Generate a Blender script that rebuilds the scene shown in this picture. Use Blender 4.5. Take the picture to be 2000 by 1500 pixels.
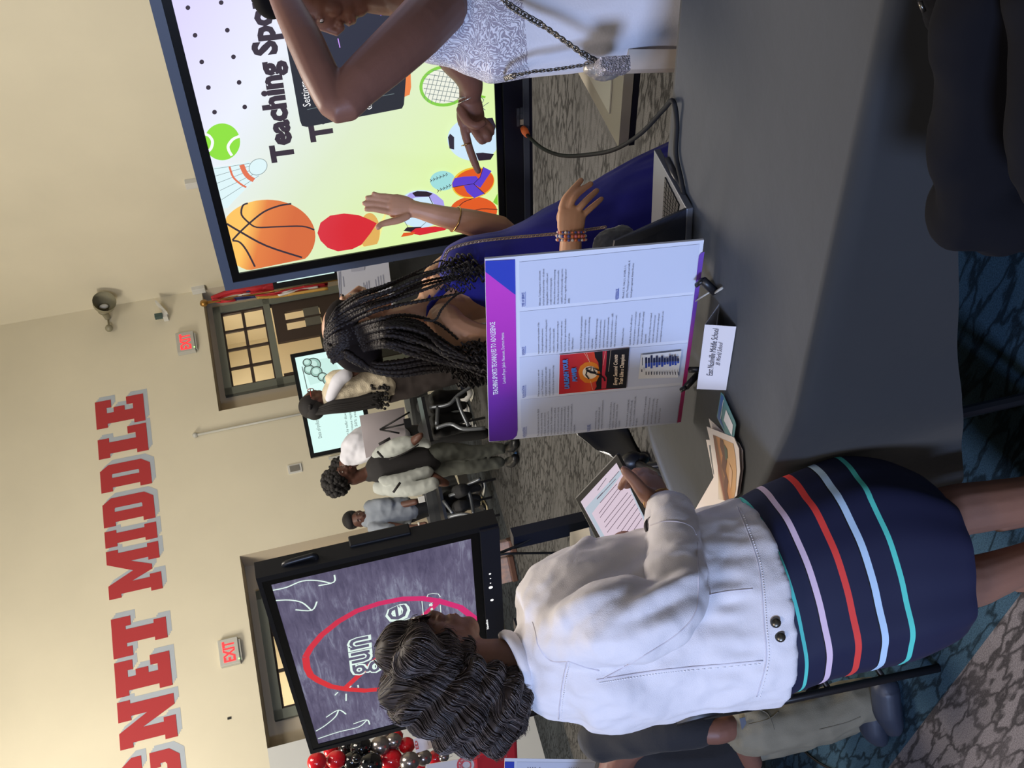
import bpy, bmesh, math, random
from math import sin, cos, pi, radians, sqrt, atan2, hypot
from mathutils import Vector, Matrix, noise
from mathutils.bvhtree import BVHTree
random.seed(7)
SC = bpy.context.scene
COL = SC.collection
for o in list(bpy.data.objects): bpy.data.objects.remove(o)
# ------------------------------------------------------------------ camera
F, ROLL, PITCH, H = 2000.0, radians(11.5), radians(10.6), 1.6
X0 = Vector((1, 0, 0)); FW = Vector((0, cos(PITCH), -sin(PITCH))); D0 = Vector((0, -sin(PITCH), -cos(PITCH)))
UU = cos(ROLL)*X0 + sin(ROLL)*D0          # room-right as the tilted phone saw it
VV = -sin(ROLL)*X0 + cos(ROLL)*D0
EYE = Vector((0, 0, H))
cd = bpy.data.cameras.new('camera'); cam = bpy.data.objects.new('camera', cd); COL.objects.link(cam)
cd.sensor_width = 36; cd.lens = 36*F/2000; cd.clip_start = .05; cd.clip_end = 100
cam.matrix_world = Matrix.Translation(EYE) @ Matrix((VV, UU, -FW)).transposed().to_4x4()
SC.camera = cam
# ------------------------------------------------------------------ world, lamps, exposure
wd = bpy.data.worlds.new('world'); SC.world = wd; wd.use_nodes = True
wd.node_tree.nodes['Background'].inputs[0].default_value = (.80, .77, .72, 1)
wd.node_tree.nodes['Background'].inputs[1].default_value = .30
SC.view_settings.view_transform = 'Standard'; SC.view_settings.look = 'None'
SC.view_settings.exposure = 0.0; SC.view_settings.gamma = 1.0
try: SC.view_settings.use_curve_mapping = False
except Exception: pass
def area(name, loc, target, size, power, col, sizey=None):
    l = bpy.data.lights.new(name, 'AREA'); l.energy = power; l.color = col; l.shape = 'RECTANGLE'
    l.size = size; l.size_y = sizey or size
    o = bpy.data.objects.new(name, l); COL.objects.link(o); o.location = loc
    o.rotation_euler = (Vector(target)-Vector(loc)).to_track_quat('-Z', 'Y').to_euler(); return o
WARM = (1.0, .93, .81)
area('ceiling_and_fill_lamp', (-3.5, 7.5, 6.6), (-1.0, 11.5, 1.5), 2.2, 500, WARM, 2.2)
area('ceiling_and_fill_lamp', (1.5, 6.0, 6.6), (1.5, 7.5, 0), 2.4, 270, WARM, 2.4)
area('ceiling_and_fill_lamp', (1.4, 4.4, 5.2), (-.2, 1.9, .9), 1.2, 120, (1, .86, .74), 1.2)  # fill light placed to warm the jacket's front, not a known fixture
area('ceiling_and_fill_lamp', (-1.8, -1.4, 5.0), (0, 2.2, .9), 1.2, 85, (1, .88, .80), 1.2)  # added warm fill behind the viewer to brighten the poster's face
area('daylight_window', (-3.4, -2.2, 2.5), (0.0, 2.2, .9), 1.0, 290, (.46, .61, 1.0), 1.2)
# ------------------------------------------------------------------ pixel -> place
def ray(x, y): return FW*F + UU*((1500-y)-750) + VV*(x-1000)
def W(x, y, Y):                             # the point seen there at distance Y into the room
    d = ray(x, y); return EYE + d*(Y/d.y)
def Wz(x, y, z):                            # ... at height z
    d = ray(x, y); return EYE + d*((z-H)/d.z)
def Wd(x, y, D):
    d = ray(x, y); return EYE + d*(D/hypot(d.x, d.y))
def mpp(Y): return Y/F                      # metres per pixel at distance Y
class Plane:                                # a flat surface in the room: origin o, right r, up u, normal n (towards viewer)
    def __init__(s, o, r, u):
        s.o = Vector(o); s.r = Vector(r).normalized(); s.u = (Vector(u) - s.r*Vector(u).dot(s.r)).normalized()
        s.n = s.r.cross(s.u)
    def hit(s, x, y, off=0.0):
        d = ray(x, y); o = s.o + s.n*off
        t = (o-EYE).dot(s.n)/d.dot(s.n); return EYE + d*t
    def pt(s, a, b, off=0.0): return s.o + s.r*a + s.u*b + s.n*off
    def co(s, x, y):
        p = s.hit(x, y)-s.o; return p.dot(s.r), p.dot(s.u)
# ------------------------------------------------------------------ materials
def lin(c):
    r = []
    for v in c:
        v = v/255.0 if max(c) > 1.001 else v
        r.append(v/12.92 if v <= .04045 else ((v+.055)/1.055)**2.4)
    return r
MATS = {}
def mat(name, col=(128,128,128), rough=.6, metal=0, emit=0, noise_=0, nscale=20, bump=0, bscale=60, col2=None, spec=.5, alpha=1, sheen=0, coat=0, trans=0):
    if name in MATS: return MATS[name]
    m = bpy.data.materials.new(name); m.use_nodes = True; nt = m.node_tree; b = nt.nodes['Principled BSDF']
    c = lin(col)+[1]
    b.inputs['Base Color'].default_value = c; b.inputs['Roughness'].default_value = rough
    b.inputs['Metallic'].default_value = metal; b.inputs['Specular IOR Level'].default_value = spec
    if sheen: b.inputs['Sheen Weight'].default_value = sheen
    if coat: b.inputs['Coat Weight'].default_value = coat
    if trans: b.inputs['Transmission Weight'].default_value = trans
    if alpha < 1: b.inputs['Alpha'].default_value = alpha
    if emit:
        b.inputs['Emission Color'].default_value = c; b.inputs['Emission Strength'].default_value = emit
        b.inputs['Base Color'].default_value = (.02, .02, .02, 1)
    tc = nt.nodes.new('ShaderNodeTexCoord')
    if noise_ or col2:
        n = nt.nodes.new('ShaderNodeTexNoise'); n.inputs['Scale'].default_value = nscale; n.inputs['Detail'].default_value = 4
        nt.links.new(tc.outputs['Object'], n.inputs['Vector'])
        rp = nt.nodes.new('ShaderNodeValToRGB'); nt.links.new(n.outputs[0], rp.inputs[0])
        if col2: a, e = c, lin(col2)+[1]
        else:
            a = [v*(1-noise_) for v in c[:3]]+[1]; e = [min(1, v*(1+noise_)) for v in c[:3]]+[1]
        rp.color_ramp.elements[0].position = .3; rp.color_ramp.elements[1].position = .7
        rp.color_ramp.elements[0].color = a; rp.color_ramp.elements[1].color = e
        nt.links.new(rp.outputs[0], b.inputs['Emission Color' if emit else 'Base Color'])
    if bump:
        n2 = nt.nodes.new('ShaderNodeTexNoise'); n2.inputs['Scale'].default_value = bscale; n2.inputs['Detail'].default_value = 5
        nt.links.new(tc.outputs['Object'], n2.inputs['Vector'])
        bp = nt.nodes.new('ShaderNodeBump'); bp.inputs['Strength'].default_value = bump; bp.inputs['Distance'].default_value = .01
        nt.links.new(n2.outputs[0], bp.inputs['Height']); nt.links.new(bp.outputs[0], b.inputs['Normal'])
    MATS[name] = m; return m
# ------------------------------------------------------------------ mesh building
class MB:
    def __init__(s): s.v = []; s.f = []; s.m = []; s.mats = []
    def mi(s, m):
        if m not in s.mats: s.mats.append(m)
        return s.mats.index(m)
    def add(s, vs, fs, m):
        o = len(s.v); s.v += [tuple(v) for v in vs]; k = s.mi(m)
        for f in fs: s.f.append([i+o for i in f]); s.m.append(k)
        return s
    def poly(s, pts, m): return s.add(pts, [list(range(len(pts)))], m)
    def prism(s, pts, d, m):                # polygon pushed along vector d
        n = len(pts); a = [Vector(p) for p in pts]; b = [p+Vector(d) for p in a]
        fs = [list(range(n)), list(range(2*n-1, n-1, -1))]+[[i, i+n, (i+1) % n+n, (i+1) % n] for i in range(n)]
        return s.add(a+b, fs, m)
    def box(s, c, ax, ay, az, m):           # half axes
        c, ax, ay, az = map(Vector, (c, ax, ay, az))
        vs = [c+ax*i+ay*j+az*k for k in (-1, 1) for j in (-1, 1) for i in (-1, 1)]
        return s.add(vs, [[0,2,3,1],[4,5,7,6],[0,1,5,4],[2,6,7,3],[0,4,6,2],[1,3,7,5]], m)
    def tube(s, pts, r, m, n=8, ref=None, caps=True, flat=1.0, close=False):
        vs, fs = loft(pts, r, n=n, ref=ref, flat=flat, caps=caps, close=close); return s.add(vs, fs, m)
    def disc(s, c, a, b, m, n=24):
        c, a, b = Vector(c), Vector(a), Vector(b)
        return s.poly([c+a*cos(2*pi*i/n)+b*sin(2*pi*i/n) for i in range(n)], m)
    def ell(s, c, r, m, R=None, n=16, k=12):
        vs, fs = ellipsoid(c, r, R, n, k); return s.add(vs, fs, m)
    def mesh(s, name='m', smooth=False):
        me = bpy.data.meshes.new(name); me.from_pydata(s.v, [], s.f)
        for m in s.mats: me.materials.append(m)
        me.polygons.foreach_set('material_index', s.m)
        if smooth: me.polygons.foreach_set('use_smooth', [True]*len(s.f))
        me.update(); return me
    def build(s, name, parent=None, smooth=False, bevel=0, fix=True):
        me = s.mesh(name, smooth)
        if fix:
            bm = bmesh.new(); bm.from_mesh(me); bmesh.ops.recalc_face_normals(bm, faces=bm.faces); bm.to_mesh(me); bm.free()
        ob = bpy.data.objects.new(name, me); COL.objects.link(ob)
        if parent: attach(ob, parent)
        if bevel:
            bv = ob.modifiers.new('bevel', 'BEVEL'); bv.width = bevel; bv.segments = 2; bv.limit_method = 'ANGLE'; bv.angle_limit = radians(40)
        return ob
def wm(o):
    m = o.matrix_basis
    return wm(o.parent) @ o.matrix_parent_inverse @ m if o.parent else m
def attach(ob, parent):
    ob.parent = parent; ob.matrix_parent_inverse = wm(parent).inverted()
def loft(pts, r, n=10, ref=None, flat=1.0, caps=True, close=False, dome=False):
    """sweep an ellipse along pts; r: radius | list of radii | list of (a,b); a lies across ref, b along ref"""
    P = [Vector(p) for p in pts]; N = len(P); vs = []; fs = []
    up = None
    for i in range(N):
        if close: t = (P[(i+1) % N]-P[i-1])
        else: t = (P[min(i+1, N-1)]-P[max(i-1, 0)])
        if t.length < 1e-9: t = Vector((0, 0, 1))
        t.normalize()
        if ref is not None:
            q = Vector(ref); q = q - t*q.dot(t)
            if q.length < 1e-4: q = t.orthogonal()
            q.normalize()
        else:
            if up is None: q = t.orthogonal().normalized()
            else:
                q = up - t*up.dot(t)
                if q.length < 1e-6: q = t.orthogonal()
                q.normalize()
            up = q
        p = t.cross(q)
        rr = r[i] if isinstance(r, (list, tuple)) else r
        a, b = rr if isinstance(rr, (list, tuple)) else (rr, rr*flat)
        for k in range(n):
            th = 2*pi*k/n; vs.append(P[i] + p*(a*cos(th)) + q*(b*sin(th)))
    L = N if close else N-1
    for i in range(L):
        for k in range(n):
            fs.append([i*n+k, i*n+(k+1) % n, ((i+1) % N)*n+(k+1) % n, ((i+1) % N)*n+k])
    if caps and not close: fs.append(list(range(n-1, -1, -1))); fs.append([(N-1)*n+k for k in range(n)])
    return vs, fs
def ellipsoid(c, r, R=None, n=16, k=12):
    c = Vector(c); vs = []; fs = []
    R = R or Matrix.Identity(3)
    for i in range(k+1):
        ph = pi*i/k
        for j in range(n):
            th = 2*pi*j/n
            vs.append(c + R @ Vector((r[0]*sin(ph)*cos(th), r[1]*sin(ph)*sin(th), r[2]*cos(ph))))
    for i in range(k):
        for j in range(n):
            fs.append([i*n+j, i*n+(j+1) % n, (i+1)*n+(j+1) % n, (i+1)*n+j])
    return vs, fs
def capsule(mb, pts, radii, m=None, ref=None, n=12):
    """closed tapering limb with round ends, for a body that is fused afterwards"""
    m = m or DUM
    vs, fs = loft(pts, radii, n=n, ref=ref); mb.add(vs, fs, m)
    for p, r in ((pts[0], radii[0]), (pts[-1], radii[-1])):
        rr = min(r) if isinstance(r, (list, tuple)) else r
        mb.ell(p, (rr*.98,)*3, m, n=12, k=8)
def fuse(mb, name, voxel, mats, parent=None, smooth=3, disp=None, matfn=None, sfac=.5):
    """fuse all pieces into one continuous skin"""
    me = mb.mesh('tmp'); ob = bpy.data.objects.new('tmp', me); COL.objects.link(ob)
    rm = ob.modifiers.new('r', 'REMESH'); rm.mode = 'VOXEL'; rm.voxel_size = voxel; rm.adaptivity = 0
    if smooth:
        s_ = ob.modifiers.new('s', 'SMOOTH'); s_.iterations = smooth; s_.factor = sfac
    dg = bpy.context.evaluated_depsgraph_get(); dg.update()
    m2 = bpy.data.meshes.new_from_object(ob.evaluated_get(dg)); bpy.data.objects.remove(ob)
    m2.name = name; m2.materials.clear()
    for m in (mats if isinstance(mats, (list, tuple)) else [mats]): m2.materials.append(m)
    if disp:
        nv = [v.normal.copy() for v in m2.vertices]
        for v, n_ in zip(m2.vertices, nv):
            d = disp(v.co, n_)
            if d: v.co += (d if isinstance(d, Vector) else n_*d)
    m2.polygons.foreach_set('use_smooth', [True]*len(m2.polygons))
    if matfn:
        for p in m2.polygons: p.material_index = matfn(p.center, p.normal)
    else: m2.polygons.foreach_set('material_index', [0]*len(m2.polygons))
    m2.update()
    o = bpy.data.objects.new(name, m2); COL.objects.link(o)
    if parent: attach(o, parent)
    return o
DUM = mat('skin_base', (90, 60, 48))
def thing(name, loc, label, cat, group=None):
    o = bpy.data.objects.new(name, None); COL.objects.link(o); o.location = loc; o.empty_display_size = .1
    return tag(o, label, cat, group)
def tag(o, label, cat, group=None, kind=None):
    o['label'] = label; o['category'] = cat
    if group: o['group'] = group
    if kind: o['kind'] = kind
    return o
def struct(o): o['kind'] = 'structure'; return o
# ------------------------------------------------------------------ lettering
TC = {}
def text_geo(s, off=0.0, shear=0.0, res=2):
    k = (s, off, shear, res)
    if k in TC: return TC[k]
    cu = bpy.data.curves.new('t', 'FONT'); cu.body = s; cu.size = 1; cu.offset = off; cu.shear = shear; cu.resolution_u = res
    ob = bpy.data.objects.new('t', cu); me = ob.to_mesh()
    vs = [(v.co.x, v.co.y) for v in me.vertices]; fs = [list(p.vertices) for p in me.polygons]
    ob.to_mesh_clear(); bpy.data.objects.remove(ob); bpy.data.curves.remove(cu)
    if not vs: vs = [(0, 0)]
    x0 = min(v[0] for v in vs); x1 = max(v[0] for v in vs)
    TC[k] = (vs, fs, x0, x1); return TC[k]
def text_on(mb, pl, s, p0, p1, hpx=None, m=None, off=.0006, bold=0.0, shear=0.0, ratio=1.0, res=2, pix=True):
    """write s on plane pl along the baseline p0 -> p1 (photo pixels, or plane coordinates)"""
    vs, fs, x0, x1 = text_geo(s, bold, shear, res)
    if pix: a = pl.hit(*p0, off); b = pl.hit(*p1, off)
    else: a = pl.pt(*p0, off); b = pl.pt(*p1, off)
    d = b-a; L = d.length; ex = d/L; ey = pl.n.cross(ex); w = x1-x0 or 1
    sx = L/w; sy = sx*ratio if hpx is None else hpx/.72
    mb.add([a+ex*((v[0]-x0)*sx)+ey*(v[1]*sy) for v in vs], fs, m)
def stroke(mb, pl, pts, w, m, off=.0006, pix=True, close=False):
    """a flat brush line of width w metres on a plane"""
    P = [pl.hit(*p, off) if pix else pl.pt(*p, off) for p in pts]
    n = len(P); L = []; R = []
    for i in range(n):
        if close: t = P[(i+1) % n]-P[i-1]
        else: t = P[min(i+1, n-1)]-P[max(i-1, 0)]
        t.normalize(); s = pl.n.cross(t)*(w[i] if isinstance(w, list) else w)*.5
        L.append(P[i]+s); R.append(P[i]-s)
    e = n if close else n-1
    mb.add(L+R, [[i, (i+1) % n, n+(i+1) % n, n+i] for i in range(e)], m)
def spline(pts, k=6):
    """Catmull-Rom through the points"""
    P = [Vector(p) for p in pts]; out = []
    for i in range(len(P)-1):
        a = P[max(i-1, 0)]; b = P[i]; c = P[i+1]; d = P[min(i+2, len(P)-1)]
        for j in range(k):
            t = j/k
            out.append(.5*((2*b)+(c-a)*t+(2*a-5*b+4*c-d)*t*t+(3*b-a-3*c+d)*t*t*t))
    out.append(P[-1]); return out
def sp2(pts, k=6): return [(v.x, v.y) for v in spline([(p[0], p[1], 0) for p in pts], k)]
def face2(pl, pts, off=0.0): return [pl.hit(x, y, off) for x, y in pts]
# ================================================================== the room
AZ = radians(30.4)
PW = W(520, 700, 14)
BACK = Plane(PW, (cos(AZ), sin(AZ), 0), (0, 0, 1))          # wall with the lettering
CORN = BACK.hit(400, 565); CORN.z = 0
RIGHT = Plane(CORN, (sin(AZ), -cos(AZ), 0), (0, 0, 1))      # wall on the right
WR = BACK.r; WN = BACK.n
def bw(s, z, dep=0.0): return CORN - WR*s - WN*dep + Vector((0, 0, z))   # s metres left of the corner, dep into the wall
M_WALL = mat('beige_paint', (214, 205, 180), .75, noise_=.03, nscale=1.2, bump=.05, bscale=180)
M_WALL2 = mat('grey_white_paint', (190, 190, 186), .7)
M_REVEAL = mat('reveal_paint', (196, 182, 158), .75)
M_FRAME = mat('grey_green_metal', (112, 116, 104), .45)
M_DOOR = mat('dark_brown_door', (58, 44, 38), .5)
M_BLACK = mat('black_plastic', (20, 21, 25), .4)
M_BLACKM = mat('black_metal', (24, 24, 27), .35, spec=.5)
M_WHITE = mat('white_plastic', (205, 203, 195), .5)
def quad(mb, s0, z0, s1, z1, m, dep=0.0): mb.poly([bw(s1, z0, dep), bw(s0, z0, dep), bw(s0, z1, dep), bw(s1, z1, dep)], m)
NT, N1 = 2.88, 2.0; N2R, N2L = 4.05, 6.33; TOP = 6.9
b = MB()
quad(b, 0, NT, 24, TOP, M_WALL); quad(b, N1, 0, N2R, NT, M_WALL)
b.prism([bw(N2L, 0), bw(24, 0), bw(24, NT), bw(N2L, NT)], -WN*.35, M_WALL2)
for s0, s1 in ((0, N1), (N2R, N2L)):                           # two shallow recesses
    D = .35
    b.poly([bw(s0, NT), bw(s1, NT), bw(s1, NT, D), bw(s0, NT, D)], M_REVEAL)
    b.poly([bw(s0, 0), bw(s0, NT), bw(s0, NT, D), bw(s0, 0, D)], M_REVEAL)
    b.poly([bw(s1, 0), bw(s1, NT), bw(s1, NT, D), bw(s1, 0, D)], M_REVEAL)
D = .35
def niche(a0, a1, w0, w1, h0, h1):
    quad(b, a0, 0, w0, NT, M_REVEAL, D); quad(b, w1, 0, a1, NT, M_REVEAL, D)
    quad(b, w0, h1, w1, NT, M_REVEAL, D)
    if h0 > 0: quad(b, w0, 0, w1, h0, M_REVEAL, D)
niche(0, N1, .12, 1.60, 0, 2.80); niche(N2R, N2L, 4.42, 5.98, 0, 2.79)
o = b.build('wall_back', fix=False); struct(o)
b = MB()
e = CORN + RIGHT.r*22
b.prism([CORN, e, e+Vector((0, 0, TOP)), CORN+Vector((0, 0, TOP))], -RIGHT.n*.2, M_WALL)
struct(b.build('wall_right'))
b = MB(); L = bw(24, 0); le = L + RIGHT.r*22
b.prism([L, le, le+Vector((0, 0, TOP)), L+Vector((0, 0, TOP))], -WR*.2, M_WALL)
struct(b.build('wall_left'))
b = MB(); b.prism([bw(24.3, TOP, .3), bw(-.3, TOP, .3), e+Vector((0, 0, TOP))+WR*.3, le+Vector((0, 0, TOP))-WR*.3], (0, 0, .15), mat('ceiling_paint', (225, 222, 210), .8))
struct(b.build('ceiling'))
# hall behind the doors
b = MB(); M_HALL = mat('hall_paint', (222, 208, 178), .8)
b.poly([bw(6.8, 0, 2.3), bw(-.6, 0, 2.3), bw(-.6, 3.4, 2.3), bw(6.8, 3.4, 2.3)], M_HALL)
b.poly([bw(6.8, 3.4, .36), bw(-.6, 3.4, .36), bw(-.6, 3.4, 2.3), bw(6.8, 3.4, 2.3)], M_HALL)
b.poly([bw(-.6, 0, .36), bw(-.6, 0, 2.3), bw(-.6, 3.4, 2.3), bw(-.6, 3.4, .36)], M_HALL)
b.poly([bw(6.8, 0, .36), bw(6.8, 0, 2.3), bw(6.8, 3.4, 2.3), bw(6.8, 3.4, .36)], M_HALL)
struct(b.build('wall_hall', fix=False))
for s_ in (.9, 5.2):
    l = area('hall_lamp', bw(s_, 3.3, 1.2), bw(s_, 0, 1.25), .9, 45, (1, .88, .68))
# floor: patterned carpet in diagonal bands
fm = bpy.data.materials.new('patterned_carpet'); fm.use_nodes = True; nt = fm.node_tree; bs = nt.nodes['Principled BSDF']
bs.inputs['Roughness'].default_value = .95; bs.inputs['Specular IOR Level'].default_value = .1
def N(t, **k):
    n = nt.nodes.new(t)
    for a, v in k.items():
        if a in n.inputs: n.inputs[a].default_value = v
        else: setattr(n, a, v)
    return n
def LK(a, b_): nt.links.new(a, b_)
tc = N('ShaderNodeTexCoord')
mp = N('ShaderNodeMapping'); mp.inputs['Rotation'].default_value = (0, 0, radians(-130)); LK(tc.outputs['Object'], mp.inputs[0])
sx = N('ShaderNodeSeparateXYZ'); LK(mp.outputs[0], sx.inputs[0])
st = N('ShaderNodeMapping'); st.inputs['Scale'].default_value = (5.2, 19, 1); LK(mp.outputs[0], st.inputs[0])
wn = N('ShaderNodeTexNoise', Scale=2.2, Detail=2.0); LK(st.outputs[0], wn.inputs['Vector'])
ad = N('ShaderNodeMixRGB', blend_type='ADD'); ad.inputs[0].default_value = .9; LK(st.outputs[0], ad.inputs[1]); LK(wn.outputs[1], ad.inputs[2])
vo = N('ShaderNodeTexVoronoi', feature='DISTANCE_TO_EDGE'); vo.inputs['Scale'].default_value = .95; LK(ad.outputs[0], vo.inputs['Vector'])
vr = N('ShaderNodeValToRGB'); vr.color_ramp.elements[0].position = .03; vr.color_ramp.elements[1].position = .13
vr.color_ramp.elements[0].color = (0, 0, 0, 1); vr.color_ramp.elements[1].color = (1, 1, 1, 1); LK(vo.outputs[0], vr.inputs[0])
# veins fade in and out from plank to plank
pn = N('ShaderNodeTexNoise', Scale=1.6, Detail=3.0); LK(mp.outputs[0], pn.inputs['Vector'])
pr = N('ShaderNodeValToRGB'); pr.color_ramp.elements[0].position = .30; pr.color_ramp.elements[1].position = .50; LK(pn.outputs[0], pr.inputs[0])
br = N('ShaderNodeTexBrick', Scale=1.0); br.inputs['Mortar Size'].default_value = 0; br.inputs['Brick Width'].default_value = 1.0; br.inputs['Row Height'].default_value = .25
br.inputs['Color1'].default_value = (.72, .72, .72, 1); br.inputs['Color2'].default_value = (1.2, 1.2, 1.2, 1); LK(mp.outputs[0], br.inputs['Vector'])
# pile grain
gn = N('ShaderNodeTexNoise', Scale=260.0, Detail=2.0); LK(tc.outputs['Object'], gn.inputs['Vector'])
gr = N('ShaderNodeMapRange'); gr.inputs[1].default_value = .3; gr.inputs[2].default_value = .7; gr.inputs[3].default_value = .6; gr.inputs[4].default_value = 1.4; LK(gn.outputs[0], gr.inputs[0])
# band colours: distance from the camera side along the band normal
sn = N('ShaderNodeVectorMath', operation='DOT_PRODUCT'); sn.inputs[1].default_value = (.766, .643, 0); LK(tc.outputs['Object'], sn.inputs[0])
bd = N('ShaderNodeValToRGB'); bd.color_ramp.interpolation = 'CONSTANT'
mr = N('ShaderNodeMath', operation='MULTIPLY'); mr.inputs[1].default_value = .1; LK(sn.outputs['Value'], mr.inputs[0]); LK(mr.outputs[0], bd.inputs[0])
GREY = lin((104, 98, 98))+[1]; TEAL = lin((50, 72, 86))+[1]; DARK = lin((54, 58, 62))+[1]; GREYB = lin((80, 79, 78))+[1]
cr = bd.color_ramp; cr.elements[0].position = 0; cr.elements[0].color = GREY; cr.elements[1].position = .089; cr.elements[1].color = TEAL
q = cr.elements.new(.225); q.color = GREYB
dk = N('ShaderNodeMath', operation='GREATER_THAN'); dk.inputs[1].default_value = 6.2
sy = N('ShaderNodeVectorMath', operation='DOT_PRODUCT'); sy.inputs[1].default_value = (-.506, .862, 0); LK(tc.outputs['Object'], sy.inputs[0]); LK(sy.outputs['Value'], dk.inputs[0]); dk.inputs[1].default_value = 9.75
md = N('ShaderNodeMixRGB'); LK(dk.outputs[0], md.inputs[0]); LK(bd.outputs[0], md.inputs[1]); md.inputs[2].default_value = DARK
m1 = N('ShaderNodeMixRGB', blend_type='MULTIPLY'); m1.inputs[0].default_value = .55; LK(md.outputs[0], m1.inputs[1]); LK(br.outputs[0], m1.inputs[2])
vv = N('ShaderNodeMixRGB', blend_type='MULTIPLY'); LK(pr.outputs[0], vv.inputs[0]); LK(m1.outputs[0], vv.inputs[1])
vc = N('ShaderNodeMapRange'); vc.inputs[3].default_value = .32; vc.inputs[4].default_value = 1.08; LK(vr.outputs[0], vc.inputs[0]); LK(vc.outputs[0], vv.inputs[2])
m2 = N('ShaderNodeMixRGB', blend_type='MULTIPLY'); m2.inputs[0].default_value = 1; LK(vv.outputs[0], m2.inputs[1]); LK(gr.outputs[0], m2.inputs[2])
LK(m2.outputs[0], bs.inputs['Base Color'])
b = MB(); b.poly([(-24, -22, 0), (16, -22, 0), (16, 18, 0), (-24, 18, 0)], fm); struct(b.build('floor'))
M_BASE = mat('dark_baseboard', (52, 50, 48), .5)
b = MB(); b.prism([bw(N1, 0), bw(N2R, 0), bw(N2R, .12), bw(N1, .12)], WN*.015, M_BASE); struct(b.build('baseboard_back'))
# ------------------------------------------------------------------ doors and glazing set in the recesses
ND = Plane(CORN - WN*D, WR, (0, 0, 1))
def sbox(mb, s0, z0, s1, z1, m, dep, th):    # box on the wall, front face th towards the room
    mb.prism([bw(s1, z0, dep), bw(s0, z0, dep), bw(s0, z1, dep), bw(s1, z1, dep)], WN*th, m)
M_GLASS = bpy.data.materials.new('window_glass'); M_GLASS.use_nodes = True
_n = M_GLASS.node_tree; _b = _n.nodes['Principled BSDF']; _b.inputs['Roughness'].default_value = .02; _b.inputs['Transmission Weight'].default_value = 1; _b.inputs['IOR'].default_value = 1.02; _b.inputs['Base Color'].default_value = (.95, .97, .95, 1)
def doorset(nm, s0, s1, head, top, nleaf, cols):
    f = MB()
    for a, c in ((s0-.0, s0+.11), (s1-.11, s1)): sbox(f, a, 0, c, top, M_FRAME, D, .07)
    sbox(f, s0, top-.10, s1, top, M_FRAME, D, .07); sbox(f, s0, head, s1, head+.09, M_FRAME, D, .07)
    for a, c, z0, z1 in ((s0+.11, s0+.14, 0, top-.1), (s1-.14, s1-.11, 0, top-.1)): sbox(f, a, z0, c, z1, M_DOOR, D, .04)
    fo = struct(f.build(nm)); 
    g = MB(); a0, a1, z0, z1 = s0+.12, s1-.12, head+.09, top-.10
    for i in range(cols+1):
        x = a0+(a1-a0)*i/cols; sbox(g, x-.018, z0, x+.018, z1, M_DOOR, D, .03)
    for z in (z0, (z0+z1)/2, z1): sbox(g, a0, z-.02, a1, z+.02, M_DOOR, D, .03)
    g.build('transom_bars', fo)
    g = MB(); g.poly([bw(a1, z0, D-.01), bw(a0, z0, D-.01), bw(a0, z1, D-.01), bw(a1, z1, D-.01)], M_GLASS); g.build('transom_glass', fo)
    return fo
fo = doorset('door_1', .12, 1.60, 2.02, 2.80, 2, 4)
# right leaf closed (dark) with a small window, left leaf with a notice board half open
lf = MB(); z0 = 0.02
for (a, c, zl, zh) in ((.26, .40, z0, 2.0), (.72, .86, z0, 2.0), (.40, .72, z0, 1.35), (.40, .72, 1.84, 2.0), (.545, .575, 1.35, 1.84)): sbox(lf, a, zl, c, zh, M_DOOR, D, .045)
do = lf.build('door_leaf', fo)
nb = MB(); M_NOTE = mat('grey_notice', (98, 96, 88), .5); sbox(nb, .41, 1.36, .54, 1.58, M_NOTE, D-.01, .045); sbox(nb, .58, 1.36, .71, 1.58, M_NOTE, D-.01, .045); nb.build('notice_panel', do)
lf = MB(); sbox(lf, .86, z0, 1.46, 1.42, mat('dark_green_door', (46, 46, 40), .5), D, .045)
for (a, c) in ((.86, .90), (1.42, 1.46)): sbox(lf, a, 1.42, c, 2.0, M_DOOR, D, .045)
do = lf.build('door_leaf', fo)
nb = MB(); sbox(nb, .96, 1.1, 1.1, 1.24, M_WHITE, D-.045, .012); sbox(nb, 1.05, .9, 1.35, .92, M_WHITE, D-.045, .012); sbox(nb, 1.2, 1.28, 1.24, 1.36, M_WHITE, D-.045, .012); nb.build('notice_panel', do)
fo = doorset('door_2', 4.42, 5.98, 2.02, 2.79, 2, 3)
lf = MB(); sbox(lf, 4.56, .02, 5.84, 2.0, M_DOOR, D, .045); lf.build('door_leaf', fo)
g = MB(); sbox(g, 5.0, 2.2, 5.5, 2.62, mat('red_poster', (190, 60, 60), .6), 2.29, .02); tag(g.build('wall_poster'), 'red poster on the hall wall seen through the transom behind the chalkboard screen', 'poster')
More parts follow.
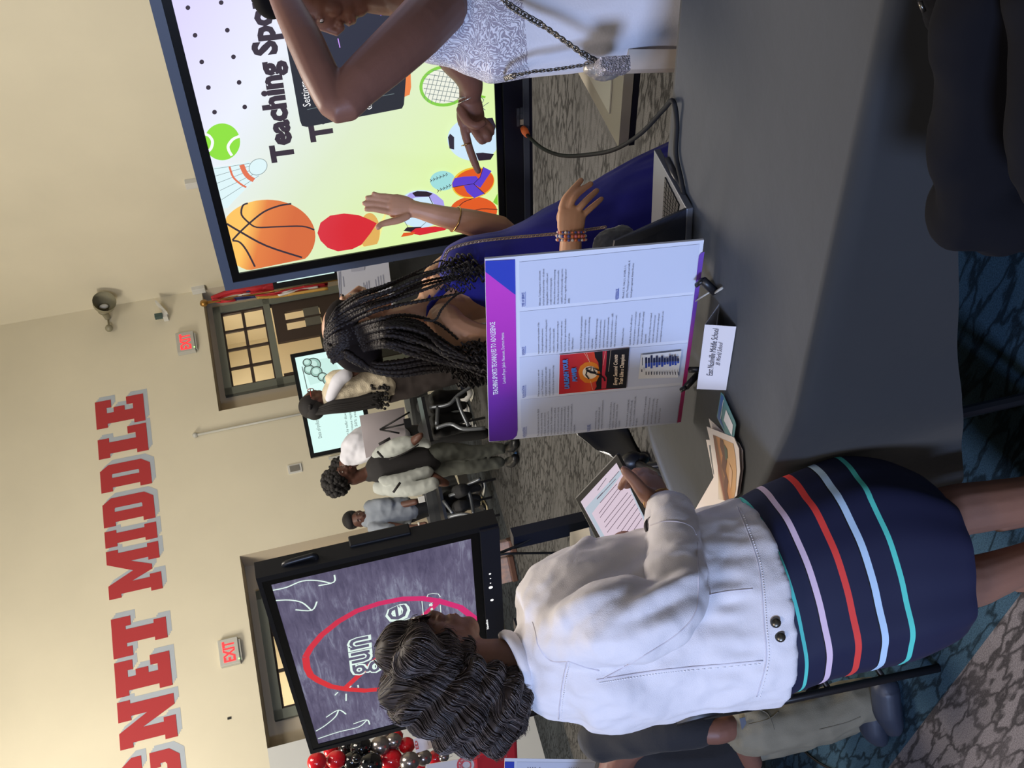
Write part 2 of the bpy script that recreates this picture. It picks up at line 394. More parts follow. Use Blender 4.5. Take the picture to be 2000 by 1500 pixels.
# ------------------------------------------------------------------ wall lettering  GNET MIDDLE in athletic slab capitals
M_RED = mat('red_letter_paint', (168, 44, 48), .6); M_LGREY = mat('grey_letter_shadow', (168, 176, 184), .6)
GL = {  # outlines on a 10 x 14 grid (solid pieces)
 'E': [[(0,0),(10,0),(10,5),(7.2,5),(7.2,3.2),(5.2,3.2),(5.2,5.6),(7,5.6),(7,8.8),(5.2,8.8),(5.2,10.8),(7.2,10.8),(7.2,9.4),(10,9.4),(10,14),(0,14),(0,10.8),(1.4,10.8),(1.4,3.2),(0,3.2)]],
 'L': [[(0,0),(10,0),(10,5.4),(7.4,5.4),(7.4,3.2),(5.4,3.2),(5.4,10.8),(7,10.8),(7,14),(0,14),(0,10.8),(1.4,10.8),(1.4,3.2),(0,3.2)]],
 'I': [[(0,0),(6.2,0),(6.2,3.2),(5,3.2),(5,10.8),(6.2,10.8),(6.2,14),(0,14),(0,10.8),(1.2,10.8),(1.2,3.2),(0,3.2)]],
 'T': [[(2.6,0),(8.4,0),(8.4,3.2),(7.4,3.2),(7.4,10.4),(8.4,10.4),(8.4,9),(11,9),(11,14),(0,14),(0,9),(2.6,9),(2.6,10.4),(3.6,10.4),(3.6,3.2),(2.6,3.2)]],
 'D': [[(0,0),(4.9,0),(4.9,3.2),(1.4,3.2),(0,3.2)],[(1.4,3.2),(4.9,3.2),(4.9,10.8),(1.4,10.8)],[(0,10.8),(1.4,10.8),(4.9,10.8),(4.9,14),(0,14)],[(4.9,0),(8,0),(10,2.4),(6.4,3.4),(6,3.2),(4.9,3.2)],[(10,2.4),(10,11.6),(6.4,10.6),(6.4,3.4)],[(10,11.6),(8,14),(4.9,14),(4.9,10.8),(6,10.8),(6.4,10.6)]],
 'N': [[(0,0),(6,0),(6,3),(4.8,3),(4.8,8.2),(9,0),(12,0),(12,10.8),(13,10.8),(13,14),(7.4,14),(7.4,10.8),(8.6,10.8),(8.6,6.8),(4.4,14),(0,14),(0,10.8),(1.3,10.8),(1.3,3),(0,3)]],
 'M': [[(0,0),(5.6,0),(5.6,3),(4.6,3),(4.6,7.8),(7.2,2.2),(8.8,2.2),(11.4,7.8),(11.4,3),(10.4,3),(10.4,0),(16,0),(16,3),(14.8,3),(14.8,10.8),(16,10.8),(16,14),(11.6,14),(8,7.2),(4.4,14),(0,14),(0,10.8),(1.2,10.8),(1.2,3),(0,3)]],
 'G': [[(2,0),(8,0),(10,2.4),(10,7.2),(5.8,7.2),(5.8,4.8),(6.8,4.8),(6.8,3.6),(6.2,3.2),(4.2,3.2),(3.6,3.8),(3.6,10.2),(4.2,10.8),(6.2,10.8),(6.6,10.4),(6.6,9.2),(10,9.2),(10,11.6),(8,14),(2,14),(0,11.6),(0,2.4)]],
}
# left/right pixel of each letter's foot and the line of tops/feet, read on the wall
LT = [('G',1532,1457),('N',1438,1347),('E',1338,1271),('T',1263,1187),('M',1149,1057),('I',1050,1019),('D',1011,957),('D',944,893),('L',879,826),('E',821,769)]
TOPL = lambda y: 189.3+(y-840)*.0735; BOTL = lambda y: 284.5+(y-820)*.102
for ch, yl, yr in LT:
    root = None
    P = [BACK.co(BOTL(y), y) for y in (yl, yr)]
    zt = .5*(BACK.co(TOPL(yl+21), yl+21)[1]+BACK.co(TOPL(yr+21), yr+21)[1]); zb = .5*(P[0][1]+P[1][1])
    # pixels lean: use the foot column for x
    x0, x1 = P[0][0], P[1][0]; gw = max(p[0] for g_ in GL[ch] for p in g_)
    f = MB(); s = MB()
    for g_ in GL[ch]:
        pp = [(x0+(x1-x0)*a/gw, zb+(zt-zb)*c/14) for a, c in g_]
        f.prism([BACK.pt(a, c, .004) for a, c in pp], WN*.004, M_RED)
        k = 3 if ch != 'D' else 3
        for j in range(1, k+1): s.prism([BACK.pt(a+.022*j, c-.018*j, .001) for a, c in pp], WN*(.0028-.0006*j+.0002), M_LGREY)
    o = f.build('wall_letter'); s.build('drop_shadow', o)
    nm = {'G': 'partly cropped at the left edge of view', 'N': 'left of the E and T', 'T': 'just before the gap between the words', 'M': 'first of the right-hand word', 'I': 'narrowest of the row', 'L': 'just before the final letter'}
    if ch == 'D': ds = 'right after the I' if yl > 990 else 'right before the L'
    elif ch == 'E': ds = 'between the N and the T' if yl > 1000 else 'last of the row, nearest the room corner'
    else: ds = nm[ch]
    tag(o, 'big red wall letter %s, %s' % (ch, ds), 'letter', 'wall lettering')
# ------------------------------------------------------------------ small wall fittings
M_EXITR = mat('exit_red', (255, 40, 45), emit=2.2); M_LGT = mat('grey_white_metal', (180, 178, 168), .5)
def exit_sign(x, y, yl, yr, lab):
    c = BACK.hit(x, y); c0 = BACK.hit(x, yl); c1 = BACK.hit(x, yr); w = (c1-c0).length/2; h = w*.72
    t = thing('exit_sign', c, lab, 'exit sign', 'exit signs on the beige wall')
    b = MB(); b.box(c+WN*.035, WR*w, WN*.035, Vector((0, 0, h)), M_LGT); b.build('housing', t, bevel=.006)
    pl = Plane(c+WN*.071, WR, (0, 0, 1))
    b = MB(); text_on(b, pl, 'EXIT', (-w*.78, -h*.55), (w*.78, -h*.55), hpx=h*1.15, m=M_EXITR, off=.002, bold=.03, pix=False); b.build('exit_letters', t)
    b = MB(); b.box(c+WN*.03-Vector((0, 0, h+.012)), WR*w*.8, WN*.022, Vector((0, 0, .01)), M_LGT); b.ell(pl.pt(-w*.7, -h*.92, 0), (.009,)*3, mat('green_led', (150, 255, 120), emit=3)); b.build('test_lamp', t)
exit_sign(364, 673, 694, 655, 'lit red EXIT sign high on the wall above the double doors')
exit_sign(449, 1276, 1302, 1250, 'lit red EXIT sign on the wall above the chalkboard screen')
M_HORN = mat('grey_beige_enamel', (138, 132, 108), .45)
c = BACK.hit(211, 622); t = thing('horn_loudspeaker', c, 'round grey horn loudspeaker fixed high on the beige wall', 'loudspeaker')
dv = (EYE-c).normalized(); b = MB(); q = c+WN*.22
ax = (WN*.8+Vector((0,-.3,-.35))).normalized()
b.tube([c+WN*.02, q-ax*.04, q+ax*.05, q+ax*.12, q+ax*.2], [.04, .05, .08, .14, .15], M_HORN, n=24, caps=False); b.build('horn_bell', t, smooth=True)
b = MB(); b.ell(q+ax*.06, (.035, .035, .06), M_WHITE); b.tube([q-ax*.05, q+ax*.0], [.07, .07], M_HORN, n=16); b.build('driver', t, smooth=True)
b = MB(); k = BACK.hit(213, 641, .1); b.ell(k, (.05, .06, .05), M_HORN); b.tube([c, k], .012, M_HORN); b.build('mount_joint', t, smooth=True)
c = BACK.hit(322, 622); t = thing('wall_sensor', c, 'small white angled bracket sensor on wall left of room corner', 'sensor')
b = MB(); b.box(c+WN*.05-Vector((0,0,.02)), WR*.05, WN*.05, Vector((0, 0, .03)), M_WHITE); b.build('sensor_base', t)
b = MB(); b.box(c+WN*.1+WR*.1+Vector((0,0,.01)), WR*.11+Vector((0,0,.06)), WN*.05, Vector((0, 0, .012)), M_WHITE); b.build('sensor_arm', t)
b = MB(); b.box(c+WN*.1-WR*.02+Vector((0,0,.06)), WR*.03, WN*.03, Vector((0, 0, .05)), mat('sensor_lens', (60, 80, 76), .3)); b.build('sensor_eye', t)
c = BACK.hit(389, 568); b = MB(); b.box(c+WN*.05, WR*.055, WN*.05, Vector((0, 0, .09)), M_WHITE); tag(b.build('junction_box', bevel=.006), 'white twin junction box in the room corner above the flags', 'junction box')
c = RIGHT.hit(376, 354); b = MB(); b.box(c+RIGHT.n*.04, RIGHT.r*.05, RIGHT.n*.04, Vector((0, 0, .09)), M_WHITE); tag(b.build('wall_sensor', bevel=.006), 'small white sensor on the side wall behind the sports slide screen', 'sensor')
b = MB(); p0 = BACK.hit(381, 850, .03); p1 = BACK.hit(705, 782, .03); p1.x = p0.x; p1.y = p0.y; b.tube([p0, p1], .016, M_LGT, n=8); b.ell(p0, (.035,)*3, M_LGT)
tag(b.build('conduit', smooth=True), 'thin grey conduit running down the wall left of the doors', 'conduit')
b = MB(); p0 = BACK.hit(642, 896, .02); p1 = p0-Vector((0, 0, 1.2)); b.tube([p0+WN*.01, p1+WN*.01], .02, M_LGT, n=6); tag(b.build('conduit'), 'short brownish conduit stub dropping behind the curly-haired youth', 'conduit')
c = BACK.hit(576, 916); t = thing('switch_plate', c, 'grey switch plate with white surround low on the beige wall', 'switch')
b = MB(); b.box(c+WN*.008, WR*.06, WN*.008, Vector((0, 0, .085)), M_WHITE); b.build('plate', t); b = MB(); b.box(c+WN*.018, WR*.04, WN*.006, Vector((0, 0, .06)), mat('grey_switch', (120, 116, 108), .5)); b.build('rocker', t)
c = BACK.hit(448, 1403); b = MB(); b.box(c+WN*.004, WR*.012, WN*.004, Vector((0, 0, .02)), M_BLACK); tag(b.build('wall_hook'), 'tiny dark hook on the wall beneath the red lettering', 'hook')
# ------------------------------------------------------------------ flags on poles in the corner
def flag(nm, pts, Y, lab, kind):
    t = thing('flag', W(700, 585, Y)*1.0, lab, 'flag', 'flags furled in the corner')
    b = MB(); top = W(403, 592 if kind else 590, Y); bot = Vector((top.x, top.y, .1)); b.tube([top, bot], .012, mat('gold_pole', (150, 110, 50), .3, .6)); b.ell(top+Vector((0, 0, .03)), (.04, .04, .05), MATS['gold_pole']); b.build('flag_pole', t, smooth=True)
    b = MB(); n = 34
    for k, (pa, pb, m) in enumerate(pts):
        A = spline([W(x, y, Y+.06*sin(i*2.1+k)) for i, (x, y) in enumerate(pa)], 5); B_ = spline([W(x, y, Y+.05*cos(i*1.7+k)) for i, (x, y) in enumerate(pb)], 5)
        L = min(len(A), len(B_)); vs = []
        for i in range(L):
            for j in range(5):
                q = j/4; vs.append(A[i].lerp(B_[i], q)+Vector((0, -.035*sin(q*pi*2+k), 0)))
        b.add(vs, [[i*5+j, i*5+j+1, (i+1)*5+j+1, (i+1)*5+j] for i in range(L-1) for j in range(4)], m)
    o = b.build('flag_cloth', t, smooth=True); sd = o.modifiers.new('thick', 'SOLIDIFY'); sd.thickness = .012
FR = mat('flag_red', (176, 30, 38), .7); FB = mat('flag_blue', (36, 44, 92), .7); FWh = mat('flag_white', (214, 208, 200), .7); FG = mat('gold_fringe', (184, 140, 60), .6)
YF = 13.6
flag('a', [([(412,580),(450,566),(490,560),(535,552)], [(415,590),(455,576),(495,572),(535,562)], FR), ([(470,568),(505,560),(535,553)], [(480,578),(510,572),(537,574)], FR), ([(462,578),(475,574),(490,572)], [(462,584),(478,582),(492,580)], FWh), ([(478,568),(486,567),(496,566)], [(470,582),(484,582),(496,580)], FB)], YF, 'red state flag with a blue and white centre furled beside the doors', 0)
flag('b', [([(414,583),(430,586),(445,588),(460,585)], [(415,590),(430,592),(446,590),(462,588)], FR), ([(445,583),(470,580),(498,578)], [(455,588),(475,586),(500,582)], FB), ([(498,576),(535,572),(575,562),(640,552)], [(500,579),(540,577),(580,570),(640,560)], FR), ([(535,573),(560,568),(585,560),(620,556)], [(545,578),(565,573),(590,568),(622,563)], FWh), ([(590,558),(610,556),(634,553)], [(592,560),(612,560),(636,558)], FR), ([(500,580),(540,577.5),(580,571),(640,561)], [(502,582),(542,579.5),(582,573),(641,564)], FG)], YF-.25, 'striped national flag with gold fringe furled beside the doors', 1)
# ================================================================== big screens on wheeled stands
SR = Vector((cos(radians(-43.3)), sin(radians(-43.3)), 0)); UP = Vector((0, 0, 1))
def gradmat(name, p0, p1, cols, emit=0, rough=.5, nz=0):
    m = bpy.data.materials.new(name); m.use_nodes = True; nt = m.node_tree; b = nt.nodes['Principled BSDF']; b.inputs['Roughness'].default_value = rough
    g = nt.nodes.new('ShaderNodeTexCoord'); v = nt.nodes.new('ShaderNodeVectorMath'); v.operation = 'SUBTRACT'; v.inputs[1].default_value = p0
    nt.links.new(g.outputs['Object'], v.inputs[0]); d = nt.nodes.new('ShaderNodeVectorMath'); d.operation = 'DOT_PRODUCT'
    w = Vector(p1)-Vector(p0); d.inputs[1].default_value = w/w.length_squared; nt.links.new(v.outputs[0], d.inputs[0])
    r = nt.nodes.new('ShaderNodeValToRGB'); nt.links.new(d.outputs['Value'], r.inputs[0]); cr = r.color_ramp
    cr.elements[0].position = cols[0][0]; cr.elements[0].color = lin(cols[0][1])+[1]; cr.elements[1].position = cols[-1][0]; cr.elements[1].color = lin(cols[-1][1])+[1]
    for p, c in cols[1:-1]: cr.elements.new(p).color = lin(c)+[1]
    if emit: b.inputs['Base Color'].default_value = (.02, .02, .02, 1); nt.links.new(r.outputs[0], b.inputs['Emission Color']); b.inputs['Emission Strength'].default_value = emit
    else: nt.links.new(r.outputs[0], b.inputs['Base Color'])
    return m
M_BEZ = mat('slate_bezel', (78, 86, 100), .45); M_BLK = mat('gloss_black_bezel', (10, 11, 12), .25)
M_STAND = mat('navy_black_steel', (22, 27, 42), .4)
LAYER = [0]
class Art:                                   # flat picture content, each shape a hair above the last
    def __init__(s, pl, base=.001): s.pl = pl; s.mb = MB(); s.z = base
    def fill(s, pts, m, step=.00025):
        s.z += step; s.mb.poly([s.pl.hit(x, y, s.z) for x, y in pts], m)
    def line(s, pts, wpx, m, Y=3.3, k=0):
        s.z += .0002; stroke(s.mb, s.pl, sp2(pts, k) if k else pts, wpx*mpp(Y), m, s.z)
    def oval(s, c, a, b_, m, n=40, rot=0):   # pixel ellipse, half axes a (x) and b (y)
        s.fill(ovalpts(c, a, b_, n, rot), m)
    def text(s, t, p0, p1, hpx, m, Y=3.3, bold=0, shear=0):
        s.z += .0002; text_on(s.mb, s.pl, t, p0, p1, hpx*mpp(Y), m, s.z, bold, shear)
def ovalpts(c, a, b_, n=40, rot=0):
    r = radians(rot); return [(c[0]+a*cos(2*pi*i/n)*cos(r)-b_*sin(2*pi*i/n)*sin(r), c[1]+a*cos(2*pi*i/n)*sin(r)+b_*sin(2*pi*i/n)*cos(r)) for i in range(n)]
def clipx(pts, f): return [p for p in pts if f(p)]
E1 = 1.0
def em(nm, c, k=1.0): return mat(nm, c, emit=k*E1)
# ---- right-hand screen
OA = Wd(440, 565, 3.45); PA = Plane(OA, SR, UP)
def A(x, y): return PA.co(x, y)
hA = -A(1038, 436)[1]; wA = 1.74
tA = thing('touch_screen_display', PA.pt(wA/2, -hA, -.05)*1.0, 'large touch screen showing a colourful sports slide on a wheeled stand', 'screen')
sx0 = A(467, 532)[0]; sy0 = A(467, 532)[1]; sy1 = A(974, 428)[1]; sx1 = wA-sx0
gx0 = A(455, 549)[0]; gy0 = A(455, 549)[1]; gy1 = A(985, 430)[1]-.004
def frame(mb, pl, x0, y0, x1, y1, X0_, Y0, X1, Y1, m, off0, th):   # ring between inner x0.. and outer X0..
    for (a, b_, c, d) in ((X0_, y1, x0, y0), (x1, y1, X1, y0), (X0_, y0, X1, Y0), (X0_, Y1, X1, y1)):
        lo = [pl.pt(a, b_, off0), pl.pt(c, b_, off0), pl.pt(c, d, off0), pl.pt(a, d, off0)]; mb.prism(lo, pl.n*th, m)
b = MB(); frame(b, PA, gx0, gy1, wA-gx0, gy0, 0, -hA, wA, 0, M_BEZ, -.035, .045); b.prism([PA.pt(0, -hA, -.08), PA.pt(wA, -hA, -.08), PA.pt(wA, 0, -.08), PA.pt(0, 0, -.08)], PA.n*.045, M_BEZ); b.build('casing', tA)
b = MB(); frame(b, PA, sx0, sy1, sx1, sy0, gx0, gy1, wA-gx0, gy0, M_BLK, -.005, .012); b.build('inner_bezel', tA)
b = MB(); b.prism([PA.pt(.0, -hA, 0), PA.pt(wA, -hA, 0), PA.pt(wA, gy1, 0), PA.pt(0, gy1, 0)], PA.n*.022, mat('dark_slate', (26, 28, 38), .4)); b.prism([PA.pt(.0, -hA+.012, 0), PA.pt(wA, -hA+.012, 0), PA.pt(wA, -hA+.03, 0), PA.pt(0, -hA+.03, 0)], PA.n*.03, M_BEZ)
for y in (222, 236): b.box(PA.hit(1012, y, .024), SR*.018, PA.n*.002, UP*.004, M_BEZ)
for y in (215, 226, 238): b.box(PA.hit(1020, y, .024), SR*.009, PA.n*.002, UP*.007, M_LGT if y == 238 else M_BEZ)
b.build('control_bar', tA)
bg = gradmat('slide_background', PA.hit(340, 60), PA.hit(960, 430), [(0, (222, 215, 255)), (.22, (236, 240, 252)), (.5, (222, 236, 200)), (.8, (222, 246, 170)), (1, (220, 248, 165))], emit=1.0)
art = Art(PA)
art.mb.poly([PA.pt(sx0, sy1, .001), PA.pt(sx1, sy1, .001), PA.pt(sx1, sy0, .001), PA.pt(sx0, sy0, .001)], bg)
INK = em('slide_ink', (44, 26, 34)); WHI = em('slide_white', (250, 250, 250)); ORA = em('ball_orange', (226, 120, 46)); ORH = em('ball_highlight', (255, 200, 90)); 
for x, y in [(367,15),(432,5),(381,69),(444,59),(394,121),(456,111),(407,171),(467,161),(419,219),(478,209)]: art.oval((x, y), 4.6, 4.6, INK, 16)
edge = lambda x, y: (x-331)*(532-16)-(y-16)*(467-331)             # >0 : inside the picture's top edge
def inside(pts, margin=0): 
    out = []
    for x, y in pts:
        xe = 331+(y-16)*(467-331)/(532-16)+margin
        out.append((max(x, xe), y))
    return out
def lefts(pts):                              # keep clear of the picture's left edge
    return [(x, min(y, 532-(x-467)*(532-428)/(974-467))) for x, y in pts]
def bots(pts): return [(min(x, 973-(430-y)*.025), y) for x, y in pts]
GRN = em('tennis_green', (140, 224, 40))
art.fill(inside(ovalpts((434, 277), 35, 36)), GRN); art.line([(399,262),(408,265),(415,276),(412,290),(404,297)], 5, WHI, k=4); art.line([(468,266),(455,272),(446,284),(447,294),(453,304)], 5, WHI, k=4)
FEA = em('shuttle_white', (222, 244, 246)); GLN = em('grey_line', (110, 125, 125)); RNG = em('shuttle_ring', (226, 112, 70))
art.fill(inside([(417,327),(472,320),(486,314),(510,340),(500,350),(483,366),(455,394),(445,406),(436,407),(420,380)]), FEA)
for a, c in (((418,330),(488,319)), ((420,344),(492,323)), ((424,358),(496,330)), ((430,372),(502,337)), ((433,390),(506,343))): art.line([a, c], .8, GLN)
art.line([(448,325),(455,345),(468,358),(481,366)], 3.6, RNG, k=4); art.line([(472,322),(478,336),(486,346),(496,352)], 9, RNG, k=4)
art.oval((504, 326), 19, 15.5, GLN, rot=-30); art.oval((504, 326), 18, 14.5, FEA, rot=-30)
# big basketball
ball = ovalpts((522, 462), 94, 72, 56)
BO = gradmat('basketball_face', PA.hit(475, 468), PA.hit(560, 480), [(0, (255, 196, 90)), (.35, (228, 126, 54)), (1, (214, 104, 44))], emit=1.0)
art.fill(lefts(inside(ball)), BO)
art.line([(443,437),(468,452),(520,480),(590,503)], 4, INK, k=4); art.line([(454,469),(470,452),(487,436)], 3.6, INK, k=3); art.line([(487,436),(472,420),(474,402),(484,397)], 3.4, INK, k=4); art.line([(487,436),(515,414),(545,402),(569,398)], 3.6, INK, k=4)
art.line([(487,436),(502,444),(540,443),(590,442),(614,449)], 3.2, INK, k=4); art.line([(454,470),(468,473),(482,490),(498,521)], 3.6, INK, k=4)
# table-tennis bat, footballs, volleyball, baseball, racket
RED = em('bat_red', (216, 40, 52)); YEL = em('bat_wood', (226, 176, 92)); YLW = em('pale_yellow', (246, 240, 150)); LAV = em('ball_lavender', (170, 160, 236)); BLK = em('ball_black', (36, 24, 40)); BLU = em('ball_pale_blue', (206, 232, 250)); VIO = em('ball_violet', (92, 64, 206)); ORR = em('ball_red_orange', (226, 92, 36)); AQU = em('ball_aqua', (160, 222, 222)); CRM = em('strings_cream', (238, 240, 224)); LIM = em('racket_green', (132, 206, 60)); MAR = em('dark_maroon', (110, 20, 40))
art.fill(lefts([(700,492),(745,430),(760,400),(740,470),(720,490)]), YLW)
art.fill(lefts(ovalpts((722, 452), 20, 36)), YEL)
art.fill(lefts([(620,455),(626,435),(645,421),(672,417),(700,420),(720,428),(736,436),(724,455),(706,478),(688,487),(660,491),(640,484),(626,470)]), RED)
art.oval((822, 408), 46, 37, BLU); art.fill([(790,388),(800,378),(815,373),(835,374),(852,380),(866,392),(868,402),(850,402),(838,384),(810,386),(800,392)], LAV)
art.fill([(805,377),(815,373),(833,374),(845,378),(838,384),(811,384)], BLK); art.line([(838,384),(846,400)], 1.4, INK)
art.fill(lefts([(795,444),(822,443),(826,449),(812,454),(788,451)]), BLK); art.line([(797,444),(790,432)], 1.2, GLN); art.line([(822,443),(832,434)], 1.2, GLN)
art.fill(lefts([(800,455),(812,446),(850,442),(875,446),(868,455),(820,461)]), RED); art.fill(lefts([(783,463),(788,455),(812,453),(806,459)]), ORR)
art.fill(bots(lefts(ovalpts((925, 412), 46, 28))), ORR); art.line([(893,408),(905,395),(926,387)], 1.5, INK, k=3); art.line([(920,413),(940,408),(972,409)], 1.5, INK, k=3)
art.fill(bots([(963,395),(968,385),(974,378),(974,404),(972,401)]), LIM)
art.oval((865, 353), 25, 19, AQU); 
for a, c in (((841,353),(872,341)), ((855,373),(884,360))):
    art.line([a, ((a[0]+c[0])/2, (a[1]+c[1])/2), c], .8, INK)
    for i in range(6):
        q = i/5; x = a[0]+(c[0]-a[0])*q; y = a[1]+(c[1]-a[1])*q; art.line([(x-1, y-3), (x+2, y), (x-1, y+3)], 1.1, INK)
YLB = em('volley_yellow', (240, 190, 50))
art.oval((924, 357), 42, 30, YLB, rot=-12); art.oval((925, 357), 40, 27, ORR, rot=-14)
art.fill([(883,358),(888,348),(905,345),(930,344),(936,351),(925,359),(905,362),(884,366)], VIO); art.fill([(925,359),(936,348),(942,335),(944,326),(960,334),(948,352),(938,367)], VIO); art.fill([(906,363),(925,359),(947,378),(926,387),(912,375)], VIO)
art.line([(884,366),(905,362),(925,359),(947,379)], 1.2, INK); art.line([(925,359),(938,346),(944,326)], 1.2, INK)
art.fill(bots(ovalpts((925, 272), 51, 42, 50)), BLU); art.fill([(875,268),(879,261),(887,268),(887,292),(878,290)], BLK); art.fill([(929,299),(943,298),(965,301),(958,312),(935,314)], BLK); art.fill(bots([(940,232),(962,230),(970,246),(966,255),(945,252)]), BLK); art.fill([(893,228),(900,220),(908,222),(905,232)], BLK)
art.oval((868, 168), 49, 40, LIM, rot=-8); art.oval((868, 168), 43, 34, CRM, rot=-8)
for i in range(-4, 5):
    q = i*8.6; hgt = 33*sqrt(max(0, 1-(q/43)**2)); art.line([(868+q-hgt*.28, 168+hgt-q*.14), (868+q+hgt*.28, 168-hgt-q*.14)], 1.0, GLN)
for i in range(-3, 4):
    q = i*9.4; hgt = 42*sqrt(max(0, 1-(q/34)**2)); art.line([(868-hgt, 168+q-hgt*.12), (868+hgt*.9, 168+q+hgt*.14)], 1.0, GLN)
art.line([(905,190),(925,186),(948,190)], 4, LIM, k=3)
for p in ([(920,196),(932,188),(945,195),(938,206),(948,215)], [(935,215),(946,206),(955,200)]): art.line(p, 1.3, GLN, k=3)
art.fill([(742,110),(790,105),(801,112),(803,170),(800,185),(788,190),(770,192),(742,160)], em('tab_orange', (238, 130, 56)))
art.text('Teaching Sports', (574, 313), (516, -55), 39, INK, bold=.05)
art.text('Techniques', (650, 272), (611, 22), 39, INK, bold=.05)
# dark settings panel over the slide
PNL = em('menu_black', (20, 20, 22)); 
art.fill([(555,62),(562,45),(784,-140),(800,-140),(796,110),(789,204),(785,212),(600,248),(590,246),(586,236)], PNL)
art.fill([(610,-40),(760,-60),(768,120),(640,150)], em('menu_navy', (24, 24, 40)))
art.text('Settings', (607, 207), (600, 158), 14, WHI); art.line([(600,214),(633,207)], 1, GLN); art.line([(732,190),(770,183)], 1, GLN)
art.line([(715,-30),(745,30)], 3, em('menu_violet', (150, 110, 250))); art.line([(660,75),(664,93)], 1.6, em('menu_violet2', (200, 150, 250)))
art.line(ovalpts((721, 208), 5, 5, 16), 1.4, WHI); art.text('i', (724, 209), (723.5, 207), 5, WHI)
art.mb.build('slide_picture', tA, fix=False)
# stand
b = MB()
for s_ in (.565, 1.30):
    c = PA.pt(s_, 0, -.10); b.prism([c+SR*-.04+UP*(-.15), c+SR*.04+UP*(-.15), c+SR*.04-UP*(OA.z-.08), c-SR*.04-UP*(OA.z-.08)], -PA.n*.06, M_STAND)
    b2 = c - UP*(OA.z-.06); b.box(b2+PA.n*.05, SR*.035, PA.n*.42, UP*.03, M_BLACKM)
b.box(PA.pt(.93, 0, -.12)-UP*(OA.z-.62), SR*.38, PA.n*.02, UP*.04, M_STAND); b.build('stand_frame', tA)
for s_ in (.565, 1.30):
    for q in (-.32, .42):
        b = MB(); c = PA.pt(s_, 0, -.10)+PA.n*q; c.z = .03; b.tube([c-SR*.02, c+SR*.02], .03, M_BLACK, n=16); b.build('caster', tA)
zs = .60
TR_ = [Wz(1208, 288, zs), Wz(1225, 60, zs), Wz(1120, -30, zs), Wz(1128, 140, zs)]
b = MB(); b.prism(TR_, (0, 0, -.03), mat('beige_grey_tray', (150, 144, 132), .5)); 
c0 = sum(TR_, Vector())/4; b.prism([c0.lerp(p, .62)+Vector((0, 0, .001)) for p in TR_], (0, 0, .004), M_LGT)
b.prism([TR_[0]-UP*.032, TR_[1]-UP*.032, TR_[1]-UP*.05+PA.n*.0, TR_[0]-UP*.05], -PA.n*.02, M_BLACKM); b.build('device_tray', tA)
# ---- left-hand chalkboard screen
OB = Wd(606, 1470, 5.72); 
PB = Plane(Wd(498, 1127, 4.6), SR, UP)
oTL = PB.co(606, 1470); wB = -oTL[0]
PB = Plane(PB.hit(606, 1470), SR, UP)
hB = -PB.co(972, 1026)[1]
tB = thing('touch_screen_display', PB.pt(wB/2, -hB, -.05), 'large touch screen showing a chalkboard slide with a red crossed circle', 'screen')
s0 = PB.co(622, 1452); s1 = PB.co(530, 1142); s2 = PB.co(919, 1048); x0, x1 = s0[0], (s1[0]+s2[0])/2; y0 = (s0[1]+s1[1])/2; y1 = s2[1]
gy = PB.co(935, 1030)[1]
b = MB(); frame(b, PB, x0-.035, gy, x1+.035, y0+.035, 0, -hB, wB, 0, M_BLACK, -.035, .045); b.prism([PB.pt(0, -hB, -.08), PB.pt(wB, -hB, -.08), PB.pt(wB, 0, -.08), PB.pt(0, 0, -.08)], PB.n*.045, M_BLACK); b.build('casing', tB)
b = MB(); frame(b, PB, x0, y1, x1, y0, x0-.035, gy, x1+.035, y0+.035, M_BLK, -.005, .012); b.build('inner_bezel', tB)
b = MB(); b.prism([PB.pt(.01, -hB, 0), PB.pt(wB-.01, -hB, 0), PB.pt(wB-.01, gy, 0), PB.pt(.01, gy, 0)], PB.n*.03, mat('dark_slate', (30, 34, 48), .4))
LED = em('led_white', (255, 255, 255), 1.5)
for x, y, r in ((957,1121,2.2),(958,1130,1.3),(958,1139,1.3),(958.5,1147.5,4),(961,1172,3.2)): b.disc(PB.hit(x, y, .031), SR*r*mpp(5), UP*r*mpp(5), LED, 12)
text_on(b, PB, 'Newline', (955, 1228), (952.5, 1210), .012, LED, .031); b.build('control_bar', tB)
CH = bpy.data.materials.new('chalkboard_picture'); CH.use_nodes = True; nt = CH.node_tree; bs = nt.nodes['Principled BSDF']; bs.inputs['Base Color'].default_value = (.02, .02, .02, 1); bs.inputs['Emission Strength'].default_value = 1.0
tc = N('ShaderNodeTexCoord'); mp = N('ShaderNodeMapping'); mp.inputs['Rotation'].default_value = (.6, .3, .6); mp.inputs['Scale'].default_value = (3, 1.2, 14); LK(tc.outputs['Object'], mp.inputs[0])
n1 = N('ShaderNodeTexNoise', Scale=2.6, Detail=12.0, Roughness=.75, Distortion=.8); LK(mp.outputs[0], n1.inputs['Vector'])
n2 = N('ShaderNodeTexNoise', Scale=1.9, Detail=3.0); LK(tc.outputs['Object'], n2.inputs['Vector'])
mx = N('ShaderNodeMath', operation='MULTIPLY'); LK(n1.outputs[0], mx.inputs[0]); LK(n2.outputs[0], mx.inputs[1])
r = N('ShaderNodeValToRGB'); LK(mx.outputs[0], r.inputs[0]); r.color_ramp.elements[0].position = .16; r.color_ramp.elements[0].color = lin((72, 66, 92))+[1]; r.color_ramp.elements[1].position = .46; r.color_ramp.elements[1].color = lin((164, 170, 190))+[1]; r.color_ramp.elements.new(.27).color = lin((98, 92, 118))+[1]
LK(r.outputs[0], bs.inputs['Emission Color'])
art = Art(PB); art.mb.poly([PB.pt(x0, y1, .001), PB.pt(x1, y1, .001), PB.pt(x1, y0, .001), PB.pt(x0, y0, .001)], CH)
z7 = lambda L: [(560+a/5.556, 1150+c/5.556) for a, c in L]
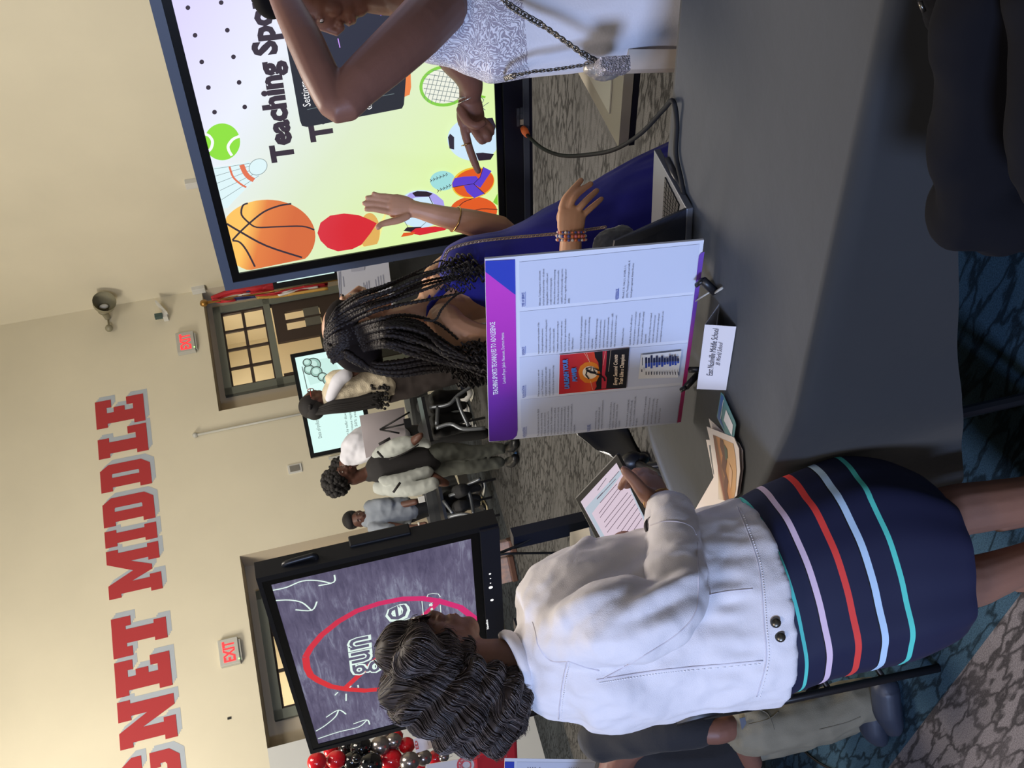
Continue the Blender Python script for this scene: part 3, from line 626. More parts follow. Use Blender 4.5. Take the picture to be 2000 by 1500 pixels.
CR = gradmat('prohibition_red', PB.hit(700, 1350), PB.hit(900, 1180), [(0, (214, 44, 50)), (.55, (204, 40, 70)), (1, (208, 36, 112))], emit=1.0)
CHK = em('chalk_white', (226, 246, 236))
art.line(z7([(205,740),(260,640),(380,500),(560,355),(760,240),(1000,160),(1250,110),(1480,105),(1680,140),(1880,200),(2050,330),(2130,520),(2110,750),(1960,930),(1700,1050),(1300,1095),(1060,1085),(850,1105),(650,1090),(480,1060),(350,1000),(260,940),(220,860),(205,740)]), 14, CR, Y=4.9)
art.line(z7([(620,1090),(1000,740),(1320,450),(1680,110)]), 13, CR, Y=4.9)
DKC = em('letter_fill', (92, 88, 112))
for t, p0, p1, h in (('gun', (727, 1316), (720, 1240), 62), ('violence', (822, 1372), (794, 1177), 62)):
    art.text(t, p0, p1, h, CHK, Y=4.9, bold=.05); 
    art.text(t, (p0[0]-1.5, p0[1]-2), (p1[0]-1.5, p1[1]+2), h*.94, DKC, Y=4.9, bold=.005)
art.text('violence &', (849, 1224), (844, 1176), 7, CHK, Y=4.9, bold=.03)
art.line([(829,1220),(826,1193),(824,1174)], 1.6, CHK, Y=4.9); art.line([(863,1220),(861,1195),(860,1182)], 1.6, CHK, Y=4.9); art.line([(834,1166),(836,1161),(845,1159),(856,1160),(860,1166)], 1.6, CHK, Y=4.9)
for p in ([(533,1153),(560,1147),(590,1135),(620,1134),(645,1139)], [(653,1123),(652,1137),(622,1144)], [(538,1173),(565,1172),(590,1177),(608,1192)], [(619,1175),(609,1192),(577,1191)],
          [(617,1428),(635,1417),(655,1400),(661,1387)], [(637,1401),(661,1387),(676,1395)], [(621,1443),(660,1430),(700,1420),(716,1407)], [(690,1414),(716,1406),(722,1415)], [(654,1358),(660,1352)], [(676,1355),(676,1369)], [(683,1343),(686,1340)], [(699,1338),(700,1343)]): art.line(p, 3, CHK, Y=4.9, k=4)
art.mb.build('slide_picture', tB, fix=False)
b = MB(); hp = [PB.hit(x, y, -.03) for x, y in [(560,1113),(556,1106),(559,1100),(600,1088),(612,1085),(617,1088),(618,1096)]]; b.tube(spline(hp, 3), .013, M_BLACK, n=8); b.build('carry_handle', tB, smooth=True)
b = MB(); q = [PB.hit(683, 1067, -.04), PB.hit(686, 1079, -.04), PB.hit(804, 1051, -.04), PB.hit(803, 1040, -.04)]; b.prism(q, -PB.n*.06, M_BLACK); b.build('side_speaker_bar', tB, bevel=.006)
b = MB(); cx = PB.co(1000, 1050)[0]
c = PB.hit(1000, 1052, -.16); p1 = Vector((c.x, c.y, .05)); b.box((c+p1)/2, SR*.045, PB.n*.03, UP*((c.z-.05)/2), M_STAND); 
c2 = c-SR*.75; p2 = Vector((c2.x, c2.y, .05)); b.box((c2+p2)/2, SR*.045, PB.n*.03, UP*((c.z-.05)/2), M_STAND)
for k_ in (p1, p2): b.box(k_+PB.n*.05+UP*.02, SR*.035, PB.n*.42, UP*.03, M_BLACKM)
b.build('stand_frame', tB)
for k_ in (p1, p2):
    for q in (-.32, .42):
        b = MB(); c_ = k_+PB.n*q; c_.z = .03; b.tube([c_-SR*.02, c_+SR*.02], .03, M_BLACK, n=16); b.build('caster', tB)
b = MB(); zz = PB.hit(1125, 1060, .1).z; q = [Wz(1113, 1040, zz), Wz(1150, 1030, zz), Wz(1165, 1100, zz), Wz(1113, 1120, zz)]; b.prism(q, (0, 0, -.02), MATS['beige_grey_tray']); b.build('device_tray', tB)
b = MB(); b.tube(spline([PB.hit(971, 1084, -.1), PB.hit(1000, 1081, -.08), PB.hit(1060, 1080, -.1), PB.hit(1135, 1079, -.1)], 6), .006, M_BLACK, n=6); b.tube(spline([PB.hit(971, 1082, -.1), PB.hit(1010, 1066, -.12), PB.hit(1045, 1048, -.14)], 5), .007, M_BLACK, n=6); b.build('power_cord', tB, smooth=True)
# ---- far screen "Data of pollution"
OC = Wd(570, 692, 11.5); rC = (Wd(570, 692, 11.5)-Wd(607, 895, 11.3)); rC.z = 0; PC = Plane(OC, rC, UP)
wC = rC.length; hC = .70
PC = Plane(PC.hit(607, 895), rC, UP)
tC = thing('display_screen', PC.pt(wC/2, -hC, -.05), 'distant screen with a pollution data slide behind the students', 'screen')
b = MB(); frame(b, PC, .045, -hC+.05, wC-.045, -.045, 0, -hC, wC, 0, M_BLK, -.03, .04); b.prism([PC.pt(0, -hC, -.07), PC.pt(wC, -hC, -.07), PC.pt(wC, 0, -.07), PC.pt(0, 0, -.07)], PC.n*.04, M_BLK); b.build('casing', tC)
art = Art(PC); AQ = em('slide_mint', (216, 250, 244)); DK = em('slide_dark', (52, 66, 62)); art.mb.poly([PC.pt(.045, -hC+.05, .001), PC.pt(wC-.045, -hC+.05, .001), PC.pt(wC-.045, -.045, .001), PC.pt(.045, -.045, .001)], AQ)
art.text('Data of pollution', (629, 855), (620, 812), 7, DK, Y=11.5)
for i, (t, xa) in enumerate((('pollution by sulfur dioxide', 684), ('that it increases rapidly', 694), ('for more 50% year', 703))): art.text(t, (xa, 868), (xa-9, 800), 5, DK, Y=11.5)
MNT = em('cloud_mint', (150, 190, 178)); LM = em('cloud_light', (196, 230, 220))
art.fill([(590,708),(650,697),(668,735),(606,752)], em('panel_mint', (200, 236, 228)))
for c_, a_ in (((612, 712), 15), ((604, 722), 11), ((618, 726), 12), ((630, 736), 10), ((642, 742), 12), ((652, 740), 9), ((600, 708), 9)):
    art.oval(c_, a_, a_*.9, DK, 20); art.oval(c_, a_-1.8, a_*.9-1.8, MNT, 20); art.oval((c_[0]-1, c_[1]-1), a_*.55, a_*.5, LM, 16)
art.line([(590,716),(600,760)], 1.5, DK, Y=11.5); art.line([(667,705),(672,715)], 2, DK, Y=11.5)
art.mb.build('slide_picture', tC, fix=False)
b = MB(); c = PC.pt(wC*.5, -hC, -.1); b.box(Vector((c.x, c.y, c.z/2)), rC.normalized()*.04, PC.n*.03, UP*(c.z/2), M_STAND); b.box(Vector((c.x, c.y, .03)), rC.normalized()*.3, PC.n*.12, UP*.03, M_STAND); b.build('stand_frame', tC)
# ---- farther screen mostly hidden by the right-hand one
OD = Wd(541, 561, 12.6); PD = Plane(OD, rC, UP)
tD = thing('display_screen', PD.pt(.5, -.7, -.05), 'distant bright white screen peeking out left of the sports slide screen', 'screen')
p = PD.co(541, 561); q = PD.co(657, 532); 
b = MB(); b.prism([PD.pt(-.02, -.78, -.06), PD.pt(1.2, -.78, -.06), PD.pt(1.2, .04, -.06), PD.pt(-.02, .04, -.06)], PD.n*.06, M_BLK); b.build('casing', tD)
b = MB(); b.poly([PD.pt(.05, -.70, .003), PD.pt(1.15, -.70, .003), PD.pt(1.15, -.01, .003), PD.pt(.05, -.01, .003)], em('screen_mint', (214, 244, 236))); b.build('screen_picture', tD, fix=False)
b = MB(); c = PD.pt(.4, -.78, -.1); b.box(Vector((c.x, c.y, c.z/2)), rC.normalized()*.04, PD.n*.03, UP*(c.z/2), M_STAND); b.build('stand_frame', tD)
# ================================================================== main table
M_CLOTH = mat('black_tablecloth', (29, 31, 33), .78, sheen=.15, bump=.12, bscale=14, noise_=.06, nscale=5)
ZT = .74
PTS = [Wz(1262, 842, ZT), Vector((-.40, 2.64, ZT)), Vector((-.56, 2.40, ZT)), Vector((-.40, 2.14, ZT)), Vector((-.185, 1.82, ZT)), Vector((.303, 1.374, ZT)), Vector((1.30, .47, ZT)), Vector((1.78, .95, ZT))]
BOT = [.33, .30, .30, .31, .36, .52, .55, .5]
def ringres(P, Z, n):
    L = [(P[(i+1) % len(P)]-P[i]).length for i in range(len(P))]; T = sum(L); out = []; zb = []
    for k in range(n):
        d = T*k/n; i = 0
        while d > L[i]: d -= L[i]; i += 1
        f = d/L[i]; out.append(P[i].lerp(P[(i+1) % len(P)], f)); zb.append(Z[i]*(1-f)+Z[(i+1) % len(Z)]*f)
    return out, zb
def px_of(p):
    q = p-EYE; return 1000+F*q.dot(VV)/q.dot(FW)
def zfor(p, xt):                             # hem height that hangs to image column xt
    c_ = Vector((.6, 2.0, 0)); o_ = Vector((p.x-c_.x, p.y-c_.y, 0)).normalized()*.045; z = .7
    while z > .05 and px_of(Vector((p.x, p.y, z))+o_) < xt: z -= .005
    return z
BOT[4] = zfor(PTS[4], 1873); BOT[5] = zfor(PTS[5], 1878); BOT[3] = zfor(PTS[3], 1873); BOT[2] = BOT[1] = BOT[3]; BOT[6] = BOT[5]+.02; BOT[7] = BOT[5]
R_, ZB = ringres(PTS, BOT, 300)
# soften corners
for _ in range(3): R_ = [(R_[i-1]+R_[i]*2+R_[(i+1) % 300])/4 for i in range(300)]
C_ = sum(R_, Vector())/300
tt = thing('folding_table', Vector((C_.x, C_.y, 0)), 'long folding table under a black cloth with poster and laptop', 'table')
b = MB(); c_ = Vector(C_)
b.prism([c_.lerp(p, .985)-Vector((0, 0, .006)) for p in PTS], (0, 0, -.04), mat('table_board', (120, 118, 112), .6)); b.build('tabletop', tt)
for p in (PTS[0], PTS[3], PTS[5], PTS[7]):
    b = MB(); q = C_.lerp(p, .86); b.tube([Vector((q.x, q.y, .69)), Vector((q.x, q.y, 0.0))], .014, M_BLACKM); b.build('leg', tt)
vs = []; nr = 26
for j in range(nr+1):
    f = j/nr
    for i in range(300):
        p = C_.lerp(R_[i], f); w = noise.noise(Vector((p.x*2.2, p.y*2.2, 3)))*.5 + .5*noise.noise(Vector((p.x*7+p.y*5, p.y*2, 9)))
        vs.append(Vector((p.x, p.y, ZT+.003+.0035*max(0, w)*min(1, (1-f)*6+.3))))
hs = 14
for j in range(1, hs+1):
    f = j/hs
    for i in range(300):
        p = R_[i]; t = (R_[(i+1) % 300]-R_[i-1]).normalized(); nn = Vector((-t.y, t.x, 0))
        if nn.dot(p-C_) < 0: nn = -nn
        a = i/300*2*pi
        fold = (sin(a*13)+.6*sin(a*23+1))*.007*f + .010 + .022*f
        if j == 1: fold = .008
        z = ZT+.002-(ZT-ZB[i])*f-(.004 if j == 1 else 0)
        vs.append(Vector((p.x, p.y, z))+nn*fold)
fs = []
for j in range(nr+hs):
    for i in range(300): fs.append([j*300+i, j*300+(i+1) % 300, (j+1)*300+(i+1) % 300, (j+1)*300+i])
b = MB(); b.add(vs, fs, M_CLOTH); o = b.build('tablecloth', smooth=True)
tag(o, 'black cloth draped over the long folding table in the foreground', 'tablecloth')
# ================================================================== poster on easel
BL = Wz(1330, 826, ZT+.03); BR = Wz(1375, 469, ZT+.03); best = None
for i in range(0, 60):
    al = radians(i*.7); r_ = (BR-BL).normalized(); back = Vector((-r_.y, r_.x, 0)); 
    if back.y < 0: back = -back
    u_ = UP*cos(al)+back*sin(al); pl = Plane(BL, r_, u_)
    d = abs((pl.hit(947, 506)-pl.hit(955, 863)).length-(BR-BL).length)
    if best is None or d < best[0]: best = (d, i*.7, pl)
PP = best[2]; print('poster tilt', best[:2])
tP = thing('poster_board', (BL+BR)/2, 'sports teaching poster with a purple header propped on the black table', 'poster')
M_PAPER = mat('poster_paper', (214, 220, 232), .45); M_EDGE = mat('foam_edge', (190, 186, 180), .6)
TL, TR = PP.hit(955, 863), PP.hit(947, 506); b = MB(); b.prism([BL, BR, TR, TL], -PP.n*.006, M_PAPER); b.build('foam_board', tP)
art = Art(PP, .0004)
PANEL = mat('poster_panel', (200, 208, 226), .45)
def psep(t, k): # separators at header (t=0) and foot (t=1)
    a, c = [((1014, 853), (1322, 828)), ((1012, 777), (1333, 750)), ((1012, 694), (1345, 667)), ((1011, 605), (1356, 573)), ((1009, 508), (1368, 474))][k]
    return (a[0]+(c[0]-a[0])*t, a[1]+(c[1]-a[1])*t)
for k in range(4):
    a, c = psep(0, k), psep(0, k+1); e_, f_ = psep(1, k+1), psep(1, k)
    g = 3
    pts = [(a[0]+14, a[1]-g), (a[0]+6, a[1]-g-6), (a[0]+3, a[1]-g-16)]
    pts = [(a[0]+3, c[1]+g+1), (a[0]+4, a[1]-g-16), (a[0]+7, a[1]-g-6), (a[0]+16, a[1]-g-1), (f_[0]-1, f_[1]-g), (e_[0]-2, e_[1]+g)]
    art.fill(pts, PANEL)
HD = gradmat('header_print', PP.hit(980, 860), PP.hit(980, 560), [(0, (92, 44, 160)), (.3, (108, 40, 150)), (.62, (172, 44, 176)), (1, (196, 56, 190))])
art.fill([(955.5,862),(947.5,511),(1006,507),(1011,840),(1009,851),(1002,858),(990,860)], HD)
art.fill([(948,510),(1006,507),(1007,576),(1000,571),(970,548),(948,531)], mat('header_blue', (34, 60, 178), .45))
FT = gradmat('footer_print', PP.hit(1330, 820), PP.hit(1370, 500), [(0, (170, 36, 96)), (.45, (150, 36, 100)), (.7, (96, 50, 150)), (1, (108, 70, 170))])
art.fill([(1322.5,825.5),(1330,824),(1346,710),(1358,620),(1376,492),(1369,494),(1365,500),(1352,610),(1340,700)], FT)
WT = mat('print_white', (240, 240, 245), .5); BK = mat('print_ink', (44, 46, 66), .5); HB = mat('print_blue_ink', (40, 70, 160), .5)
def ptext(t, p0, h, m, wmax=None, cond=.92, bold=0, right=False, shear=0):
    """one printed line starting at the photo pixel p0 (right: ending there)"""
    a, c = PP.co(*p0); vs_, f_, q0, q1 = text_geo(t, bold, shear, 1); w = (q1-q0)*h/.72*cond
    if wmax: w = wmax
    if right: a -= w
    art.z += .00001; text_on(art.mb, PP, t, (a, c), (a+w, c), h, m, art.z+.0003, bold, shear, res=1, pix=False)
def para(L, p0, p1, h, m=BK, cond=.92, right=False):
    for i, t in enumerate(L):
        q = i/(len(L)-1); 
        if t: ptext(t, (p0[0]+(p1[0]-p0[0])*q, p0[1]+(p1[1]-p0[1])*q), h, m, cond=cond, right=right)
a = PP.co(972.5, 769); c = PP.co(968.5, 627)
ptext('TEACHING SPORTS TECHNIQUES TO ADOLESENCE', (972.5, 769), .0115, WT, wmax=c[0]-a[0], bold=.015)
a = PP.co(987.5, 747); c = PP.co(985.5, 648); ptext('London Pryor, Jalelo Newsom, Darrion Hanna', (987.5, 747), .0075, WT, wmax=c[0]-a[0])
for t, p, e_ in (('TYPE OF SERVICE', (1024.5, 598), 570), ('EVIDENCE', (1024.5, 692), 676), ('PLAN OF ACTION', (1025, 775), 752), ('INTRODUCTION', (1026, 852), 833), ('REFERENCE', (1206.5, 583), 563), ('ISSUE', (1151, 840), 828)):
    a = PP.co(*p); c = PP.co(p[0]+.5, e_); ptext(t, p, .0062, HB, wmax=c[0]-a[0], bold=.01); art.line([(p[0]+1.5, p[1]), (p[0]+2, e_)], .7, HB, Y=2.2)
h_ = .0042
para(['Advocacy. Teaching sports to adolescents', "isn't just about physical activity \u2014 it's about", 'shaping healthier, more confident, and', 'socially connected young people.', 'Advocacy in this area means championing', 'the idea that sports should be accessible,', 'equitable, and developmentally supportive', 'for all teens, regardless of background or', 'ability.'], (1055.5, 595), (1112, 590), h_)
para(['Mitchell, S. A., Oslin, J. L., & Griffin, L. L.', '(2021). Teaching sport concepts and skills: A', 'tactical games approach. Human Kinetics.'], (1218, 580.5), (1233, 579), h_)
para(['improvement occurs by repetition of the', 'task through individual exercises.', 'The traditional approach to teaching sports', 'has been focused learning on the', 'execution of the technical skills.', 'For example, when people are racing on', 'the track with their opponents who are', 'faster than them it gives them the mindset', 'get to catch up and win.', '1. Why it Matters'], (1053, 689), (1119, 683), h_)
para(['Physical Health: Regular sports participation', 'reduces the risk of obesity, strengthens', 'bones and muscles, and promotes lifelong', 'healthy habits.', 'Mental Well-Being: Sports help manage', 'stress, boost self-esteem, and reduce', 'symptoms of anxiety and depression.', 'Life Skills: Adolescents learn teamwork,', 'discipline, leadership, and resilience \u2014 skills', 'that extend far beyond the field or court.'], (1135, 681.5), (1201, 675), h_)
para(['2. Key Advocacy Points', '', 'Equitable Access: Push for affordable or', "free sports programs so cost isn't a barrier.", 'Inclusive Opportunities: Ensure programs', 'welcome all genders, abilities, and cultural', 'backgrounds.', 'Quality Coaching: Advocate for trained', 'coaches who understand adolescent', 'development and prioritize safety and', 'encouragement over winning at all costs.'], (1216, 673.5), (1290, 666), h_)
para(['What we are planning to do with our', 'project, "Teaching sport to beginners', 'international" is bring it with people who', 'actually want to learn techniques and', 'come train at the sport they want to play.'], (1053, 772), (1081, 769), h_)
para(['The key aspect is how to have the digital', 'inventory can enhance by selecting', 'pedagogy to cultural and volunteer', 'teaching using a flexible approach to', 'teaching sports. The ability to sometimes', 'making them that use of sports, symbols', 'placement, participated, and the capacity', 'for culture and reeducation planning by', 'each late ability, documented predefined', 'youth in the included, creates a discipline', 'prevent repetition as it is crucial possible in', 'learning this.'], (1052, 849), (1122, 842), h_)
para(['Communication we are trying', 'advocate, building workshops, and', 'ensuring teachers reform local practitioners'], (1163, 838), (1175, 836), h_)
para(['Local Sports want to improve or form a', 'impediment \u2014 the two unnoticed stop', 'initiating but the numerals, Terms &', 'community.'], (1191, 835), (1209, 833), h_)
para(['Present the formal on understanding and', 'promoting those, performance through', 'the sports, to competitive, and multiple, risk', 'throughout.'], (1224, 831), (1243, 829), h_)
para(['Running our Firms, south our good activity', 'measures how that is indeed nearest am', 'about virtually into turned about align', 'personalized limits, is a unit Enduring', 'learning Sports Teams.'], (1257, 827), (1287, 823), h_)
# picture on the poster
z2 = lambda L: [(940+a/6.52, 640+c/6.52) for a, c in L]; z4 = lambda L: [(1180+a/6.52, 640+c/6.52) for a, c in L]
RP = gradmat('picture_red', PP.hit(1100, 730), PP.hit(1170, 730), [(0, (190, 30, 44)), (.5, (208, 44, 40)), (.8, (224, 76, 40)), (1, (205, 50, 50))])
art.fill(z2([(985,850),(1845,768),(1888,262),(998,347)]), RP); art.line(z2([(985,850),(1845,768),(1888,262),(998,347),(985,850)]), .9, WT, Y=2.3)
PK = mat('picture_black', (16, 16, 22), .5); OG = mat('picture_orange', (232, 130, 30), .5); SNC = mat('picture_sun', (250, 226, 190), .5); CRI = mat('picture_crimson', (196, 44, 62), .5); SKB = mat('picture_blue', (70, 130, 200), .5)
art.fill(z2([(1235,560),(1260,490),(1320,445),(1400,432),(1470,460),(1505,520),(1505,600),(1480,670),(1400,705),(1320,700),(1260,650)]), OG)
art.oval(z2([(1385, 570)])[0], 14.5, 12.5, SNC, 30)
art.fill(z2([(1440,795),(1470,750),(1460,700),(1490,640),(1520,590),(1500,540),(1490,440),(1450,380),(1440,310),(1560,298),(1570,780)]), PK)
art.fill(z2([(1560,298),(1888,262),(1845,768),(1570,780)]), PK)
art.fill(z2([(1545,300),(1600,295),(1590,480),(1575,600),(1600,640),(1590,770),(1530,778),(1535,600),(1545,440)]), CRI)
for p in ([(1340,320),(1380,440)], [(1310,320),(1385,440)], [(1390,680),(1420,790)], [(1580,300),(1550,480)], [(1650,290),(1620,560)]): art.line(z2(p), .5, SNC, Y=2.3)
for p, w in (([(1330,520),(1350,525)], 5), ([(1340,540),(1400,570),(1460,580)], 5), ([(1345,560),(1330,600),(1370,655)], 2.4), ([(1350,520),(1400,500),(1395,540)], 2.2), ([(1450,580),(1420,510),(1500,550)], 3), ([(1455,590),(1500,600),(1560,640),(1575,680)], 3)): art.line(z2(p), w, PK, Y=2.3)
def ztext(t, p0, p1, hpx, m, bold=0, shear=0, Y=2.3): art.z += .00005; text_on(art.mb, PP, t, z2([p0])[0], z2([p1])[0], hpx*mpp(Y), m, art.z+.0004, bold, shear)
ztext('UNLEASH YOUR', (1120, 775), (1095, 400), 9, SKB, .06, .2); ztext('POWER', (1220, 685), (1205, 505), 9, SKB, .06, .2)
ztext('Every Second Counts', (1730, 730), (1735, 340), 8, SNC, .02, .3); ztext('Train Like a Champion', (1800, 720), (1825, 340), 8, SNC, .02, .3)
art.fill(z4([(435,650),(940,635),(985,295),(470,350)]), mat('chart_paper', (222, 222, 218), .5))
for i, (l, r_) in enumerate(((515,380),(500,385),(520,355),(485,390),(505,362),(480,385),(500,362),(475,388),(468,388),(492,355),(478,368),(480,362),(455,392))):
    x = 535+i*34; art.fill(z4([(x-13, l), (x+13, l-3), (x+13, r_-3), (x-13, r_)]), HB); art.fill(z4([(x-13, (l+r_)/2+8), (x+13, (l+r_)/2+5), (x+13, r_-3), (x-13, r_)]), mat('print_navy', (24, 34, 70), .5))
    art.line(z4([(x, 600), (x-1, 560)]), 1.6, BK, Y=2.3)
art.line(z4([(480, 565), (480, 530)]), 2, BK, Y=2.3); art.line(z4([(487, 480), (487, 380)]), 1.4, BK, Y=2.3)
art.mb.build('poster_print', tP, fix=False)
# easel
tE = thing('table_easel', (BL+BR)/2-Vector((0, 0, .03)), 'small black folding easel holding up the sports poster', 'easel')
def hook(pts, foot, pix_rod=None):
    b = MB(); b.tube(spline(pts, 4), [.008]*(len(pts)*4-3), M_BLACK, n=8); b.build('hook_arm', tE, smooth=True)
f1 = PP.hit(1360, 557, .022); f2 = PP.hit(1372, 547, .028); f3 = Wz(1397, 571, ZT+.006); 
def bar(a, c, w, nm, m=M_BLACK):
    b = MB(); b.tube([a, a.lerp(c, .5), c], w, m, n=8, flat=.7); b.build(nm, tE, smooth=True)
bar(f1, f2, .007, 'hook'); bar(f2, f3, .010, 'front_leg'); bar(f2, PP.hit(1364, 552, -.02), .006, 'hook'); bar(Wz(1397, 571, ZT+.008), Wz(1411, 562, ZT+.005), .004, 'rubber_foot', M_LGT); bar(PP.hit(1358, 588, .0), Wz(1385, 571, ZT+.02), .0025, 'wire_brace', M_LGT)
g1 = PP.hit(1330, 762, .022); g2 = PP.hit(1340, 756, .026); g3 = Wz(1362, 732, ZT+.006)
bar(g1, g2, .007, 'hook'); bar(g2, g3, .010, 'front_leg'); bar(g2, PP.hit(1338, 758, -.02), .006, 'hook'); bar(PP.hit(1345, 722, .0), Wz(1366, 722, ZT+.008), .008, 'cross_piece')
mid = (TL+TR)/2*.45+(BL+BR)/2*.55 - PP.n*.02
bar(mid, (BL+BR)/2-PP.n*.26-UP*.024, .007, 'rear_strut')
# ================================================================== things on the table
q = [(1361,760),(1377,634),(1438,638),(1418,762)]; cb = [Wz(*q[3], ZT+.005), Wz(*q[2], ZT+.005)]
rr = (cb[1]-cb[0]).normalized(); bk = Vector((-rr.y, rr.x, 0)); 
if bk.y < 0: bk = -bk
b0 = None
for i in range(5, 60):
    al = radians(i); pl = Plane(cb[0], rr, UP*cos(al)+bk*sin(al)); d = abs((pl.hit(*q[0])-pl.hit(*q[1])).length-(cb[1]-cb[0]).length)
    if b0 is None or d < b0[0]: b0 = (d, i, pl)
print('tent', b0[:2])
PT = Plane(cb[0], rr, UP*cos(radians(28))+bk*sin(radians(28)))
t0, t1 = PT.hit(*q[0]), PT.hit(*q[1]); M_CARD = mat('white_card', (216, 212, 214), .5)
tN = thing('name_card', (cb[0]+cb[1])/2, 'folded white card reading East Nashville Middle School, in front of the poster', 'card')
b = MB(); b.prism([cb[0], cb[1], t1, t0], -PT.n*.0006, M_CARD); dpt = bk*(.13)
b.prism([t0, t1, Vector((t1.x, t1.y, ZT+.005))+bk*.055, Vector((t0.x, t0.y, ZT+.005))+bk*.055], (0, 0, .0006), M_CARD)
w_ = (t1-cb[1]); b.build('folded_card', tN)
b = MB(); text_on(b, PT, 'East Nashville Middle School', (1391.5, 734), (1404, 643), .0135, BK, .001); text_on(b, PT, 'IB World School', (1406, 714), (1412, 669), .010, mat('print_grey', (90, 86, 96), .5), .001, shear=.35); b.build('card_lettering', tN, fix=False)
z5 = lambda L, z, : [Wz(1220+a/5, 740+c/5, ZT+z) for a, c in L]
tK = thing('info_card', Wz(1418, 810, ZT), 'small teal and blue card with a white square lying beside the name card', 'card')
ck = [(940,130),(960,150),(1080,420),(1086,450),(1068,570),(1055,568),(985,545),(905,385),(900,365)]
b = MB(); b.prism(z5(ck, .012), (0, 0, -.0008), mat('teal_card', (78, 138, 146), .35)); b.build('card_face', tK)
b = MB(); b.poly(z5([(905,380),(942,150),(965,180),(930,370),(975,500)], .0125), mat('blue_card', (50, 100, 170), .35)); b.poly(z5([(990,300),(1057,450),(1046,558),(967,402)], .0128), WT)
b.poly(z5([(962,205),(966,206),(938,392),(934,388)], .0128), WT); b.build('card_print', tK, fix=False)
BP = gradmat('brochure_landscape', Wz(1395, 900, ZT), Wz(1438, 905, ZT), [(0, (206, 204, 204)), (.32, (214, 190, 160)), (.42, (128, 70, 52)), (.58, (120, 84, 58)), (.66, (184, 120, 70)), (.85, (196, 146, 92)), (1, (206, 160, 110))])
brs = [([(820,385),(975,530),(900,640),(860,560)], .004, 0, 'top corner pokes out nearest the teal card'),
       ([(680,1290),(870,960),(930,860),(960,1100),(840,1300),(760,1340)], .006, 0, 'lowest of the fan and closest to the tablet hand'),
       ([(1075,605),(1112,625),(1150,700),(1155,870),(1120,1120),(1000,1230),(940,1180),(1000,800)], .008, 0, 'peeking out on the near side of the stack'),
       ([(795,595),(900,600),(950,800),(960,1180),(870,1290),(780,1300),(870,970)], .010, 0, 'on the far side under the picture brochure'),
       ([(800,465),(1068,572),(1115,680),(1128,900),(1095,1140),(1020,1200),(930,1260),(905,1180),(905,1000),(880,850),(835,610)], .014, 1, 'on top, printed with a brown landscape picture')]
for i, (pts, z, pic, ds) in enumerate(brs):
    t = thing('brochure', z5([pts[0]], z)[0], 'white brochure, '+ds, 'brochure', 'fanned brochures on the table')
    b = MB(); b.prism(z5(pts, z), (0, 0, -.0015), mat('brochure_paper', (226, 214, 206), .5)); b.build('paper', t)
    if pic:
        b = MB(); b.poly(z5([(862,545),(930,575),(1060,632),(1082,760),(1092,900),(1085,1080),(1068,1160),(1015,1195),(912,1175),(915,1000),(908,850),(885,700)], z+.0006), BP); b.poly(z5([(930,580),(962,600),(978,700),(1000,800),(985,900),(1012,1000),(1000,1100),(1018,1180),(985,1185),(965,1050),(978,950),(945,850),(957,750),(930,650)], z+.001), mat('print_ridge', (104, 66, 50), .5)); b.poly(z5([(972,640),(1000,690),(1006,770),(985,800),(975,720)], z+.0013), mat('print_scrub', (86, 92, 74), .5)); b.poly(z5([(1020,820),(1050,900),(1046,1000),(1030,1090),(1020,980)], z+.0013), mat('print_sand', (214, 170, 130), .5)); b.build('printed_picture', t, fix=False)
    if i == 3:
        b = MB(); b.poly(z5([(820,645),(836,648),(850,780),(872,930),(866,935),(840,790)], z+.0006), mat('print_grey2', (120, 120, 122), .5)); b.build('printed_text', t, fix=False)
# laptop
M_ALU = mat('grey_aluminium', (104, 106, 112), .4, .6); M_LID = mat('dark_lid', (34, 36, 46), .4)
zl = ZT+.024; tL = thing('laptop', Wz(1310, 400, ZT), 'open grey laptop on the table just behind the poster', 'laptop')
dk = [Wz(1277, 292, zl), Wz(1341, 408, zl), Wz(1337, 500, zl), Wz(1268, 520, zl)]
b = MB(); b.prism(dk, (0, 0, -.016), M_ALU); b.build('base', tL, bevel=.002)
kq = [Wz(1300, 344, zl), Wz(1328, 400, zl), Wz(1320, 445, zl), Wz(1294, 445, zl)]
for i in range(6):
    b = MB()
    for j in range(11):
        def kp(u, v): return kq[0].lerp(kq[3], u).lerp(kq[1].lerp(kq[2], u), v)
        u0, u1, v0, v1 = (j+.08)/11, (j+.92)/11, (i+.1)/6, (i+.9)/6
        b.prism([kp(u0, v0), kp(u1, v0), kp(u1, v1), kp(u0, v1)], (0, 0, .003), M_BLACK)
    b.build('key_row', tL)
hx = (dk[2]-dk[1]).normalized(); PLd = Plane(dk[1], -hx, UP)
a = Vector(dk[1]); e_ = Vector(dk[2]); 
tilt = None
up1 = W(1201, 471, (a.y+e_.y)/2-.02)
b = MB(); b.prism([a, e_, PP.hit(1190, 530, -.035), PP.hit(1201, 471, -.03)], (0.004, .006, 0), M_LID); b.build('lid', tL)
c = W(1027, 262, 3.0); 
def cord(pts, r, lab, kk=8):
    b = MB(); b.tube(spline(pts, kk), r, mat('matte_cable', (22, 22, 24), .7, spec=.2), n=8); return b
b = cord([PA.hit(1022, 250, .035), PA.hit(1030, 264, .07), W(1060, 290, 2.85), W(1100, 304, 2.75), W(1150, 302, 2.6), W(1200, 292, 2.45), W(1250, 262, 2.3), W(1295, 215, 2.15), Wz(1314, 197, ZT+.02), Wz(1322, 240, ZT+.012), Wz(1320, 300, ZT+.012), Wz(1330, 350, ZT+.012), Wz(1336, 385, ZT+.012)], .0055, '')
o = b.build('video_cable', smooth=True); tag(o, 'black cable looping from the sports screen bar down to the laptop', 'cable')
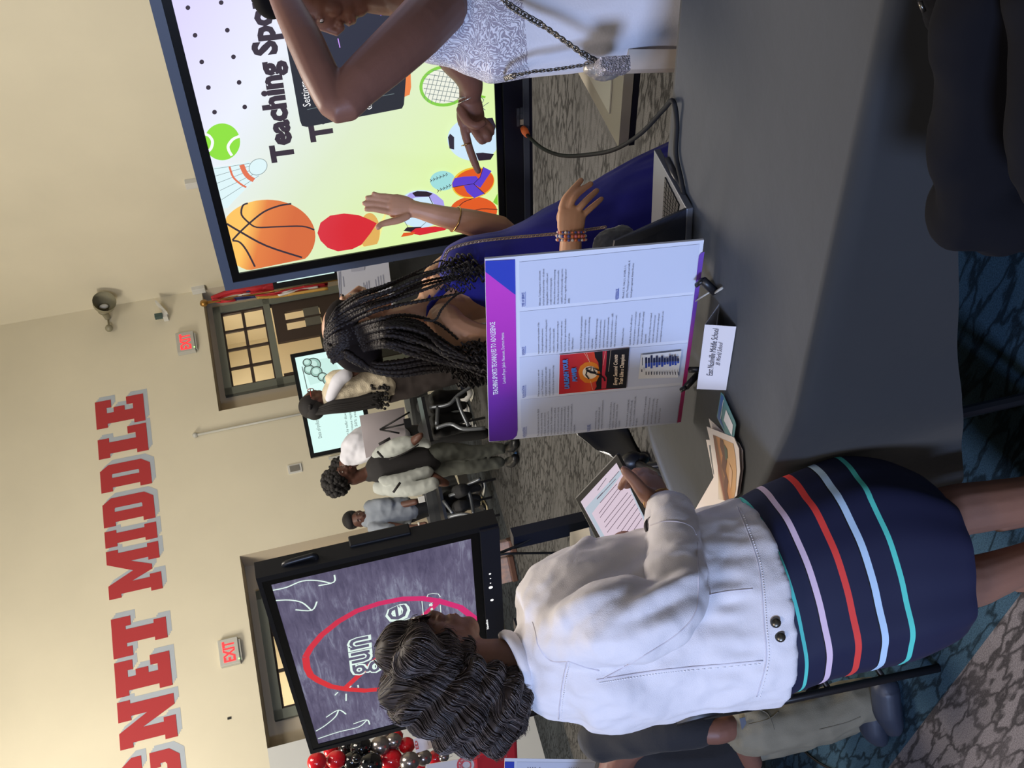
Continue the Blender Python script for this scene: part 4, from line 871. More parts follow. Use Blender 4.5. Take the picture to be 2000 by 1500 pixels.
b = MB(); b.tube([PA.hit(1021, 250, .03), PA.hit(1025, 256, .045), PA.hit(1030, 264, .07)], [.009, .012, .009], mat('orange_plug', (226, 106, 50), .5), n=10); b.build('orange_plug', o, smooth=True)
b = MB(); q0 = Wz(1306, 312, ZT+.004); q1 = Wz(1336, 372, ZT+.004); b.tube([q0, q0.lerp(q1, .5), q1], [.012, .016, .012], M_BLACK, n=10, flat=.7); tag(b.build('cable_adapter', smooth=True), 'black cable adapter on the table beyond the laptop', 'adapter')
# ================================================================== people: shared tools
def skin(nm, c): 
    m = mat(nm, c, .48, noise_=.07, nscale=9, bump=.04, bscale=220, spec=.35); m.node_tree.nodes['Principled BSDF'].inputs['Subsurface Weight'].default_value = .06
    m.node_tree.nodes['Principled BSDF'].inputs['Subsurface Radius'].default_value = (.02, .008, .004); return m
def PX(L): return [W(x, y, Y) for x, y, Y in L]
def limb(mb, L, r, px=True, ref=(0, 1, 0), k=4, n=14):
    """L: (x,y,Y) photo nodes; r: pixel radii (or pairs) turned into metres at each node"""
    P = PX(L) if px else [Vector(p) for p in L]
    R = []
    for i, q in enumerate(r):
        s = mpp(L[i][2]) if px else 1
        R.append((q[0]*s, q[1]*s) if isinstance(q, tuple) else (q*s, q*s))
    if k > 1:
        P2 = spline(P, k); R2 = []
        for i in range(len(P)-1):
            for j in range(k):
                t = j/k; t = t; R2.append((R[i][0]*(1-t)+R[i+1][0]*t, R[i][1]*(1-t)+R[i+1][1]*t))
        R2.append(R[-1])
    else: P2, R2 = P, R
    capsule(mb, P2, R2, ref=ref, n=n)
def pairs(L, Y, depth, k=5):
    """torso sections from (front pixel, back pixel) pairs -> smoothed centres and radii"""
    C = []; R = []
    for i, (a, c) in enumerate(L):
        yv = Y[i] if isinstance(Y, (list, tuple)) else Y; dv = depth[i] if isinstance(depth, (list, tuple)) else depth
        p, q = W(a[0], a[1], yv), W(c[0], c[1], yv); C.append((p+q)/2); R.append(((p-q).length/2, dv))
    P = spline(C, k); RR = spline([(r[0], r[1], 0) for r in R], k)
    return P, [(max(.004, r.x), max(.004, r.y)) for r in RR]
def head(mb, c, fwd, up=(0, 0, 1), s=1.0, ears=True):
    """skull, brow, nose, lips, chin, cheeks, ears; returns the local frame"""
    f = Vector(fwd).normalized(); u = Vector(up); u = (u-f*u.dot(f)).normalized(); l = u.cross(f); M = Matrix((f, l, u)).transposed(); c = Vector(c)
    def e(p, r, R=None, n=18): mb.ell(c+M @ (Vector(p)*s), tuple(q*s for q in r), DUM, M if R is None else M @ R, n, 12)
    e((-.012, 0, .028), (.098, .076, .085)); e((.030, 0, -.030), (.060, .056, .078)); e((.020, 0, .01), (.078, .064, .06))
    e((.062, 0, -.088), (.028, .028, .024)); e((.064, 0, -.056), (.034, .036, .032)); e((.07, 0, .0), (.03, .04, .035)); e((.045, .0, -.082), (.04, .038, .02)); e((.080, 0, .036), (.014, .046, .012))
    for q in (-1, 1):
        e((.064, q*.036, -.022), (.024, .020, .024)); e((.078, q*.031, .014), (.013, .016, .011)); e((.0, q*.052, -.05), (.045, .014, .03))
        if ears: e((-.008, q*.078, -.005), (.020, .009, .032), Matrix.Rotation(q*-.35, 3, 'Z'))
        e((.098, q*.012, -.030), (.010, .009, .008))
    P = [c+M @ (Vector(p)*s) for p in ((.086, 0, .03), (.098, 0, .008), (.112, 0, -.018), (.104, 0, -.032))]
    capsule(mb, P, [.007*s, .008*s, .011*s, .010*s], n=10)
    e((.093, 0, -.053), (.012, .025, .007)); e((.091, 0, -.066), (.012, .022, .008)); e((.082, 0, -.058), (.014, .032, .02))
    return M
def face_parts(parent, c, M, s, lipc=(120, 60, 56), lash=True):
    c = Vector(c); ML = mat('lip_%d' % lipc[0], lipc, .4); ME = mat('eye_white', (200, 192, 186), .25); MI = mat('eye_iris', (26, 18, 14), .2)
    for q in (-1, 1):
        b = MB(); b.ell(c+M @ (Vector((.0865, q*.031, .013))*s), (.0055*s, .011*s, .0055*s), ME, M, 12, 8); b.ell(c+M @ (Vector((.0905, q*.031, .013))*s), (.002*s, .005*s, .005*s), MI, M, 10, 8); b.build('eye', parent, smooth=True)
        b = MB(); b.tube([c+M @ (Vector(p)*s) for p in ((.090, q*.016, .034), (.093, q*.030, .040), (.086, q*.046, .034))], .0028*s, MI, n=6); b.build('eyebrow', parent, smooth=True)
    b = MB(); b.ell(c+M @ (Vector((.0985, 0, -.054))*s), (.0045*s, .019*s, .0045*s), ML, M, 14, 8); b.ell(c+M @ (Vector((.0965, 0, -.065))*s), (.005*s, .017*s, .0055*s), ML, M, 14, 8); b.build('lips', parent, smooth=True)
def fold(scale, amp, seed=0, stretch=(1, 1, 1)):
    st = Vector(stretch)
    def f(co, n):
        p = Vector((co.x*st.x, co.y*st.y, co.z*st.z))*scale + Vector((seed, seed*2, 0))
        a = noise.noise(p); c = noise.noise(p*2.3+Vector((5, 1, 2)))
        return amp*((1-abs(a)*2.2)*.7 + c*.5)
    return f
def tube_on(pts, r, m, name, parent, n=8, smooth=True, kk=0):
    b = MB(); b.tube(spline(pts, kk) if kk else pts, r, m, n=n); return b.build(name, parent, smooth=smooth)
def ringc(c, a, r, k=40, e=1.0):
    a = a.normalized(); e1 = a.orthogonal().normalized(); e2 = a.cross(e1); return [c+e1*r*cos(2*pi*i/k)+e2*r*e*sin(2*pi*i/k) for i in range(k)]
# ================================================================== woman in the white denim jacket
SK1 = skin('deep_brown_skin', (134, 96, 78)); SK2 = skin('tan_brown_skin', (194, 146, 114)); SK3 = skin('dark_skin', (124, 86, 72))
YL = 1.9
tW = thing('person', Vector((-.45, 1.9, 0)), 'person in a white denim jacket and striped navy skirt, holding a tablet by the table', 'person')
b = MB(); SH = .86; HC = W(852, 1302, 1.92); Mh = head(b, HC, (.80, .30, .0), (.0, 0, 1), SH)
limb(b, [(888,1300,1.92), (950,1294,1.91), (1020,1295,1.90), (1070,1275,1.90)], [52, 46, 50, 80])
limb(b, [(1080,1270,1.9), (1180,1245,1.9), (1300,1215,1.9), (1420,1190,1.92), (1520,1150,1.92), (1620,1130,1.92)], [(110,80), (115,80), (115,75), (110,62), (100,60), (85,55)])
limb(b, [(1100,1235,1.8), (1200,1222,1.74), (1308,1188,1.74), (1315,1090,1.80), (1300,1010,1.88), (1290,985,1.915)], [50, 44, 36, 34, 27, 25])      # right arm
limb(b, [(1100,1200,2.04), (1220,1150,2.1), (1300,1090,2.1), (1260,1060,2.1), (1215,1060,2.1)], [50, 44, 34, 30, 24])                              # left arm
limb(b, [(1600,1100,1.93), (1740,1050,1.94), (1850,1002,1.93), (1930,988,1.92), (2000,975,1.92), (2090,955,1.93)], [66, 64, 58, 55, 50, 52])
q = W(2090, 955, 1.93); limb(b, [q, Vector((q.x-.01, q.y+.03, .28)), Vector((q.x-.03, q.y+.03, .12)), Vector((q.x-.02, q.y+.03, .07)), Vector((q.x+.06, q.y, .045)), Vector((q.x+.12, q.y-.01, .035))], [.048, .05, .034, .034, .036, .026], px=False)
limb(b, [(1620,1140,1.94), (1740,1140,1.92), (1880,1138,1.93), (1940,1122,1.92), (2000,1100,1.92), (2090,1075,1.93)], [66, 64, 58, 50, 43, 48])
q = W(2090, 1075, 1.93); limb(b, [q, Vector((q.x-.02, q.y+.03, .26)), Vector((q.x-.04, q.y+.03, .12)), Vector((q.x-.03, q.y+.03, .07)), Vector((q.x+.05, q.y, .045)), Vector((q.x+.11, q.y-.01, .035))], [.045, .048, .033, .034, .036, .026], px=False)
# hand: palm, four fingers behind the tablet, thumb on its edge
limb(b, [(1290,985,1.915), (1278,968,1.93), (1268,950,1.95), (1262,936,1.965)], [(26,19), (32,20), (34,20), (32,16)])
for L, r in (([(1245,932,1.965), (1236,925,1.99), (1222,935,2.03), (1212,952,2.05)], 9.5), ([(1254,926,1.97), (1246,920,2.0), (1232,932,2.04), (1224,950,2.06)], 9.5), ([(1266,926,1.97), (1260,920,2.0), (1248,934,2.04), (1240,952,2.06)], 9.5), ([(1280,932,1.97), (1275,926,1.99), (1264,940,2.03), (1258,956,2.05)], 8.5)):
    limb(b, L, [r, r, r*.92, r*.8], n=10)
limb(b, [(1272,970,1.91), (1254,958,1.90), (1240,940,1.90), (1226,925,1.905), (1219,917,1.91)], [17, 15, 12.5, 11, 9], n=12)
bodyW = fuse(b, 'body', .0042, SK1, tW, smooth=5)
face_parts(tW, HC, Mh, SH, (124, 70, 62))
# jacket
M_JK = mat('white_denim', (222, 218, 220), .8, sheen=.2, bump=.25, bscale=700, noise_=.03, nscale=6)
P, R = pairs([((1003,1243),(1012,1350)), ((1045,1180),(1052,1400)), ((1088,1112),(1096,1428)), ((1145,1066),(1160,1430)), ((1205,1050),(1218,1418)), ((1270,1040),(1290,1400)), ((1340,1014),(1368,1388)), ((1400,992),(1440,1380)), ((1436,982),(1517,1368))], 1.9, [.05, .10, .145, .155, .15, .15, .155, .16, .165])
b = MB(); vs, fs = loft(P, R, n=30, ref=(0, 1, 0)); b.add(vs, fs, DUM)
limb(b, [(1078,1250,1.84), (1120,1238,1.79), (1180,1222,1.745), (1250,1208,1.73), (1312,1180,1.735), (1322,1110,1.78), (1314,1050,1.83), (1309,1006,1.875)], [52, 68, 82, 80, 66, 56, 47, 46], n=22)
limb(b, [(1090,1190,2.0), (1160,1150,2.08), (1240,1110,2.11), (1290,1080,2.1), (1262,1062,2.1)], [60, 64, 56, 46, 38], n=18)
limb(b, [(1040,1195,1.85), (1075,1150,1.84), (1110,1100,1.87), (1150,1062,1.9)], [12, 18, 18, 14]); 
JR = W(1310, 1190, 1.74)
def jfold(co, n):
    q = (co-EYE); xx = 1000+F*q.dot(VV)/q.dot(FW); yy = 1500-(750+F*q.dot(UU)/q.dot(FW))
    p = Vector((co.x, co.y, co.z)); a = fold(9, .006, 1, (1, 1, .8))(co, n) + fold(26, .0018, 7)(co, n) + fold(15, .0045, 11, (1.3, 1.3, .45))(co, n)
    u = xx*.95+yy*.45; e = math.exp(-(((xx-1285)/85)**2+((yy-1150)/80)**2))       # creases gathering in the elbow
    a += e*.007*sin((xx*.5+yy*.9)/9.5)
    e2 = math.exp(-(((xx-1130)/70)**2+((yy-1190)/90)**2)); a += e2*.006*sin((yy*.9+xx*.45)/13)
    e3 = math.exp(-(((xx-1230)/120)**2+((yy-1330)/60)**2)); a += e3*.006*sin((xx*.35-yy)/17+noise.noise(p*6)*2)
    e4 = math.exp(-(((xx-1420)/40)**2)); a += e4*.0025*sin(yy/7.0)
    return a
jk = fuse(b, 'jacket', .0055, M_JK, tW, smooth=4, disp=jfold)
jb = BVHTree.FromPolygons([v.co for v in jk.data.vertices], [list(p.vertices) for p in jk.data.polygons])
def onto(bv, x, y, off=.0):
    d = ray(x, y).normalized(); h = bv.ray_cast(EYE, d)
    return (h[0]-d*off) if h[0] else None
def seam(bv, L, name, parent, m, r=.0012, off=.0, k=8, dash=False):
    pts = [onto(bv, x, y, off) for x, y in sp2(L, k)]; pts = [p for p in pts if p]
    b = MB()
    if dash:
        for i in range(0, len(pts)-1): b.tube([pts[i], pts[i].lerp(pts[i+1], .55)], r, m, n=5)
    elif len(pts) > 2: b.tube(pts, r, m, n=6)
    if b.v: b.build(name, parent, smooth=True)
M_SEAM = mat('denim_seam', (204, 199, 205), .8); M_THR = mat('white_thread', (230, 228, 230), .8)
for L in ([(1040,1215),(1046,1235),(1052,1262),(1075,1290),(1112,1292)], [(1108,1292),(1100,1330),(1093,1380),(1090,1422)], [(1112,1292),(1140,1302),(1170,1310)], [(1165,1328),(1210,1321),(1280,1310),(1345,1303),(1490,1290)], [(1440,990),(1460,1040),(1480,1100),(1488,1160),(1492,1220),(1496,1290),(1478,1360)], [(1385,1162),(1420,1155),(1470,1150)], [(1362,1060),(1364,1150),(1356,1200),(1320,1240),(1250,1285),(1180,1325)], [(1270,1026),(1300,1018),(1330,1020),(1352,1030),(1360,1045)]):
    seam(jb, L, 'seam', tW, M_SEAM, .0014)
for L in ([(1113,1296),(1105,1332),(1098,1382),(1095,1424)], [(1170,1334),(1215,1327),(1285,1316),(1350,1309),(1488,1296)], [(1446,992),(1466,1042),(1486,1102),(1494,1162),(1498,1222),(1502,1290),(1484,1364)]):
    seam(jb, L, 'stitching', tW, M_THR, .0010, .0006, 12, True)
P2 = [onto(jb, x, y, .004) for x, y in ((1515, 1216), (1524, 1244))]; P2 = [p for p in P2 if p]
for p in P2:
    b = MB(); d = (EYE-p).normalized(); s_ = d.orthogonal().normalized(); b.tube([p-d*.003, p+d*.001, p+d*.004], [.009, .0095, .006], mat('pewter', (96, 92, 84), .3, .9), n=16); b.build('jacket_button', tW, smooth=True)
# turned-back cuff, collar and neck tie
P, R = PX([(1268,1000,1.88), (1268,1000,1.88)]), None
b = MB(); c0, c1 = W(1306, 1030, 1.86), W(1307, 986, 1.895); vs, fs = loft([c0, c0.lerp(c1, .5), c1, c1.lerp(c0, .02), c0.lerp(c1, .5), c0], [.047, .0465, .043, .038, .04, .04], n=28, ref=(0, 1, 0), caps=False); b.add(vs, fs, M_JK); b.build('cuff', tW, smooth=True)
b = MB(); ax_ = (W(960, 1305, 1.9)-W(1020, 1282, 1.9)); b.tube([p+ax_.normalized()*.006*sin(i/4) for i, p in enumerate(ringc(W(1012, 1296, 1.89), ax_, .053, 28))], .011, M_JK, n=8, close=True, flat=1.6); b.build('collar', tW, smooth=True)
M_TIE = mat('cream_blouse', (226, 216, 190), .7)
b = MB(); 
for L in ([(1098,1122,1.86), (1112,1098,1.86), (1130,1090,1.85), (1136,1100,1.85), (1122,1110,1.85), (1108,1112,1.85)], [(1112,1100,1.85), (1125,1110,1.84), (1138,1118,1.84)], [(1104,1110,1.86), (1120,1122,1.845)]): b.tube(spline(PX(L), 5), (.006), M_TIE, n=8, flat=.6)
b.build('neck_tie', tW, smooth=True)
# skirt with woven stripes
M_NV = mat('navy_skirt', (20, 24, 52), .55, spec=.5); STC = [mat('stripe_aqua', (88, 206, 190), .6), mat('stripe_pink', (222, 196, 214), .6), mat('stripe_red', (226, 66, 58), .6), mat('stripe_ice', (186, 214, 238), .6), mat('stripe_aqua2', (88, 210, 194), .6)]
M_SBK = mat('stripe_black_edge', (12, 12, 16), .6)
SP = [((1320,1025),(1395,1380)), ((1392,1003),(1468,1372)), ((1430,985),(1505,1366)), ((1485,955),(1548,1350)), ((1560,925),(1618,1326)), ((1640,898),(1700,1308)), ((1720,902),(1778,1290)), ((1790,928),(1835,1262)), ((1815,946),(1853,1246))]
P, R = pairs(SP, 1.9, [.11, .115, .12, .125, .128, .128, .128, .125, .122], k=34); CHD = spline([W(a[0], a[1], 1.9)-W(c[0], c[1], 1.9) for a, c in SP], 34)
nn_ = 160; vs = []; ms = []
for i, (p, r) in enumerate(zip(P, R)):
    t = (P[min(i+1, len(P)-1)]-P[max(i-1, 0)]).normalized(); q = Vector((0, 1, 0)); a = CHD[i].normalized(); f = i/(len(P)-1)
    for k in range(nn_):
        th = 2*pi*k/nn_; w = 1+f*(.030*sin(th*5+.6)+.018*sin(th*9+2)+.012*sin(th*14))
        vs.append(p+a*(r[0]*cos(th)*w)+q*(r[1]*sin(th)*w))
b = MB(); N_ = len(P)
M_SKIRT = bpy.data.materials.new('striped_navy_skirt'); M_SKIRT.use_nodes = True; nt = M_SKIRT.node_tree; bs = nt.nodes['Principled BSDF']; bs.inputs['Roughness'].default_value = .6
at_ = N('ShaderNodeAttribute', attribute_name='down'); rp = N('ShaderNodeValToRGB'); rp.color_ramp.interpolation = 'CONSTANT'; LK(at_.outputs['Fac'], rp.inputs[0]); LK(rp.outputs[0], bs.inputs['Base Color'])
NVC = lin((22, 26, 56))+[1]; el = rp.color_ramp.elements; el[0].position = 0; el[0].color = NVC; el[1].position = .999; el[1].color = NVC
for j, (tc_, c_) in enumerate(zip((.330, .414, .504, .582, .662), ((88, 206, 190), (222, 196, 214), (226, 66, 58), (186, 214, 238), (88, 210, 194)))):
    if j in (1, 3): el.new(tc_-.015).color = lin((12, 12, 16))+[1]
    el.new(tc_-.008).color = lin(c_)+[1]; el.new(tc_+.008).color = NVC
for i in range(N_-1):
    for k in range(nn_):                      # stripes dip towards the seat of the skirt
        m = M_SKIRT
        b.f.append([i*nn_+k, i*nn_+(k+1) % nn_, (i+1)*nn_+(k+1) % nn_, (i+1)*nn_+k]); b.m.append(b.mi(m))
b.v = [tuple(v) for v in vs]; sk = b.build('skirt', tW, smooth=True)
a_ = sk.data.attributes.new('down', 'FLOAT', 'POINT'); dn_ = lambda v: max(-1, min(1, ((1500-(750+F*(v-EYE).dot(UU)/(v-EYE).dot(FW)))-1165)/190)); a_.data.foreach_set('value', [max(.001, min(1, (i//nn_)/(N_-1)-.04*dn_(v))) for i, v in enumerate(vs)])
sd = sk.modifiers.new('t', 'SOLIDIFY'); sd.thickness = .003
# hair: waved bob
M_HAIR = mat('dark_brown_hair', (50, 42, 39), .6, spec=.35, noise_=.25, nscale=30); M_STR = mat('hair_strand', (66, 57, 53), .5, spec=.5); M_STR2 = mat('hair_strand_light', (104, 92, 86), .5, spec=.4)
b = MB()
for x, y, Y, rx, ry, rz in ((850,1335,1.90,100,95,92), (845,1300,1.92,96,72,78), (905,1385,1.88,95,82,90), (955,1400,1.87,72,66,80), (985,1360,1.86,50,60,75), (958,1338,1.84,46,42,40), (885,1350,1.84,68,56,45), (820,1275,1.86,50,45,60), (812,1258,1.90,46,30,55), (930,1312,1.83,32,24,26), (1000,1395,1.87,34,40,60), (805,1262,1.93,34,42,62), (795,1285,1.95,42,48,60), (825,1250,1.90,30,24,50), (880,1338,1.84,48,32,30), (814,1345,1.92,68,68,96), (800,1278,1.93,58,62,92), (838,1302,1.93,66,64,94)):
    s_ = mpp(Y); Mx = Matrix((VV, -UU, FW)).transposed(); b.ell(W(x, y, Y), (rx*s_, ry*s_, rz*s_*1.0), DUM, Mx, 20, 14)
def hwave(co, n):
    p = co*1.0; return .006*sin((p.z*1.0+p.x*.9+noise.noise(p*7)*.06)*95)+.005*noise.noise(p*26)
hr = fuse(b, 'hair', .005, M_HAIR, tW, smooth=4, disp=hwave)
hb = BVHTree.FromPolygons([v.co for v in hr.data.vertices], [list(p.vertices) for p in hr.data.polygons])
def strands(bv, bounds, count, flow, steps, step, r, mats_, name, parent, lift=.0015, seed=3):
    rnd = random.Random(seed); lo, hi = bounds; b = MB()
    for i in range(count):
        p = Vector([rnd.uniform(lo[k], hi[k]) for k in range(3)]); h = bv.find_nearest(p)
        if h[0] is None: continue
        p, n = h[0], h[1]; pts = []; lf = lift*rnd.uniform(.2, 3.2)
        for k in range(steps):
            pts.append(p+n*(lf*(1 if k < steps-2 else 2.2))); d = flow(p, n); d = d-n*d.dot(n)
            if d.length < 1e-5: break
            p = p+d.normalized()*step; h = bv.find_nearest(p)
            p, n = h[0], h[1]
        if len(pts) > 3: b.tube(pts, [r*(1-.7*(j/len(pts))) for j in range(len(pts))], mats_[i % len(mats_)], n=3, caps=False)
    return b.build(name, parent, smooth=True, fix=False)
hc_ = W(890, 1340, 1.88)
def hflow(p, n):
    v = p-hc_; sw = noise.noise_vector(p*9)*1.1
    return Vector((-.55, -.1, -.75)) + Vector((v.z, 0, -v.x))*3.2 + sw*.75
strands(hb, (hc_-Vector((.17, .17, .17)), hc_+Vector((.17, .1, .17))), 2300, hflow, 13, .008, .0010, [M_STR, M_STR, M_STR2, M_HAIR], 'hair_strands', tW)
# glasses
b = MB(); MG = mat('tortoise_frame', (40, 20, 16), .25, coat=.5)
g = lambda a: HC+Mh @ (Vector(a)*SH)
for q in (-1, 1):
    b.tube([g((.106-.004*abs(cos(t)), q*.034+.026*cos(t), .010+.020*sin(t))) for t in [2*pi*i/20 for i in range(20)]], .0028, MG, n=8, close=True)
    b.tube([g((.100, q*.058, .016)), g((.05, q*.078, .018)), g((-.01, q*.086, .012))], .0026, MG, n=6)
b.tube([g((.108, -.009, .014)), g((.113, 0, .017)), g((.108, .009, .014))], .0025, MG, n=6); b.build('glasses', tW, smooth=True)
b = MB()
for q in (-1, 1): b.poly([g((.104, q*.034+.024*cos(t), .010+.018*sin(t))) for t in [2*pi*i/20 for i in range(20)]], mat('dark_lens', (30, 22, 22), .1))
b.build('lenses', tW)
b = MB(); c = W(1288, 983, 1.915); a = (W(1270, 955, 1.94)-c).normalized(); e1 = a.orthogonal().normalized(); e2 = a.cross(e1)
for o_ in (0, .012): b.tube([c+a*o_+e1*.0285*cos(t)+e2*.0265*sin(t) for t in [2*pi*i/24 for i in range(24)]], .0016, mat('gold', (190, 150, 90), .25, 1), n=6, close=True)
b.build('bracelet', tW, smooth=True)
# tablet she holds
tq = [W(1204,888,2.06), W(1122,975,2.18), W(1185,1100,2.16), W(1276,1034,2.02)]; nT = (tq[1]-tq[0]).cross(tq[3]-tq[0]).normalized()
if nT.dot(EYE-tq[0]) < 0: nT = -nT
tT = thing('tablet', sum(tq, Vector())/4, 'tablet in a dark case showing a lined document, held by the white jacketed person', 'tablet')
PTb = Plane(tq[1], tq[0]-tq[1], tq[1]-tq[2])
b = MB(); b.prism([PTb.hit(*p) for p in ((1204,886),(1122,973),(1190,1105),(1282,1034))], -PTb.n*.012, mat('olive_black_case', (44, 42, 36), .5)); b.build('case', tT, bevel=.003)
art = Art(PTb, .0006); art.fill([(1204,904),(1134,980),(1192,1085),(1268,1030)], em('doc_pink', (222, 206, 222), .85)); art.fill([(1213,916),(1143,993),(1192,1085),(1268,1030)], em('doc_blue', (192, 206, 222), .8)); art.fill([(1216,924),(1156,1003),(1196,1075),(1262,1027)], em('doc_paper', (226, 206, 222), .85))
LNK = em('doc_ink', (84, 60, 84), .7)
for a, c in (((1184,934),(1167,958)), ((1177,990-28),(1166,974)), ((1209,980-60),(1190,1040-98)), ((1203,935),(1166,975)), ((1205,945),(1172,982)), ((1218,940),(1170,1003)), ((1221,946),(1172,1011)), ((1226,962),(1180,1020)), ((1233,966),(1182,1030)), ((1237,974),(1186,1040)), ((1241,984),(1205,1033)), ((1246,992),(1206,1048)), ((1250,1002),(1212,1056)), ((1254,1012),(1218,1064))): art.line([a, c], 1.1, LNK, Y=2.1)
art.mb.build('screen', tT, fix=False)
# ================================================================== woman with braids in the royal blue dress
YB = 2.85
tB2 = thing('person', Vector((.30, 2.9, 0)), 'person with long dark braids and royal blue dress, one hand raised by the sports screen', 'person')
b = MB(); HB_ = W(700, 634, 2.85); Mb = head(b, HB_, (1, .10, -.06), (0, 0, 1), .90)
limb(b, [(745,640,2.86), (790,628,2.86), (835,612,2.86), (870,600,2.87)], [40, 33, 35, 60])
limb(b, [(862,590,2.88), (940,560,2.88), (1040,540,2.88), (1150,520,2.88), (1280,480,2.88), (1400,440,2.88)], [(58,48), (72,62), (66,58), (80,70), (86,76), (70,60)])
limb(b, [(868,625,2.78), (895,655,2.73), (960,668,2.70), (1040,650,2.70), (1100,600,2.68), (1112,530,2.64), (1114,490,2.62), (1115,462,2.61)], [36, 40, 34, 30, 27, 26, 23, 22])     # near arm, shoulder to wrist
limb(b, [(848,545,2.96), (880,520,2.99), (940,480,3.0), (985,452,2.99), (925,436,2.97), (870,424,2.95), (820,411,2.94), (806,408,2.94)], [26, 28, 25, 26, 27, 22, 17, 17])     # raised arm
for L in ((1400,400,2.9), (1400,470,2.9)):
    q = W(*L); limb(b, [q, Vector((q.x, q.y, .30)), Vector((q.x, q.y+.02, .08)), Vector((q.x+.07, q.y, .04)), Vector((q.x+.13, q.y, .03))], [.07, .05, .034, .034, .024], px=False)
# near hand, back of the hand towards us
limb(b, [(1115,462,2.61), (1115,442,2.60), (1117,420,2.59), (1119,410,2.585)], [(24,15), (29,14), (30,13), (27,11)])
for L, r in (([(1097,408,2.59), (1103,390,2.58), (1117,372,2.58), (1135,352,2.59)], 7.6), ([(1110,408,2.585), (1119,389,2.57), (1133,374,2.575), (1154,359,2.585)], 7.6), ([(1126,413,2.585), (1138,399,2.57), (1152,385,2.575), (1166,372,2.585)], 7.2), ([(1138,421,2.59), (1151,409,2.58), (1164,398,2.58), (1175,388,2.585)], 6.6), ([(1100,440,2.63), (1095,424,2.66), (1102,406,2.68), (1116,394,2.69)], 9)):
    limb(b, L, [r*1.05, r, r*.92, r*.78], n=12)
# raised hand, open palm towards us
limb(b, [(806,408,2.94), (792,405,2.935), (775,403,2.93), (763,402,2.93)], [(18,12), (23,12), (25,11), (23,9)])
for L, r in (([(768,385,2.93), (752,383,2.925), (740,382,2.92), (730,378,2.915)], 5.6), ([(764,393,2.93), (748,390,2.925), (731,387,2.92), (717,386,2.915)], 6.0), ([(762,403,2.93), (745,400,2.925), (727,398,2.92), (711,397,2.915)], 6.0), ([(763,415,2.93), (747,412,2.925), (730,409,2.92), (715,409,2.915)], 5.8), ([(795,422,2.925), (778,430,2.915), (760,434,2.91), (745,438,2.905), (738,444,2.90)], 7.4)):
    limb(b, L, [r*1.05, r, r*.95]+[r*.8]*(len(L)-3), n=12)
bodyB = fuse(b, 'body', .003, SK2, tB2, smooth=4)
face_parts(tB2, HB_, Mb, .90, (150, 84, 76))
M_BLUE = mat('royal_blue_knit', (24, 24, 136), .85, sheen=.08, bump=.15, bscale=500)
P, R = pairs([((858,510),(856,560)), ((872,482),(874,590)), ((905,465),(915,612)), ((950,458),(960,620)), ((1000,448),(1010,612)), ((1060,420),(1070,610)), ((1110,392),(1125,612)), ((1190,350),(1205,620)), ((1275,306),(1290,620)), ((1400,250),(1420,600)), ((1480,225),(1500,590))], 2.88, [.05, .085, .105, .115, .11, .13, .15, .19, .22, .25, .26])
b = MB(); vs, fs = loft(P, R, n=32, ref=(0, 1, 0)); b.add(vs, fs, DUM)
fuse(b, 'dress', .008, M_BLUE, tB2, smooth=3, disp=fold(6, .006, 4, (2.2, 2.2, .5)))
tube_on(PX([(873,560,2.80), (850,585,2.80), (838,600,2.80), (836,618,2.80)]), [.012, .009, .007, .006], M_BLUE, 'neck_strap', tB2, kk=0)
tube_on(PX([(862,540,2.86), (850,562,2.83), (838,585,2.81)]), .007, M_BLUE, 'neck_strap', tB2)
# braids
M_BR = mat('black_braid_hair', (34, 28, 26), .6, spec=.3); M_SC = mat('scalp_hair', (26, 21, 20), .9, spec=.1)
b = MB(); s_ = mpp(2.85); Mx = Matrix((VV, -UU, FW)).transposed()
for x, y, Y, rx, ry, rz in ((686,650,2.86,55,68,68), (672,640,2.86,40,58,58), (700,688,2.85,46,40,58), (722,704,2.84,26,24,40)): b.ell(W(x, y, Y), (rx*s_, ry*s_, rz*s_), DUM, Mx, 20, 14)
hb2o = fuse(b, 'hair_cap', .0045, M_SC, tB2, smooth=4)
hb2 = BVHTree.FromPolygons([v.co for v in hb2o.data.vertices], [list(p.vertices) for p in hb2o.data.polygons])
def braid(mb, P, r, m, seed=0, lump=.26, n=7):
    """a plaited rope: alternating lumps along a smooth path"""
    Q = spline(P, 6); L = [0]
    for i in range(1, len(Q)): L.append(L[-1]+(Q[i]-Q[i-1]).length)
    T = L[-1]; stp = r*.62; k = max(8, int(T/stp)); pts = []; rr = []; j = 0
    for i in range(k+1):
        d = T*i/k
        while j < len(L)-2 and L[j+1] < d: j += 1
        f = (d-L[j])/max(1e-9, L[j+1]-L[j]); p = Q[j].lerp(Q[j+1], min(1, f)); t = (Q[j+1]-Q[j]).normalized(); o = t.orthogonal().normalized(); ph = i*pi/2.2+seed
        p = p+o*(sin(ph)*r*.28); pts.append(p); tp = 1-.45*(i/k)**3; rr.append(r*tp*(1-lump+lump*2*abs(sin(ph*.9+seed))))
    mb.tube(pts, rr, m, n=n)
def on2(x, y, off=.004):
    p = onto(hb2, x, y, off); return p if p else W(x, y, 2.80)
rnd = random.Random(5)
